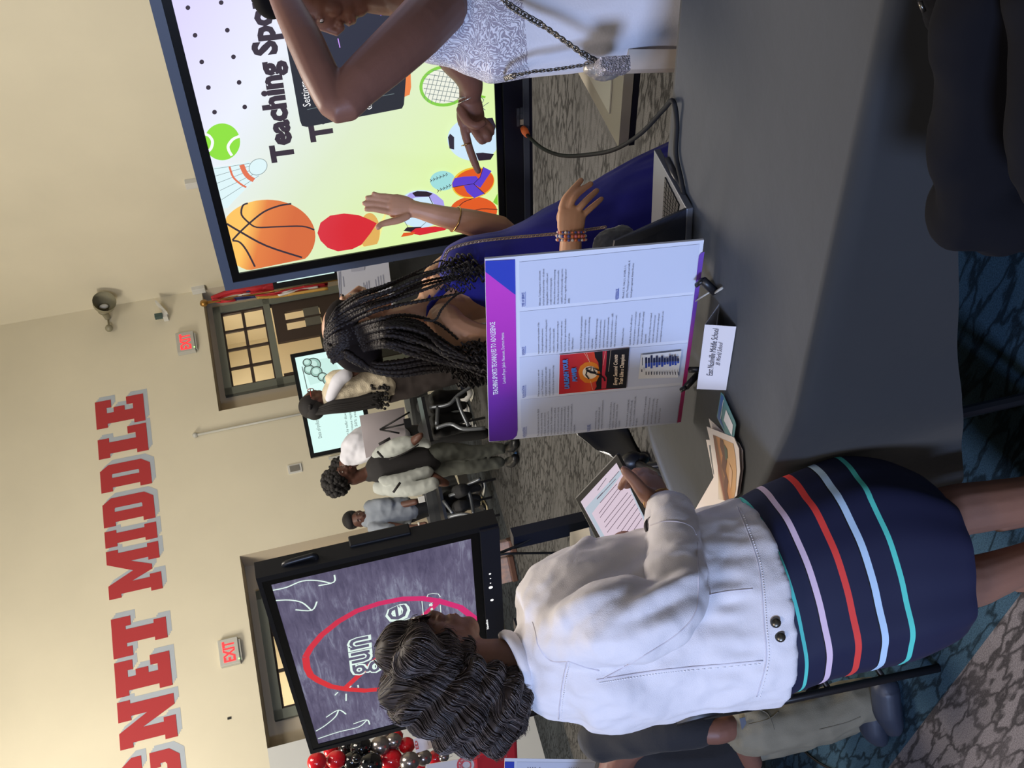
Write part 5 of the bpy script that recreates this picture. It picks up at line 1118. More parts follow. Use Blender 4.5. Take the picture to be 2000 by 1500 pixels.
G = [ # guide paths: scalp pixels (on the cap) then free pixels with depth
 ([(640,622),(652,602),(664,588)], [(695,568,2.75),(740,552,2.75),(790,530,2.76),(842,512,2.77),(864,504,2.78)]),
 ([(640,640),(655,612),(668,600)], [(700,578,2.74),(750,560,2.74),(800,540,2.75),(850,520,2.76),(872,510,2.77)]),
 ([(636,650),(650,628),(670,612)], [(712,592,2.72),(765,572,2.72),(815,552,2.73),(870,538,2.75),(900,530,2.77)]),
 ([(634,662),(655,640),(685,625)], [(730,604,2.70),(775,590,2.70),(830,572,2.72),(880,556,2.74),(915,540,2.75)]),
 ([(634,672),(660,655),(700,640)], [(745,628,2.69),(790,622,2.69),(825,632,2.70),(855,655,2.70),(890,686,2.66),(935,700,2.64)]),
 ([(638,684),(665,668),(705,655)], [(750,641,2.69),(790,642,2.69),(830,656,2.68),(866,682,2.66),(920,708,2.64)]),
 ([(642,696),(668,682),(710,670)], [(752,656,2.70),(795,661,2.70),(840,680,2.68),(885,702,2.66),(940,716,2.63)]),
 ([(650,708),(675,696),(715,684)], [(755,678,2.72),(800,692,2.72),(850,706,2.70),(900,720,2.68),(950,732,2.66)]),
]
M_CURL = M_BR
def curl(mb, p, r=.011, turns=3.2, ln=.07, rad=.0026, seed=0):
    a = Vector((.25*sin(seed), -.1, -1)).normalized(); e1 = a.orthogonal().normalized(); e2 = a.cross(e1); n = int(turns*9)
    mb.tube([p+a*(ln*i/n)+e1*(r*(cos(2*pi*i/9+seed)))*(.5+.5*i/n)+e2*(r*sin(2*pi*i/9+seed))*(.5+.5*i/n) for i in range(n+1)], rad, M_CURL, n=5)
cb = MB(); cb2 = MB()
for gi in range(len(G)-1):
    A_, B__ = G[gi], G[gi+1]; m = 10 if gi > 3 else (1, 3, 4, 2)[gi]
    for k in range(m):
        f = (k+rnd.uniform(.1, .9))/m; b_ = MB()
        na, nb_ = len(A_[1]), len(B__[1]); pts = []
        for i in range(3):
            x = A_[0][i][0]*(1-f)+B__[0][i][0]*f; y = A_[0][i][1]*(1-f)+B__[0][i][1]*f; pts.append(on2(x, y, .003))
        for i in range(min(na, nb_)):
            p = [A_[1][i][c]*(1-f)+B__[1][i][c]*f for c in range(3)]; pts.append(W(p[0]+rnd.uniform(-3, 3), p[1]+rnd.uniform(-5, 5)*i/3, p[2]+rnd.uniform(-.012, .012)-.004*k))
        braid(b_, pts, rnd.uniform(.0036, .005) if gi < 4 else rnd.uniform(.0045, .006), M_BR, seed=rnd.uniform(0, 6)); b_.build('braid', tB2, smooth=True)
        for c in range(0 if gi == 3 else 2): curl(cb2 if gi < 4 else cb, pts[-1]+Vector((rnd.uniform(-.02, .02), rnd.uniform(-.015, .01), rnd.uniform(-.01, .02))), seed=rnd.uniform(0, 6), r=rnd.uniform(.006, .012))
# cornrows swept down and back, then the thick bundle behind
for k in range(17):
    f = k/16; a = (640+f*50, 672+f*34); pts = [on2(a[0]+rnd.uniform(-1, 1), a[1], .002), on2(a[0]+22, a[1]+10+6*(1-f), .003), on2(a[0]+42-f*10, a[1]+14+4*(1-f), .003), on2(716+f*8, 722-f*6, .004)]
    b_ = MB(); braid(b_, pts, .0062, M_BR, seed=k, n=8); b_.build('cornrow', tB2, smooth=True)
for k in range(34):
    f = rnd.random(); g_ = rnd.random(); y0 = 726-f*22; b_ = MB()
    pts = [W(716+f*6, y0-6, 2.80+.06*g_), W(735, 728-f*20, 2.78+.07*g_), W(780, 735-f*32, 2.77+.08*g_), W(830, 728-f*34, 2.76+.08*g_), W(880, 724-f*30, 2.74+.09*g_), W(935+rnd.uniform(-12, 8), 716-f*26+rnd.uniform(-6, 6), 2.73+.09*g_)]
    braid(b_, pts, rnd.uniform(.0045, .0065), M_BR, seed=rnd.uniform(0, 6)); b_.build('braid', tB2, smooth=True)
    for c in range(4): curl(cb, pts[-1]+Vector((rnd.uniform(-.05, .05), rnd.uniform(-.03, .02), rnd.uniform(-.02, .06))), seed=rnd.uniform(0, 6), r=rnd.uniform(.008, .016), ln=.06)
for k in range(110):
    x = rnd.uniform(835, 945); y = 700+rnd.uniform(-35, 45)*(1 if x > 880 else .5); curl(cb, W(x, y, rnd.uniform(2.70, 2.82)), seed=rnd.uniform(0, 6), r=rnd.uniform(.006, .018), ln=rnd.uniform(.03, .07), rad=.0018)
for k in range(18): curl(cb2, W(rnd.uniform(845, 905), rnd.uniform(520, 575), rnd.uniform(2.70, 2.76)), seed=rnd.uniform(0, 6), r=rnd.uniform(.005, .010), ln=.04, rad=.0016)
for k in range(8): curl(cb, W(rnd.uniform(915, 945), rnd.uniform(688, 705), rnd.uniform(2.60, 2.66)), seed=rnd.uniform(0, 6), r=rnd.uniform(.005, .010), ln=.045, rad=.002)
cb.build('curly_ends', tB2, smooth=True); cb2.build('curly_ends', tB2, smooth=True)
b_ = MB(); braid(b_, PX([(828,625,2.68), (850,625,2.67), (862,605,2.67), (880,585,2.68), (893,575,2.70), (894,568,2.70)]), .003, M_BR); b_.build('braid', tB2, smooth=True)
# bracelets, bag chain and fluffy bag
M_GOLD = mat('gold', (190, 150, 90), .25, 1)
c = W(889, 428, 2.955); b = MB(); b.tube(ringc(c, W(925, 436, 2.97)-W(870, 424, 2.95)+Vector((0, 0, .02)), .037), .0022, M_GOLD, n=8, close=True); b.build('bangle', tB2, smooth=True)
for i, (o_, rb) in enumerate(((0, .0034), (.010, .0048), (.020, .0040))):
    b = MB(); a = (W(1115, 490, 2.62)-W(1115, 455, 2.61)).normalized(); c = W(1116, 453, 2.61)+a*o_; cols = [mat('bead_orange', (226, 120, 70), .4), mat('bead_blue', (70, 80, 150), .4), mat('bead_pink', (214, 120, 130), .4), mat('bead_white', (226, 214, 206), .4), MATS['bead_orange'] if i == 1 else mat('bead_blue', (70, 80, 150))]
    for k, p in enumerate(ringc(c, a, .0365+.001*i, 26)): b.ell(p, (rb,)*3, cols[(k*(i+1)+k//3) % len(cols)], None, 8, 6)
    b.build('beaded_bracelet', tB2, smooth=True)
def chain(P, r, step, m, name, parent, w=1.5):
    Q = spline(P, 8); L = [0]
    for i in range(1, len(Q)): L.append(L[-1]+(Q[i]-Q[i-1]).length)
    n = int(L[-1]/step); b = MB(); j = 0
    for i in range(n):
        d = L[-1]*i/n
        while j < len(L)-2 and L[j+1] < d: j += 1
        f = (d-L[j])/max(1e-9, L[j+1]-L[j]); p = Q[j].lerp(Q[j+1], f); t = (Q[j+1]-Q[j]).normalized(); o = t.orthogonal().normalized(); o2 = t.cross(o); e = (o if i % 2 else o2)*cos(.6)+(o2 if i % 2 else o)*sin(.6)
        b.tube([p+t*(step*w*.62*cos(a))+e*(step*w*.42*sin(a)) for a in [2*pi*q/10 for q in range(10)]], r, m, n=5, close=True)
    return b.build(name, parent, smooth=True)
M_CHN = mat('antique_gold_chain', (170, 150, 130), .3, .9)
tG = thing('shoulder_bag', W(1180, 450, 2.60), 'fluffy dark grey bag hanging on a gold chain from the blue dress wearer', 'bag')
chain(PX([(868,505,2.72), (880,486,2.73), (930,472,2.73), (1000,464,2.72), (1060,459,2.70), (1110,454,2.68), (1160,447,2.66), (1185,443,2.64)]), .0012, .0055, M_CHN, 'chain_strap', tG)
b = MB(); b.ell(W(1195, 480, 2.60), (.045, .05, .05), DUM); b.ell(W(1215, 470, 2.60), (.04, .05, .035), DUM); bg_ = fuse(b, 'bag_body', .005, mat('charcoal_fluff', (70, 72, 80), .95, sheen=.6, noise_=.3, nscale=60), tG, smooth=2, disp=fold(40, .004))
M_BHR = mat('black_curly_hair', (22, 18, 18), .8)
def curls(par, c, r, n, seed, rr=.022, m=None, flat=1):
    rn = random.Random(seed); b = MB()
    b.ell(c, (r, r, r*.95*flat), m or M_BHR)
    for i in range(n):
        v = Vector((rn.gauss(0, 1), rn.gauss(0, 1), rn.gauss(0, 1))).normalized(); b.ell(c+Vector((v.x*r, v.y*r, v.z*r*.95*flat)), (rr*rn.uniform(.6, 1.2),)*3, m or M_BHR, None, 6, 5)
    return b.build('hair', par, smooth=True)
# ================================================================== person in white lace, right edge
YC = 2.42
tLc = thing('person', Vector((.85, 2.5, 0)), 'person in a white lace dress, arm across the face, other hand pointing at the screen', 'person')
b = MB(); HCc = W(617, -22, 2.50); Mc = head(b, HCc, (-1, .05, -.10), (0, 0, 1), 1.0)
limb(b, [(680,-40,2.5), (730,-25,2.5), (780,-30,2.48), (830,-30,2.46)], [52, 50, 62, 90])
limb(b, [(820,-20,2.45), (930,10,2.45), (1060,10,2.45), (1240,-10,2.45), (1400,-20,2.45)], [(80,60), (110,80), (105,80), (105,90), (90,80)])
limb(b, [(858,12,2.34), (815,58,2.27), (760,110,2.22), (700,165,2.19), (662,212,2.17), (628,150,2.20), (596,80,2.24), (566,20,2.30), (545,-25,2.36)], [58, 56, 52, 46, 30, 37, 36, 31, 26], n=18)
limb(b, [(560,-25,2.38), (545,-55,2.40), (535,-85,2.42)], [(36,22), (38,20), (34,16)])
for L in ([(530,-60,2.40), (512,-75,2.42), (500,-95,2.45)], [(540,-85,2.42), (525,-105,2.44), (512,-120,2.47)], [(560,-90,2.42), (545,-115,2.44), (535,-130,2.47)], [(575,-80,2.42), (570,-105,2.44), (562,-122,2.47)]): limb(b, L, [12, 11, 9])
limb(b, [(860,60,2.62), (885,110,2.72), (908,140,2.78), (919,165,2.82), (918,188,2.85)], [38, 34, 29, 25, 22])           # far arm
limb(b, [(917,188,2.85), (918,205,2.86), (919,225,2.87), (920,243,2.875)], [(21,15), (26,16), (29,16), (27,14)])
for L, r in (([(905,240,2.875), (909,262,2.88), (917,290,2.89), (926,315,2.90), (934,334,2.905)], 9.5), ([(925,250,2.86), (936,268,2.85), (943,276,2.86), (938,262,2.88)], 9.5), ([(938,245,2.86), (950,262,2.845), (954,272,2.86), (945,256,2.88)], 9.5), ([(944,236,2.86), (957,250,2.85), (959,262,2.865), (950,246,2.88)], 8.5), ([(900,215,2.85), (912,236,2.83), (930,246,2.82), (944,240,2.82)], 10)):
    limb(b, L, [r, r*.95]+[r*.85]*(len(L)-3)+[r*.7], n=12)
for yy_ in (-60, 30):
    q = W(1400, yy_, 2.45); limb(b, [q, Vector((q.x, q.y, .30)), Vector((q.x, q.y+.02, .09)), Vector((q.x-.06, q.y, .045)), Vector((q.x-.12, q.y, .03))], [.075, .05, .034, .036, .024], px=False)
fuse(b, 'body', .004, SK3, tLc, smooth=4)
face_parts(tLc, HCc, Mc, 1.0, (170, 96, 96))
M_LACE = mat('white_fabric', (224, 222, 228), .75, sheen=.2, bump=.1, bscale=160)
ML = bpy.data.materials.new('white_lace'); ML.use_nodes = True; nt = ML.node_tree; bs = nt.nodes['Principled BSDF']; bs.inputs['Roughness'].default_value = .8
tc = N('ShaderNodeTexCoord'); w0 = N('ShaderNodeTexNoise', Scale=14.0, Detail=1.0); LK(tc.outputs['Object'], w0.inputs['Vector'])
mxx = N('ShaderNodeMixRGB', blend_type='ADD'); mxx.inputs[0].default_value = .12; LK(tc.outputs['Object'], mxx.inputs[1]); LK(w0.outputs[1], mxx.inputs[2])
wv = N('ShaderNodeTexWave', Scale=42.0, Distortion=14.0, wave_type='RINGS'); wv.inputs['Detail'].default_value = 2; wv.inputs['Detail Scale'].default_value = 1.6; LK(mxx.outputs[0], wv.inputs['Vector'])
cr = N('ShaderNodeValToRGB'); cr.color_ramp.elements[0].position = .42; cr.color_ramp.elements[1].position = .6; cr.color_ramp.elements[0].color = lin((164, 156, 168))+[1]; cr.color_ramp.elements[1].color = lin((232, 230, 236))+[1]; LK(wv.outputs[0], cr.inputs[0]); LK(cr.outputs[0], bs.inputs['Base Color'])
bp = N('ShaderNodeBump'); bp.inputs['Strength'].default_value = .5; bp.inputs['Distance'].default_value = .003; LK(wv.outputs[0], bp.inputs['Height']); LK(bp.outputs[0], bs.inputs['Normal'])
P, R = pairs([((803,106),(800,30)), ((822,128),(822,0)), ((865,147),(865,-60)), ((925,158),(925,-110)), ((1000,150),(1000,-112)), ((1060,143),(1060,-100)), ((1130,134),(1130,-105)), ((1230,106),(1235,-150)), ((1340,100),(1345,-175)), ((1460,96),(1465,-180)), ((1560,96),(1570,-180))], 2.45, [.03, .07, .10, .125, .12, .11, .12, .15, .16, .16, .165])
b = MB(); vs, fs = loft(P, R, n=30, ref=(0, 1, 0)); b.add(vs, fs, DUM)
pl0 = W(1030, 20, 2.32)
def lacecut(c, n):
    q = c-EYE; xx = 1000+F*q.dot(VV)/q.dot(FW); yy = 1500-(750+F*q.dot(UU)/q.dot(FW)); return 1 if xx < 1022+max(0, yy)*.08 else 0
fuse(b, 'dress', .006, [M_LACE, ML], tLc, smooth=3, disp=fold(5, .006, 3, (1.6, 1.6, .4)), matfn=lacecut)
b = MB(); s_ = mpp(2.5); Mx = Matrix((VV, -UU, FW)).transposed(); b.ell(W(560, -50, 2.52), (72*s_, 78*s_, 88*s_), DUM, Mx, 20, 14); b.ell(W(528, -8, 2.44), (36*s_, 42*s_, 50*s_), DUM, Mx); fuse(b, 'hair', .006, mat('black_sleek_hair', (14, 12, 13), .9, spec=.1), tLc, smooth=3)
b = MB(); b.prism(PX([(1228,96,2.40), (1228,136,2.44), (1345,133,2.44), (1440,134,2.44), (1440,96,2.40)]), (0, .03, 0), mat('beige_lining', (196, 182, 168), .7)); b.build('side_slit_lining', tLc)
c = W(915, 188, 2.85); M_SIL = mat('silver', (200, 196, 190), .25, 1)
b = MB(); b.tube(ringc(c, Vector((.8, -.2, .1)), .031, 30), .0028, M_SIL, n=8, close=True); b.tube(ringc(c-Vector((.006, 0, 0)), Vector((.8, -.2, .25)), .033, 30), .0018, M_SIL, n=6, close=True); b.build('bracelet', tLc, smooth=True)
b = MB(); a = W(917, 290, 2.89)-W(909, 262, 2.88); b.tube(ringc(W(911, 282, 2.885), a, .0145, 18), .0016, M_GOLD, n=6, close=True); b.build('finger_ring', tLc, smooth=True)
# bag at her hip
M_GLI = mat('silver_glitter', (150, 148, 156), .25, .9, col2=(236, 232, 240), nscale=240, bump=.9, bscale=300); M_SCR = mat('silver_satin', (176, 168, 158), .35, .5, noise_=.2, nscale=50, bump=.4, bscale=90)
tH = thing('handbag', W(1190, 125, 2.22), 'small silver glitter handbag on a metal chain against the white dress', 'bag')
b = MB()
F1 = PX([(1172,110,2.20), (1232,106,2.19), (1233,137,2.19), (1182,139,2.20), (1171,128,2.20)]); b.prism(F1, (.004, .05, 0), M_GLI); b.build('bag_front', tH, bevel=.004)
b = MB(); b.ell(W(1164, 132, 2.29), (.020, .03, .030), DUM); b.ell(W(1185, 144, 2.29), (.014, .03, .034), DUM); b.ell(W(1150, 130, 2.29), (.014, .02, .012), DUM); fuse(b, 'bag_gusset', .003, M_SCR, tH, smooth=2, disp=fold(60, .002))
MG2 = mat('gunmetal_chain', (120, 116, 112), .3, .95)
chain(PX([(960,-25,2.26), (985,2,2.27), (1022,28,2.27), (1060,50,2.27), (1100,78,2.25), (1140,106,2.24), (1166,120,2.25)]), .0024, .0095, MG2, 'chain_strap', tH)
chain(PX([(1160,124,2.27), (1120,130,2.29), (1080,136,2.30), (1040,140,2.31), (1000,149,2.34), (985,154,2.40)]), .0020, .0085, MG2, 'chain_strap', tH)
# ================================================================== person seated at the near right corner, only dark clothes in view
M_BT = mat('black_trouser_cloth', (17, 17, 21), .95, spec=.1)
tS = thing('person', Vector((.75, .95, 0)), 'person in black trousers and top seated at the near end of the table', 'person')
K = (1900, 400, 1.22)
b = MB(); limb(b, [(1905,395,1.20), (1915,330,1.16), (1930,200,1.10), (1950,50,1.04), (1990,-150,1.0)], [(95,60), (112,80), (135,95), (150,105), (160,110)], n=22)
kn = W(1905, 400, 1.20); limb(b, [kn, kn+Vector((-.02, .02, -.16)), Vector((kn.x, kn.y, .22)), Vector((kn.x, kn.y, .08))], [.062, .062, .05, .045], px=False)
limb(b, [(2060,330,1.0), (2080,100,.95), (2100,-150,.95)], [(95,80), (130,100), (150,110)], n=20); kn2 = W(2060, 330, 1.0); limb(b, [kn2, Vector((kn2.x, kn2.y, .3)), Vector((kn2.x, kn2.y, .08))], [.05, .05, .045], px=False)
fuse(b, 'trousers', .006, M_BT, tS, smooth=4, disp=lambda co, n: fold(8, .006, 2, (1, 1.4, 1))(co, n)+.004*sin((co.x*1.1+co.z*1.3)*42+noise.noise(co*6)*3))
b = MB(); limb(b, [(1850,25,1.12), (1880,-40,1.08), (1900,-140,1.05), (1860,-300,1.05), (1700,-420,1.05), (1500,-480,1.05)], [(50,50), (110,90), (150,110), (180,120), (190,120), (150,100)], n=20)
fuse(b, 'black_top', .008, M_BT, tS, smooth=3, disp=fold(9, .005, 6)); b = MB(); b.tube(PX([(1797,3,1.075), (1800,12,1.075), (1805,22,1.078)]), .003, mat('pewter', (96, 92, 84)), n=6); b.build('zip_pull', tS, smooth=True)
b = MB(); 
for kk in (kn, kn2): limb(b, [Vector((kk.x, kk.y, .07)), Vector((kk.x-.05, kk.y+.04, .04)), Vector((kk.x-.13, kk.y+.10, .035))], [.045, .04, .032], px=False)
fuse(b, 'shoes', .006, M_BLACK, tS, smooth=2)
b = MB(); hs_ = W(1500, -480, 1.05); limb(b, [hs_-Vector((0, 0, .05)), hs_+Vector((0, 0, .1))], [.05, .05], px=False); head(b, hs_+Vector((0, 0, .2)), (-.7, .7, 0)); fuse(b, 'body', .006, SK3, tS, smooth=3)
# ================================================================== black folding chairs
def dchair(lab, seatc, rz, Hb=.80, grp=None, m=None, sm=None, nm='folding_chair'):
    """folding chair facing +x before rotation rz about seatc"""
    m = m or M_BLACKM; sm = sm or M_BLACK; c = Vector((seatc[0], seatc[1], 0)); Rz = Matrix.Rotation(rz, 3, 'Z'); g = lambda p: c+Rz @ Vector(p)
    t = thing(nm, c, lab, 'chair', grp)
    b = MB(); b.prism([g((.19, -.19, .44)), g((.19, .19, .44)), g((-.18, .20, .43)), g((-.18, -.20, .43))], (0, 0, .022), sm); b.build('seat', t, bevel=.006)
    b = MB(); pts = []
    for i in range(9):
        y = -.20+.40*i/8; x = -.25-.04*cos((i-4)/4*1.3); pts.append((x, y))
    vs = [g((x, y, Hb-.20)) for x, y in pts]+[g((x-.03, y, Hb)) for x, y in pts]; b.add(vs, [[i, i+1, 10+i, 9+i] for i in range(8)], sm); o = b.build('backrest', t, smooth=True); sd = o.modifiers.new('t', 'SOLIDIFY'); sd.thickness = .014
    for q in (-1, 1):
        b = MB(); b.tube([g((-.30, q*.215, Hb-.02)), g((-.22, q*.215, .55)), g((.0, q*.215, .30)), g((.24, q*.215, .0))], .0125, m, n=10); b.build('leg', t, smooth=True)
        b = MB(); b.tube([g((.08, q*.19, .43)), g((-.1, q*.19, .22)), g((-.26, q*.19, .0))], .0125, m, n=10); b.build('leg', t, smooth=True)
    b = MB(); b.tube([g((.14, -.215, .12)), g((.14, .215, .12))], .009, m, n=8); b.tube([g((-.18, -.19, .10)), g((-.18, .19, .10))], .009, m, n=8); b.build('crossbar', t, smooth=True)
    return t
def dup(root, M, label, group=None):
    """copy of a thing with its parts, moved by matrix M"""
    r = root.copy(); COL.objects.link(r); r.matrix_basis = M @ root.matrix_basis; r['label'] = label
    if group: r['group'] = group
    for ch in list(root.children):
        c = ch.copy(); COL.objects.link(c); c.parent = r; c.matrix_parent_inverse = ch.matrix_parent_inverse.copy()
    return r
# chair beside the jacket wearer: slanted tube traced from floor to backrest
A0 = Wz(1835, 1304, 0.0); 
tA2 = thing('folding_chair', A0, 'black metal folding chair standing right behind the striped skirt', 'chair')
A1 = W(1480, 1379, 2.92); A2 = W(1375, 1398, 3.0); sd_ = Vector((.26, .30, 0))
for q in (0, 1):
    o_ = sd_*q; b = MB(); b.tube([A0+o_, A1+o_, A2+o_], .0125, M_BLACKM, n=10); b.build('leg', tA2, smooth=True)
    b = MB(); f0 = A0.lerp(A1, .72)+o_; b.tube([f0, Vector((f0.x+.02, f0.y+.10, .25)), Vector((A1.x+.06, A1.y+.36, 0))+o_], .0125, M_BLACKM, n=10); b.build('leg', tA2, smooth=True)
for f in (.30, .60):
    b = MB(); b.tube([A0.lerp(A1, f), A0.lerp(A1, f)+sd_], .009, M_BLACKM, n=8); b.build('crossbar', tA2, smooth=True)
b = MB(); s0_ = A0.lerp(A1, .80); b.prism([s0_, s0_+sd_, s0_+sd_+Vector((.16, -.14, .0)), s0_+Vector((.16, -.14, 0))], (0, 0, .02), M_BLACK); b.build('seat', tA2, bevel=.006)
b = MB(); n_ = 8; vs = []
for z_ in (-.03, .20):
    for i in range(n_+1):
        f = i/n_; p = A1.lerp(A2, .35)+sd_*f+Vector((.05, .05, 0))*sin(pi*f); vs.append(p+Vector((0, 0, z_))+(A2-A1).normalized()*0)
b.add(vs, [[i, i+1, n_+2+i, n_+1+i] for i in range(n_)], M_BLACK); o = b.build('backrest', tA2, smooth=True); m_ = o.modifiers.new('t', 'SOLIDIFY'); m_.thickness = .014
# chair beyond the table, its back toward the poster
tA3 = thing('folding_chair', Wz(1230, 880, 0), 'black curved-back chair beyond the table, left of the poster', 'chair')
pt = PX([(1128,845,3.35), (1150,862,3.35), (1172,878,3.35), (1198,890,3.3), (1212,905,3.28)]); pb_ = PX([(1215,820,3.2), (1228,838,3.2), (1240,862,3.18), (1252,885,3.15), (1258,902,3.14)])
Tt = spline(pt, 5); Tb = spline(pb_, 5); b = MB(); n_ = len(Tt); vs = []
for i in range(n_):
    for j in range(6): q = j/5; vs.append(Tt[i].lerp(Tb[i], q)+Vector((.0, .03*sin(pi*q), 0)))
b.add(vs, [[i*6+j, i*6+j+1, (i+1)*6+j+1, (i+1)*6+j] for i in range(n_-1) for j in range(5)], mat('matte_black_vinyl', (10, 10, 12), .75, spec=.1)); o = b.build('backrest', tA3, smooth=True); m_ = o.modifiers.new('t', 'SOLIDIFY'); m_.thickness = .012
tube_on(Tt, .007, mat('chrome', (150, 152, 156), .25, .9), 'back_rim', tA3)
p5 = W(1245, 905, 3.1); p6 = W(1292, 928, 3.0); b = MB(); b.tube([p5, p6, Vector((p6.x+.05, p6.y-.1, 0))], .014, M_BLACKM, n=8); b.build('leg', tA3, smooth=True)
for q in (Vector((.35, .25, 0)), Vector((-.05, .38, 0))): 
    b = MB(); b.tube([p5+q*.8, Vector((p6.x, p6.y, 0))+q], .014, M_BLACKM, n=8); b.build('leg', tA3, smooth=True)
b = MB(); sc_ = W(1235, 900, 3.12); b.ell(sc_, (.03, .03, .04), M_BLACK); b.ell(W(1250, 897, 3.12), (.02, .03, .03), M_BLACK); b.build('hinge_block', tA3, smooth=True)
b = MB(); s0_ = Vector((p5.x, p5.y, .45)); b.prism([s0_, s0_+Vector((.38, -.02, 0)), s0_+Vector((.42, .36, 0)), s0_+Vector((.02, .40, 0))], (0, 0, .02), M_BLACK); b.build('seat', tA3, bevel=.006)
# ================================================================== man in khaki trousers at the left
tM = thing('person', Vector((-1.35, 3.35, 0)), 'person seated in a black shirt and khaki cargo trousers behind the jacket wearer', 'person')
b = MB(); limb(b, [(1468,1420,3.12), (1530,1412,3.12), (1600,1396,3.12), (1660,1374,3.12), (1712,1362,3.12)], [56, 55, 49, 45, 41], n=18)
limb(b, [(1440,1400,3.5), (1455,1405,3.3), (1475,1420,3.14)], [55, 55, 52]); limb(b, [(1430,1440,3.5), (1480,1445,3.4), (1600,1420,3.4), (1690,1400,3.4)], [42, 42, 34, 30])
M_KH = mat('khaki_twill', (126, 120, 102), .8, bump=.2, bscale=400, noise_=.05)
kh = fuse(b, 'trousers', .007, M_KH, tM, smooth=3, disp=lambda co, n: fold(9, .010, 9, (1.3, 1.3, .8))(co, n)); kb = BVHTree.FromPolygons([v.co for v in kh.data.vertices], [list(p.vertices) for p in kh.data.polygons])
for L in ([(1478,1385),(1500,1395),(1512,1425)], [(1440,1392),(1455,1386),(1490,1378)], [(1462,1415),(1500,1405),(1520,1390)], [(1600,1425),(1650,1412),(1680,1400)]): seam(kb, L, 'seam', tM, mat('khaki_seam', (112, 106, 90), .8), .002)
p = onto(kb, 1452, 1414, .004)
if p: b = MB(); b.box(p, (.020, 0, .0), (0, .002, 0), (0, 0, .009), mat('grey_label', (90, 96, 108), .6)); b.build('pocket_label', tM)
b = MB(); limb(b, [(1215,1520,3.55), (1280,1490,3.5), (1360,1482,3.5), (1430,1470,3.5)], [(70,60), (90,70), (90,70), (85,60)]); limb(b, [(1175,1440,3.35), (1240,1430,3.25), (1310,1425,3.15), (1375,1424,3.12)], [48, 46, 40, 32], n=18)
fuse(b, 'black_shirt', .008, mat('black_shirt', (30, 31, 36), .85, sheen=.1, bump=.1, bscale=200), tM, smooth=3, disp=fold(8, .007, 5, (1, 1, .6)))
b = MB(); limb(b, [(1340,1425,3.14), (1400,1428,3.10), (1432,1420,3.12), (1450,1445,3.2), (1470,1490,3.3)], [26, 27, 26, 24, 20]); limb(b, [(1130,1620,3.6), (1195,1545,3.55), (1215,1470,3.42), (1290,1428,3.18), (1350,1425,3.13)], [34, 40, 34, 28, 26]); head(b, W(1080, 1680, 3.65), (-.9, .4, -.1)); fuse(b, 'body', .006, SK3, tM, smooth=3); curls(tM, W(1080, 1680, 3.65)+Vector((.02, 0, .035)), .092, 120, 6, .016)
for (x, y, Y, tx, ty) in ((1722, 1362, 3.12, 1740, 1425), (1695, 1405, 3.4, 1712, 1445)):
    b = MB(); a = Wz(x+16, y-2, .045); e_ = Wz(tx+2, ty, .035); limb(b, [a+Vector((.03, 0, .01)), a.lerp(e_, .4)+Vector((0, 0, .012)), a.lerp(e_, .8), e_], [(.048, .044), (.05, .045), (.046, .034), (.036, .024)], px=False, ref=(0, 0, 1)); fuse(b, 'shoe', .006, mat('navy_shoe', (44, 50, 64), .5), tM, smooth=3)
# table and second poster at the left edge
M_CL2 = MATS['black_tablecloth']
def cloth_table(lab, clab, T, zb, wob=.02, grp=None, nn=120):
    C0 = sum(T, Vector())/len(T); t = thing('folding_table', Vector((C0.x, C0.y, 0)), lab, 'table', grp)
    b = MB(); b.prism([C0.lerp(p, .97)-Vector((0, 0, .006)) for p in T], (0, 0, -.03), MATS['table_board']); b.build('tabletop', t)
    for p in T[:4]:
        q = C0.lerp(p, .85); b = MB(); b.tube([Vector((q.x, q.y, T[0].z-.03)), Vector((q.x, q.y, 0))], .013, M_BLACKM); b.build('leg', t)
    R_, _ = ringres(T, [zb]*len(T), nn); vs = [p+Vector((0, 0, .003)) for p in R_]; fs = [list(range(nn))]
    for j in range(1, 7):
        f = j/6
        for i in range(nn):
            t_ = (R_[(i+1) % nn]-R_[i-1]).normalized(); o_ = Vector((t_.y, -t_.x, 0)); 
            if o_.dot(R_[i]-C0) < 0: o_ = -o_
            vs.append(Vector((R_[i].x, R_[i].y, T[0].z-(T[0].z-zb)*f))+o_*(.012+wob*f*(.6+.5*sin(i/nn*2*pi*19))))
        fs += [[(j-1)*nn+i, (j-1)*nn+(i+1) % nn, j*nn+(i+1) % nn, j*nn+i] for i in range(nn)]
    b = MB(); b.add(vs, fs, M_CL2); tag(b.build('tablecloth', smooth=False), clab, 'tablecloth', grp and 'black cloths on the tables by the far screens'); return t
q0 = Wz(1205, 1445, ZT)
T2 = [q0, q0+Vector((-.30, .70, 0)), q0+Vector((-1.2, .45, 0)), q0+Vector((-.9, -.25, 0))]
cloth_table('folding table beside the khaki trousers at the left edge', 'black cloth hanging from the table at the left edge', T2, .22)
a = W(1214, 1484, q0.y-.12); a.z = max(a.z, ZT+.02); c = W(986, 1481, q0.y-.10); PE = Plane(a, (-.72, -.05, 0), c-a)
PE = Plane(a, (-.72, .30, 0), UP); a2 = a; rr_ = PE.r
tP2 = thing('poster_board', a+rr_*-.0, 'second poster board at the left edge, only its right margin in view', 'poster')
c_l = a-PE.r*0; Wp = .55; o0 = a; u2 = (c-a); u2 = u2.normalized(); hgt = (c-a).length
r2 = Vector((-.97, -.22, 0)).normalized(); r2 = (r2-u2*r2.dot(u2)).normalized(); P3 = Plane(a, -r2, u2)
b = MB(); b.prism([a, a+r2*Wp, a+r2*Wp+u2*hgt, a+u2*hgt], -P3.n*.006, M_PAPER); b.build('foam_board', tP2)
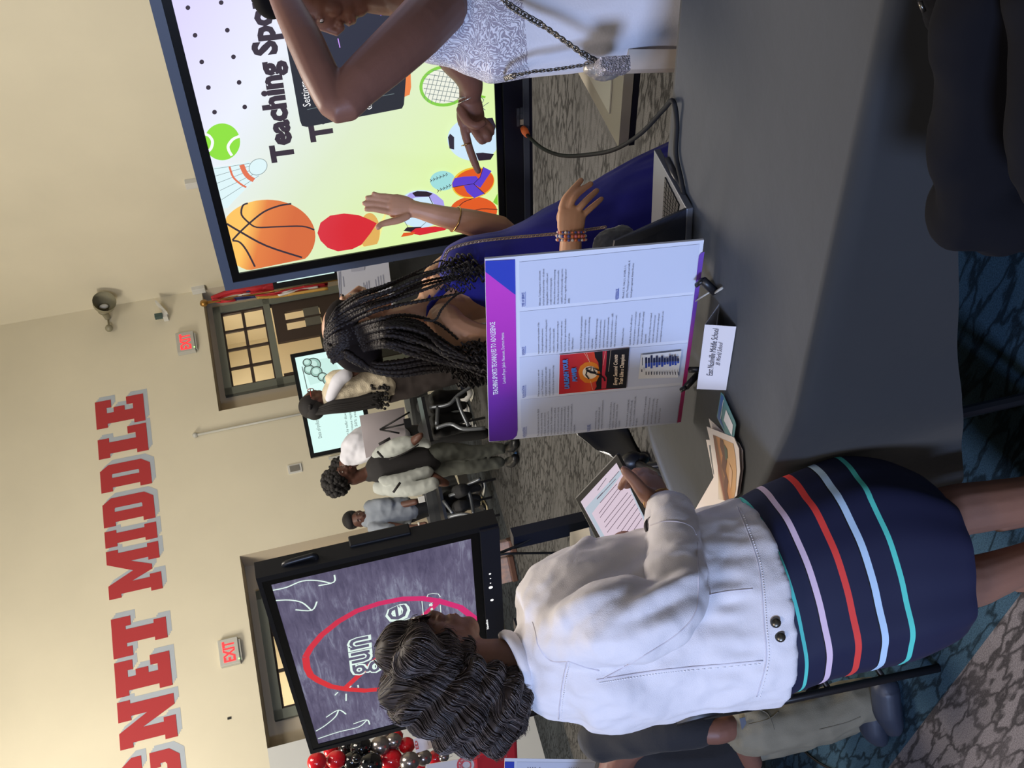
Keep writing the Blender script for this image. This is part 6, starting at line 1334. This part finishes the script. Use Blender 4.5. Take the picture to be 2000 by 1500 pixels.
b = MB(); b.poly([a+u2*hgt*.92+P3.n*.001+r2*.012, a+u2*hgt*.92+P3.n*.001+r2*Wp, a+u2*hgt+P3.n*.001+r2*Wp, a+u2*hgt+P3.n*.001+r2*.012], mat('print_magenta', (190, 50, 180), .45)); b.poly([a+u2*hgt*.92+P3.n*.0015+r2*.012, a+u2*hgt*.92+P3.n*.0015+r2*.10, a+u2*hgt+P3.n*.0015+r2*.03, a+u2*hgt+P3.n*.0015+r2*.012], MATS['header_blue'])
b.poly([a+u2*hgt*.05+P3.n*.001+r2*.012, a+u2*hgt*.05+P3.n*.001+r2*Wp, a+u2*hgt*.90+P3.n*.001+r2*Wp, a+u2*hgt*.90+P3.n*.001+r2*.012], PANEL)
for i, z_ in enumerate((.80, .78, .76, .74, .70, .45, .43, .41, .39, .37)): b.poly([a+u2*hgt*z_+P3.n*.002+r2*.03, a+u2*hgt*z_+P3.n*.002+r2*.12, a+u2*hgt*(z_+.006)+P3.n*.002+r2*.12, a+u2*hgt*(z_+.006)+P3.n*.002+r2*.03], BK)
b.build('poster_print', tP2, fix=False)
b = MB(); b.tube([a+r2*.05+u2*.02, a+r2*.05-P3.n*-.08-UP*.0], .008, M_BLACK); b.tube([a+r2*.1+u2*hgt*.5-P3.n*.01, a+r2*.1-P3.n*.22-Vector((0, 0, a.z-ZT-.01))], .006, M_BLACK); tag(b.build('table_easel', smooth=True), 'black easel legs holding the second poster at the left edge', 'easel')
b = MB(); b.tube(spline([Wz(1560, 1440, .005), Wz(1570, 1465, .006), Wz(1600, 1490, .006), Wz(1640, 1510, .006)], 6), .005, M_BLACK, n=6); tag(b.build('floor_cable', smooth=True), 'black cable on the teal carpet near the khaki trousers', 'cable')
# ================================================================== balloons and cards at the left
MBL = {'r': mat('red_balloon', (206, 22, 34), .18, coat=.6), 'k': mat('black_balloon', (14, 14, 16), .15, coat=.6), 's': mat('silver_balloon', (150, 142, 138), .22, .85)}
z8 = lambda x, y: (600+x/5, 1380+y/5)
BA = [(95,540,88,'r',0),(285,520,88,'r',.05),(235,430,70,'r',.25),(390,400,72,'k',.2),(525,395,98,'k',.1),(440,530,85,'k',.05),(620,560,110,'k',0),(480,505,42,'k',-.08),(715,385,92,'s',.1),(845,335,75,'s',.12),(870,290,62,'r',.25),(780,280,55,'s',.3),(820,520,105,'r',.1),(760,585,80,'r',.15),(970,380,78,'r',.15),(1000,535,92,'s',0),(1135,500,78,'s',.1),(1250,500,72,'r',.25),(1335,490,48,'s',.1),(560,490,40,'k',.2),(1090,590,60,'r',.3),(690,470,50,'k',.3),(150,620,70,'r',.2),(330,620,80,'k',.2),(900,620,70,'s',.3)]
cn = {'r': 'red', 'k': 'black', 's': 'silver'}
for i, (x, y, r_, c, dz) in enumerate(BA):
    px, py = z8(x, y); Y = 6.9+dz; c0 = W(px, py, Y); rr = r_/5*mpp(Y)
    b = MB(); vs, fs = ellipsoid(c0, (rr, rr, rr*1.06), None, 24, 16); b.add(vs, fs, MBL[c]); b.tube([c0-Vector((0, -rr*.3, rr*1.0)), c0-Vector((0, -rr*.3, rr*1.12))], [rr*.05, rr*.12], MBL[c], n=8)
    tag(b.build('balloon', smooth=True), '%s balloon in the cluster left of the chalkboard screen' % cn[c], 'balloon', cn[c]+' balloons in the left cluster')
b = MB(); top = W(640, 1500, 7.3); b.tube([Vector((top.x, top.y, 0)), top], .02, M_BLACKM); b.box(Vector((top.x, top.y, .02)), (.2, 0, 0), (0, .2, 0), (0, 0, .02), M_BLACKM); tag(b.build('balloon_stand'), 'black pole carrying the balloon cluster', 'stand')
tcd = thing('sign_card', W(840, 1470, 6.5), 'white sign card with red capitals tucked among the balloons', 'sign')
cq = PX([(807,1444,6.5), (813,1471,6.5), (860,1456,6.5), (855,1425,6.5)]); b = MB(); b.prism(cq, (0, .01, 0), M_CARD); b.build('card', tcd)
Pc = Plane(cq[1], cq[2]-cq[1], cq[0]-cq[1]); Pc = Plane(cq[1]+Vector((0, -.004, 0)), UU, -VV); b = MB(); text_on(b, Pc, 'ED', (818, 1463), (815, 1447), 6*mpp(6.5), M_RED, .004, .03); b.build('card_letters', tcd, fix=False)
tcd = thing('crest_card', W(880, 1500, 6.2), 'white banner with a red ring crest above a red cloth', 'banner')
cq = PX([(832,1494,6.2), (925,1478,6.2), (932,1540,6.2), (838,1560,6.2)]); b = MB(); b.prism(cq, (0, .01, 0), M_CARD); b.build('banner_sheet', tcd)
Pc = Plane(W(900, 1495, 6.19), UU, -VV); cc = Pc.co(911, 1495); b = MB(); rr = 17*mpp(6.2)
M_CRE = mat('crest_red', (196, 52, 66), .6)
stroke(b, Pc, [(cc[0]+rr*cos(2*pi*i/32), cc[1]+rr*sin(2*pi*i/32)) for i in range(32)], .010, M_CRE, .001, False, True); stroke(b, Pc, [(cc[0]+rr*.52*cos(2*pi*i/32), cc[1]+rr*.52*sin(2*pi*i/32)) for i in range(32)], .006, M_CRE, .001, False, True)
for k, ch in enumerate('EAGLES'):
    th = radians(150-k*24); p = (cc[0]+rr*.62*cos(th), cc[1]+rr*.62*sin(th)); d_ = (cos(th-pi/2), sin(th-pi/2)); text_on(b, Pc, ch, (p[0]-d_[0]*.008, p[1]-d_[1]*.008), (p[0]+d_[0]*.008, p[1]+d_[1]*.008), rr*.32, M_CRE, .002, .02, pix=False)
text_on(b, Pc, 'East', (845, 1503), (845, 1494), .02, BK, .002); text_on(b, Pc, 'of 27 Dr', (858, 1503), (857, 1489), .016, BK, .002)
b.build('banner_print', tcd, fix=False)
b = MB(); P_ = PX([(925,1476,6.3), (1010,1440,6.3), (1015,1560,6.3), (930,1560,6.3)]); b.prism(P_, (0, .25, 0), mat('red_cloth', (176, 22, 36), .8)); tag(b.build('red_backdrop_cloth', bevel=.02), 'red cloth hanging below the white crest banner at the left', 'cloth')
# ================================================================== students in the distance
def student(lab, X, skinm, build_fn): 
    t = thing('person', X, lab, 'person'); build_fn(t, skinm); return t
M_DN = mat('grey_green_denim', (74, 76, 70), .85, noise_=.1, nscale=12); M_BTEE = mat('black_tee', (34, 32, 34), .85); M_HOO = mat('pale_grey_hoodie', (168, 172, 168), .9); M_WTEE = mat('white_tee', (206, 206, 216), .85); M_GTEE = mat('grey_tee', (128, 134, 142), .85); M_BHR = mat('black_curly_hair', (22, 18, 18), .8); M_BPT = mat('black_pants', (26, 26, 28), .85)
SKD = skin('dark_brown_skin', (84, 54, 44))
# curly-haired youth in the open hoodie
def s1(t, sk):
    Y = 8.9; b = MB(); hc = W(672, 930, Y); M = head(b, hc, (.75, -.66, -.08), (0, 0, 1), 1.02)
    limb(b, [(690,935,Y), (715,925,Y), (740,915,Y)], [13, 13, 22]); limb(b, [(738,915,Y), (790,905,Y), (840,900,Y)], [(28,22), (27,22), (26,22)])
    limb(b, [(845,930,Y-.1), (860,940,Y-.2), (872,944,Y-.2)], [9, 10, 7]); limb(b, [(800,868,Y-.1), (812,858,Y-.25), (822,850,Y-.3)], [9, 9, 6]); fuse(b, 'body', .011, sk, t, smooth=2); face_parts(t, hc, M, 1.02)
    b = MB(); limb(b, [(832,895,Y), (870,882,Y-.05), (915,882,Y-.05), (955,879,Y-.05), (978,876,Y-.05)], [21, 18, 14, 12, 11]); limb(b, [(835,915,Y+.05), (870,912,Y+.05), (920,910,Y), (960,905,Y), (975,903,Y)], [22, 19, 14, 12, 11]); fuse(b, 'trousers', .014, M_DN, t, smooth=2, disp=fold(10, .010, 2))
    b = MB(); limb(b, [(722,928,Y), (745,915,Y-.02), (790,905,Y-.02), (838,900,Y-.02)], [(16,14), (34,26), (33,26), (31,25)]); fuse(b, 'tee_shirt', .014, M_BTEE, t, smooth=2)
    b = MB(); limb(b, [(742,952,Y), (770,955,Y-.1), (810,955,Y-.2), (846,944,Y-.25)], [14, 15, 14, 12]); limb(b, [(745,938,Y-.12), (780,936,Y-.14), (835,922,Y-.14)], [7, 11, 12]); limb(b, [(735,890,Y-.05), (770,880,Y-.12), (810,862,Y-.15), (835,868,Y-.15)], [9, 12, 11, 7]); limb(b, [(728,905,Y+.1), (745,890,Y+.1)], [12, 12]); limb(b, [(742,885,Y-.05), (775,868,Y-.15), (800,862,Y-.2)], [12, 13, 11]); fuse(b, 'hoodie', .012, M_HOO, t, smooth=2, disp=fold(12, .008, 4))
    b = MB(); b.tube(PX([(748,886,Y-.28), (722,872,Y-.25), (740,868,Y-.3), (762,856,Y-.3)][2:]), .012, M_BTEE, n=6); b.tube(PX([(737,882,Y-.25), (748,894,Y-.28)]), .010, M_BTEE, n=6); b.tube(PX([(768,962,Y-.35), (782,942,Y-.35)]), .010, M_BTEE, n=6); b.tube(spline(PX([(760,897,Y-.25), (790,885,Y-.28), (818,868,Y-.28)]), 4), .006, M_BTEE, n=6); b.build('hoodie_trim', t, smooth=True)
    for (x, y) in ((1000, 872), (1000, 902)):
        b = MB(); a = Wz(x, y, .05); limb(b, [a+Vector((0, .05, .02)), a, a+Vector((.04, -.14, -.01))], [(.05, .05), (.05, .045), (.042, .03)], px=False, ref=(0, 0, 1)); fuse(b, 'sneaker', .012, M_BLACK, t, smooth=1)
        b = MB(); b.tube([a+Vector((.05, .0, -.02)), a+Vector((.08, -.12, -.03))], .012, mat('sneaker_blue', (120, 170, 220), .5), n=6); b.build('sneaker_sole', t, smooth=True)
    curls(t, W(656, 942, Y+.02), .115, 240, 3, .024)
student('standing youth with curly hair, pale open hoodie and black tee, by the far tables', Wz(1005, 888, 0), SKD, s1)
# one in a white tee bending behind
def s2(t, sk):
    Y = 9.9; b = MB(); limb(b, [(680,885,Y), (700,872,Y), (730,862,Y), (790,855,Y), (850,852,Y)], [(16,14), (24,20), (26,20), (25,20), (22,20)]); limb(b, [(676,905,Y), (690,900,Y)], [14, 14]); limb(b, [(850,855,Y), (920,850,Y), (955,848,Y)], [14, 10, 8]); head(b, W(670, 912, Y+.1), (-.5, -.5, -.2)); fuse(b, 'body', .014, sk, t, smooth=2)
    b = MB(); limb(b, [(682,892,Y-.1), (700,872,Y-.12), (730,862,Y-.1), (780,858,Y-.1)], [(20,18), (32,26), (34,28), (32,26)]); limb(b, [(690,895,Y-.1), (715,885,Y-.2), (728,880,Y-.25)], [14, 16, 13]); fuse(b, 'tee_shirt', .014, M_WTEE, t, smooth=2, disp=fold(9, .012, 3))
    b = MB(); limb(b, [(785,856,Y-.05), (860,850,Y-.05), (945,846,Y-.05)], [28, 18, 12]); fuse(b, 'trousers', .016, M_BPT, t, smooth=2)
    curls(t, W(664, 914, Y+.12), .10, 60, 8, .02)
p = W(960, 850, 9.6); student('person in a white tee shirt partly hidden behind the curly-haired youth', Vector((p.x, p.y, 0)), SKD, s2)
# boy in the grey tee leaning on the table
def s3(t, sk):
    Y = 10.7; b = MB(); hc = W(703, 1013, Y); M = head(b, hc, (.25, -.95, -.1), (0, 0, 1), 1.0)
    limb(b, [(715,1012,Y), (735,1010,Y)], [11, 14]); limb(b, [(735,1010,Y), (800,1000,Y)], [(22,16), (20,16)])
    limb(b, [(755,1026,Y-.1), (780,1030,Y-.2), (812,1030,Y-.3), (824,1026,Y-.35)], [9, 8, 6, 7]); limb(b, [(755,992,Y-.05), (785,986,Y-.1), (812,980,Y-.2)], [8, 7, 6]); limb(b, [(824,1026,Y-.35), (831,1022,Y-.4), (834,1028,Y-.4)], [6, 4, 3]); fuse(b, 'body', .011, sk, t, smooth=2); face_parts(t, hc, M, 1.0)
    b = MB(); limb(b, [(718,1015,Y-.02), (740,1008,Y-.03), (775,1000,Y-.03), (802,998,Y-.03)], [(20,15), (33,22), (30,22), (26,20)]); limb(b, [(730,1030,Y-.1), (745,1034,Y-.15), (764,1035,Y-.2)], [12, 13, 12]); limb(b, [(722,990,Y-.05), (745,984,Y-.1), (760,985,Y-.1)], [12, 12, 11]); fuse(b, 'tee_shirt', .013, M_GTEE, t, smooth=2, disp=fold(9, .010, 6))
    b = MB(); limb(b, [(800,998,Y), (860,985,Y), (930,975,Y)], [24, 16, 11]); fuse(b, 'trousers', .016, M_BPT, t, smooth=2)
    b = MB(); c = W(690, 1015, Y+.03); b.ell(c+Vector((0, .02, .02)), (.098, .112, .095), M_BHR); b.ell(c+Vector((0, -.02, .045)), (.09, .09, .06), M_BHR); b.build('hair', t, smooth=True)
    b = MB(); b.tube(ringc(W(819, 1028, Y-.33), Vector((0, 0, 1)), .035, 20), .012, M_WHITE, n=6, close=True); b.build('wrist_band', t, smooth=True)
p = W(930, 985, 10.7); student('boy in a grey tee shirt and white wristband leaning on the far black table', Vector((p.x, p.y, 0)), SKD, s3)
# girl in the cream vest
def s4(t, sk):
    Y = 8.9; b = MB(); hc = W(613, 785, Y); M = head(b, hc, (.86, .48, -.05), (0, 0, 1), 1.0)
    limb(b, [(625,785,Y), (650,778,Y)], [11, 15]); limb(b, [(650,775,Y), (700,765,Y), (750,755,Y), (850,735,Y)], [(22,16), (22,16), (20,16), (22,18)])
    limb(b, [(672,742,Y-.05), (690,722,Y-.1), (712,706,Y-.2), (735,700,Y-.25)], [13, 13, 12, 9]); fuse(b, 'body', .011, sk, t, smooth=2); face_parts(t, hc, M, 1.0)
    b = MB(); limb(b, [(640,782,Y-.02), (655,772,Y-.03), (690,762,Y-.03), (755,752,Y-.03)], [(14,12), (34,24), (36,26), (37,26)]); limb(b, [(652,740,Y-.06), (672,738,Y-.1)], [16, 16]); fuse(b, 'cream_vest', .013, mat('cream_knit', (206, 194, 170), .95, bump=.5, bscale=120), t, smooth=2, disp=fold(11, .010, 7))
    b = MB(); limb(b, [(645,778,Y-.1), (660,745,Y-.16), (676,732,Y-.18)], [10, 14, 13]); fuse(b, 'white_shirt', .012, M_WTEE, t, smooth=2)
    b = MB(); limb(b, [(752,750,Y), (800,740,Y), (860,725,Y), (930,715,Y), (960,710,Y)], [(38,26), (36,26), (32,24), (26,20), (24,18)]); fuse(b, 'brown_trousers', .015, mat('dark_brown_trousers', (50, 42, 40), .9), t, smooth=2, disp=fold(7, .010, 8))
    b = MB(); rn = random.Random(4)
    for k in range(46):
        f = rn.random(); g_ = rn.random(); x0 = 600+f*30; b.tube(spline(PX([(593+f*12, 790+g_*8, Y-.02-.1*f), (612+f*6, 808-f*10, Y-.08), (650, 806-f*22, Y-.14), (690, 802-f*24, Y-.15), (738+rn.uniform(-12, 12), 792-f*26, Y-.15)]), 4), rn.uniform(.008, .013), M_BHR, n=6)
    c = W(606, 794, Y); b.ell(c, (.105, .105, .10), M_BHR); b.ell(W(614, 800, Y-.02), (.09, .09, .09), M_BHR)
    for k in range(60): b.ell(W(rn.uniform(725, 760), rn.uniform(752, 800), Y-.15), (.014,)*3, M_BHR, None, 5, 4)
    b.build('braided_hair', t, smooth=True)
    b = MB(); b.tube(ringc(hc+M @ Vector((.1, .034, .012)), M @ Vector((1, 0, 0)), .026, 14), .004, mat('red_glasses', (150, 50, 40), .4), n=5, close=True); b.tube(ringc(hc+M @ Vector((.1, -.034, .012)), M @ Vector((1, 0, 0)), .026, 14), .004, mat('red_glasses', (150, 50, 40), .4), n=5, close=True); b.tube([hc+M @ Vector((.1, -.06, .014)), hc+M @ Vector((0, -.085, .014))], .004, MATS['red_glasses'], n=5); b.build('glasses', t, smooth=True)
p = W(960, 712, 8.9); q = W(962, 712, 8.9)
student('girl with long braids, cream vest and dark trousers in front of the pollution screen', Vector((p.x, p.y, 0)), SKD, s4)
# tables by the far screens
def rowt(p, q, w): d = (q-p).normalized(); n_ = Vector((-d.y, d.x, 0)); n_ = n_ if n_.y > 0 else -n_; return [p, q, q+n_*w, p+n_*w]
cloth_table('far folding table under a black cloth near the girl in the cream vest', 'black cloth on the far table beside the girl in the cream vest', rowt(Wz(812, 856, .74), Wz(798, 762, .74), .6), .56, .006, 'tables by the far screens')
cloth_table('far folding table the grey tee boy leans on', 'black cloth on the far table the grey tee boy leans on', rowt(Wz(845, 1045, .74), Wz(832, 962, .74), .42), .40, .006, 'tables by the far screens')
p = Wz(772, 575, .74); cloth_table('far folding table behind the profile of the braided person', 'black cloth on the far table behind the braided profile', rowt(p, p+Vector((1.3, .75, 0)), .6), .15, .01, 'tables by the far screens')
# white boards on easels on those tables
tb_ = thing('poster_board', Wz(800, 850, .74), 'back of a pale poster board on a black easel in front of the pollution screen', 'poster')
bq = PX([(792,866,9.2), (715,895,9.2), (702,812,9.2), (790,795,9.2)]); b = MB(); b.prism(bq, (0, .02, 0), mat('pale_card', (186, 178, 184), .7)); b.build('board', tb_)
b = MB(); 
for L in ([(742,839,9.12), (800,805,9.05)], [(742,839,9.12), (800,826,9.0)], [(742,839,9.12), (780,846,9.05)]): b.tube(PX(L), .008, M_BLACK, n=6)
b.build('easel_legs', tb_, smooth=True)
b = MB(); b.box(W(796, 826, 9.0), (.04, 0, 0), (0, .03, 0), (0, 0, .03), M_BLACK); b.build('easel_clip', tb_)
tb_ = thing('poster_board', W(758, 535, 8.5), 'white printed poster board seen beyond the profile of the braided person', 'poster')
PQ = Plane(W(770, 590, 9.3), UU, -VV); PQ = Plane(W(768, 590, 9.3), (1, .35, 0), UP)
b = MB(); b.prism([PQ.hit(*p) for p in ((768,600),(758,503),(657,524),(668,620))], -PQ.n*.01, mat('white_board', (196, 198, 212), .6)); b.build('board', tb_)
art = Art(PQ, .002); GI = mat('board_print', (120, 124, 150), .6)
for (x, y0_, y1_) in [(664,596,530), (667,596,530), (672,560,540), (712,575,552), (715,575,556), (718,574,550), (722,570,548), (735,560,545), (740,560,540), (745,558,538), (750,556,536)]: art.line([(x, y0_), (x-2, y1_)], 1, GI, Y=9.3)
art.fill([(686,531),(686,520),(712,515),(712,527)], mat('board_grey', (170, 172, 188), .6)); art.mb.build('board_print', tb_, fix=False)
b = MB(); b.tube([PQ.hit(762, 505, .03), PQ.hit(768, 512, .05), PQ.hit(772, 500, .0)], .01, M_BLACK, n=6); b.build('easel_clip', tb_, smooth=True)
# grey steel chairs and sneakers by the far tables
M_GST = mat('grey_steel_tube', (112, 116, 122), .35, .7); rnd = random.Random(11)
def steel(lab, L, grp='grey chairs by the far tables'):
    t = thing('folding_chair', Wz(*L[0][0][:2], 0) if len(L[0][0]) == 2 else L[0][0], lab, 'chair', grp)
    for i, seg in enumerate(L[1:]): tube_on(PX(seg), .017, M_GST, 'leg' if i < 2 else 'crossbar', t, n=8, kk=4)
    return t
t = steel('grey steel folding chair under the table near the girl in the cream vest', [[(950,835)], [(852,836,8.7), (880,828,8.65), (905,838,8.6), (948,836,8.55)], [(840,796,8.9), (876,790,8.8), (895,772,8.8), (922,754,8.8)], [(893,776,8.75), (900,800,8.7), (915,832,8.65)], [(855,794,8.85), (853,830,8.75)]])
b = MB(); s0_ = W(838, 818, 8.9); b.prism([s0_+Vector((x_, y_, 0)) for x_, y_ in ((-.2, 0), (.2, .02), (.2, .4), (-.2, .38))], (0, 0, .03), M_BLACK); b.build('seat', t)
t = steel('grey steel folding chair under the table the grey tee boy leans on', [[(940,1008)], [(876,1010,9.9), (902,1004,9.8), (925,1008,9.7), (945,1018,9.6)], [(878,968,10), (900,960,9.9), (915,946,9.9), (938,935,9.8)], [(912,950,9.9), (920,975,9.85), (925,1005,9.75)], [(866,978,10), (885,1003,9.9)]])
b = MB(); s0_ = W(870, 990, 10); b.prism([s0_+Vector((x_, y_, 0)) for x_, y_ in ((-.2, 0), (.2, .02), (.2, .4), (-.2, .38))], (0, 0, .03), M_BLACK); b.build('seat', t)
M_SW = mat('sneaker_white', (196, 196, 198), .6); M_SN = mat('sneaker_navy', (30, 36, 62), .6)
def sneaker(x, y, dx, lab, m=None, m2=None):
    a = Wz(x, y, .05); t = thing('sneaker', a-Vector((0, 0, .05)), lab, 'shoe', 'sneakers under the far tables'); d = Vector((dx, -1, 0)).normalized()
    b = MB(); limb(b, [a-d*.11+Vector((0, 0, .035)), a-d*.03+Vector((0, 0, .02)), a+d*.07, a+d*.14-Vector((0, 0, .012))], [(.042, .05), (.042, .045), (.046, .034), (.036, .024)], px=False, ref=(0, 0, 1)); fuse(b, 'shoe_upper', .010, m or M_SW, t, smooth=1)
    b = MB(); b.tube([a-d*.05+Vector((.042, 0, .02)), a+d*.05+Vector((.05, 0, .0)), a+d*.1+Vector((.04, 0, .02))], .014, m2 or M_SN, n=6); b.tube([a-d*.14-Vector((0, 0, .035)), a-Vector((0, 0, .038)), a+d*.16-Vector((0, 0, .038))], [(.04, .012), (.045, .012), (.038, .012)], m2 or M_WHITE, n=8, ref=(0, 0, 1)); b.build('shoe_sole', t, smooth=True); return t
sneaker(915, 772, .3, 'white and navy sneaker under the far table, nearest the girl in the cream vest'); sneaker(905, 795, -.3, 'white sneaker beside the grey chair foot, left of the navy-striped one'); sneaker(922, 845, .4, 'white sneaker nearest the curly-haired youth under the first far table'); sneaker(912, 822, -.2, 'white and navy sneaker between the two grey chair legs')
sneaker(938, 955, .5, 'black and white sneaker right of the grey tee boy under the table', M_BLACK, M_WHITE); sneaker(940, 985, -.3, 'black and cream sneaker left of the other under the grey tee table', M_BLACK, mat('cream_rubber', (196, 180, 140), .6))
def seated(x0, x1, ys, Y, lab):
    t = thing('person', W(x1, ys[0], Y)*1.0, lab, 'person', 'seated people half hidden by the far tables'); t.location.z = 0
    b = MB()
    for y in ys: limb(b, [(x0,y+4,Y+.35), (x0+6,y,Y-.05), ((x0+x1)/2,y-3,Y-.02), (x1,y-6,Y)], [13, 13, 10, 8])
    limb(b, [(x0-2, sum(ys)/len(ys)+4, Y+.35), (x0-14, sum(ys)/len(ys)+6, Y+.42)], [22, 22]); fuse(b, 'trousers', .016, M_BPT, t, smooth=2, disp=fold(8, .01, 2)); return t
seated(850, 905, (775, 798), 9.3, 'legs in black trousers seated under the far table near the cream vest'); seated(852, 915, (818, 842), 9.3, 'legs in black trousers seated under the far table beside the hoodie wearer'); seated(893, 932, (958, 990), 9.95, 'legs in black trousers seated under the table the grey tee boy leans on')
b = MB(); b.box(W(823, 975, 9.9), (.03, 0, 0), (0, .03, 0), (0, 0, .03), M_WHITE); tag(b.build('name_card'), 'tiny white card at the end of the far table beside the hoodie', 'card')
# striped pink cushion things seen under the chalkboard screen
for i, (L, ds) in enumerate((([(968,1078), (985,1063), (990,1074), (970,1076)], 'right'), ([(970,1095), (985,1092), (996,1122), (973,1130)], 'left'))):
    c = Wz(982, 1070 if i == 0 else 1112, .12); t = thing('sandal', c-Vector((0, 0, .12)), 'pink striped footwear on the carpet beneath the chalkboard screen, %s one' % ds, 'shoe', 'pink striped footwear')
    b = MB(); r_ = .07 if i == 0 else .13; b.box(c, (r_, 0, 0), (0, .10, 0), (0, 0, .07), mat('pink_grey_stripe', (196, 160, 150), .7, col2=(150, 140, 146), nscale=22)); b.build('upper', t, bevel=.02)
    b = MB(); b.box(c-Vector((0, -.0, .09)), (r_*1.02, 0, 0), (0, .12, 0), (0, 0, .03), mat('brown_sole', (90, 60, 48), .7)); b.build('sole', t, bevel=.01)
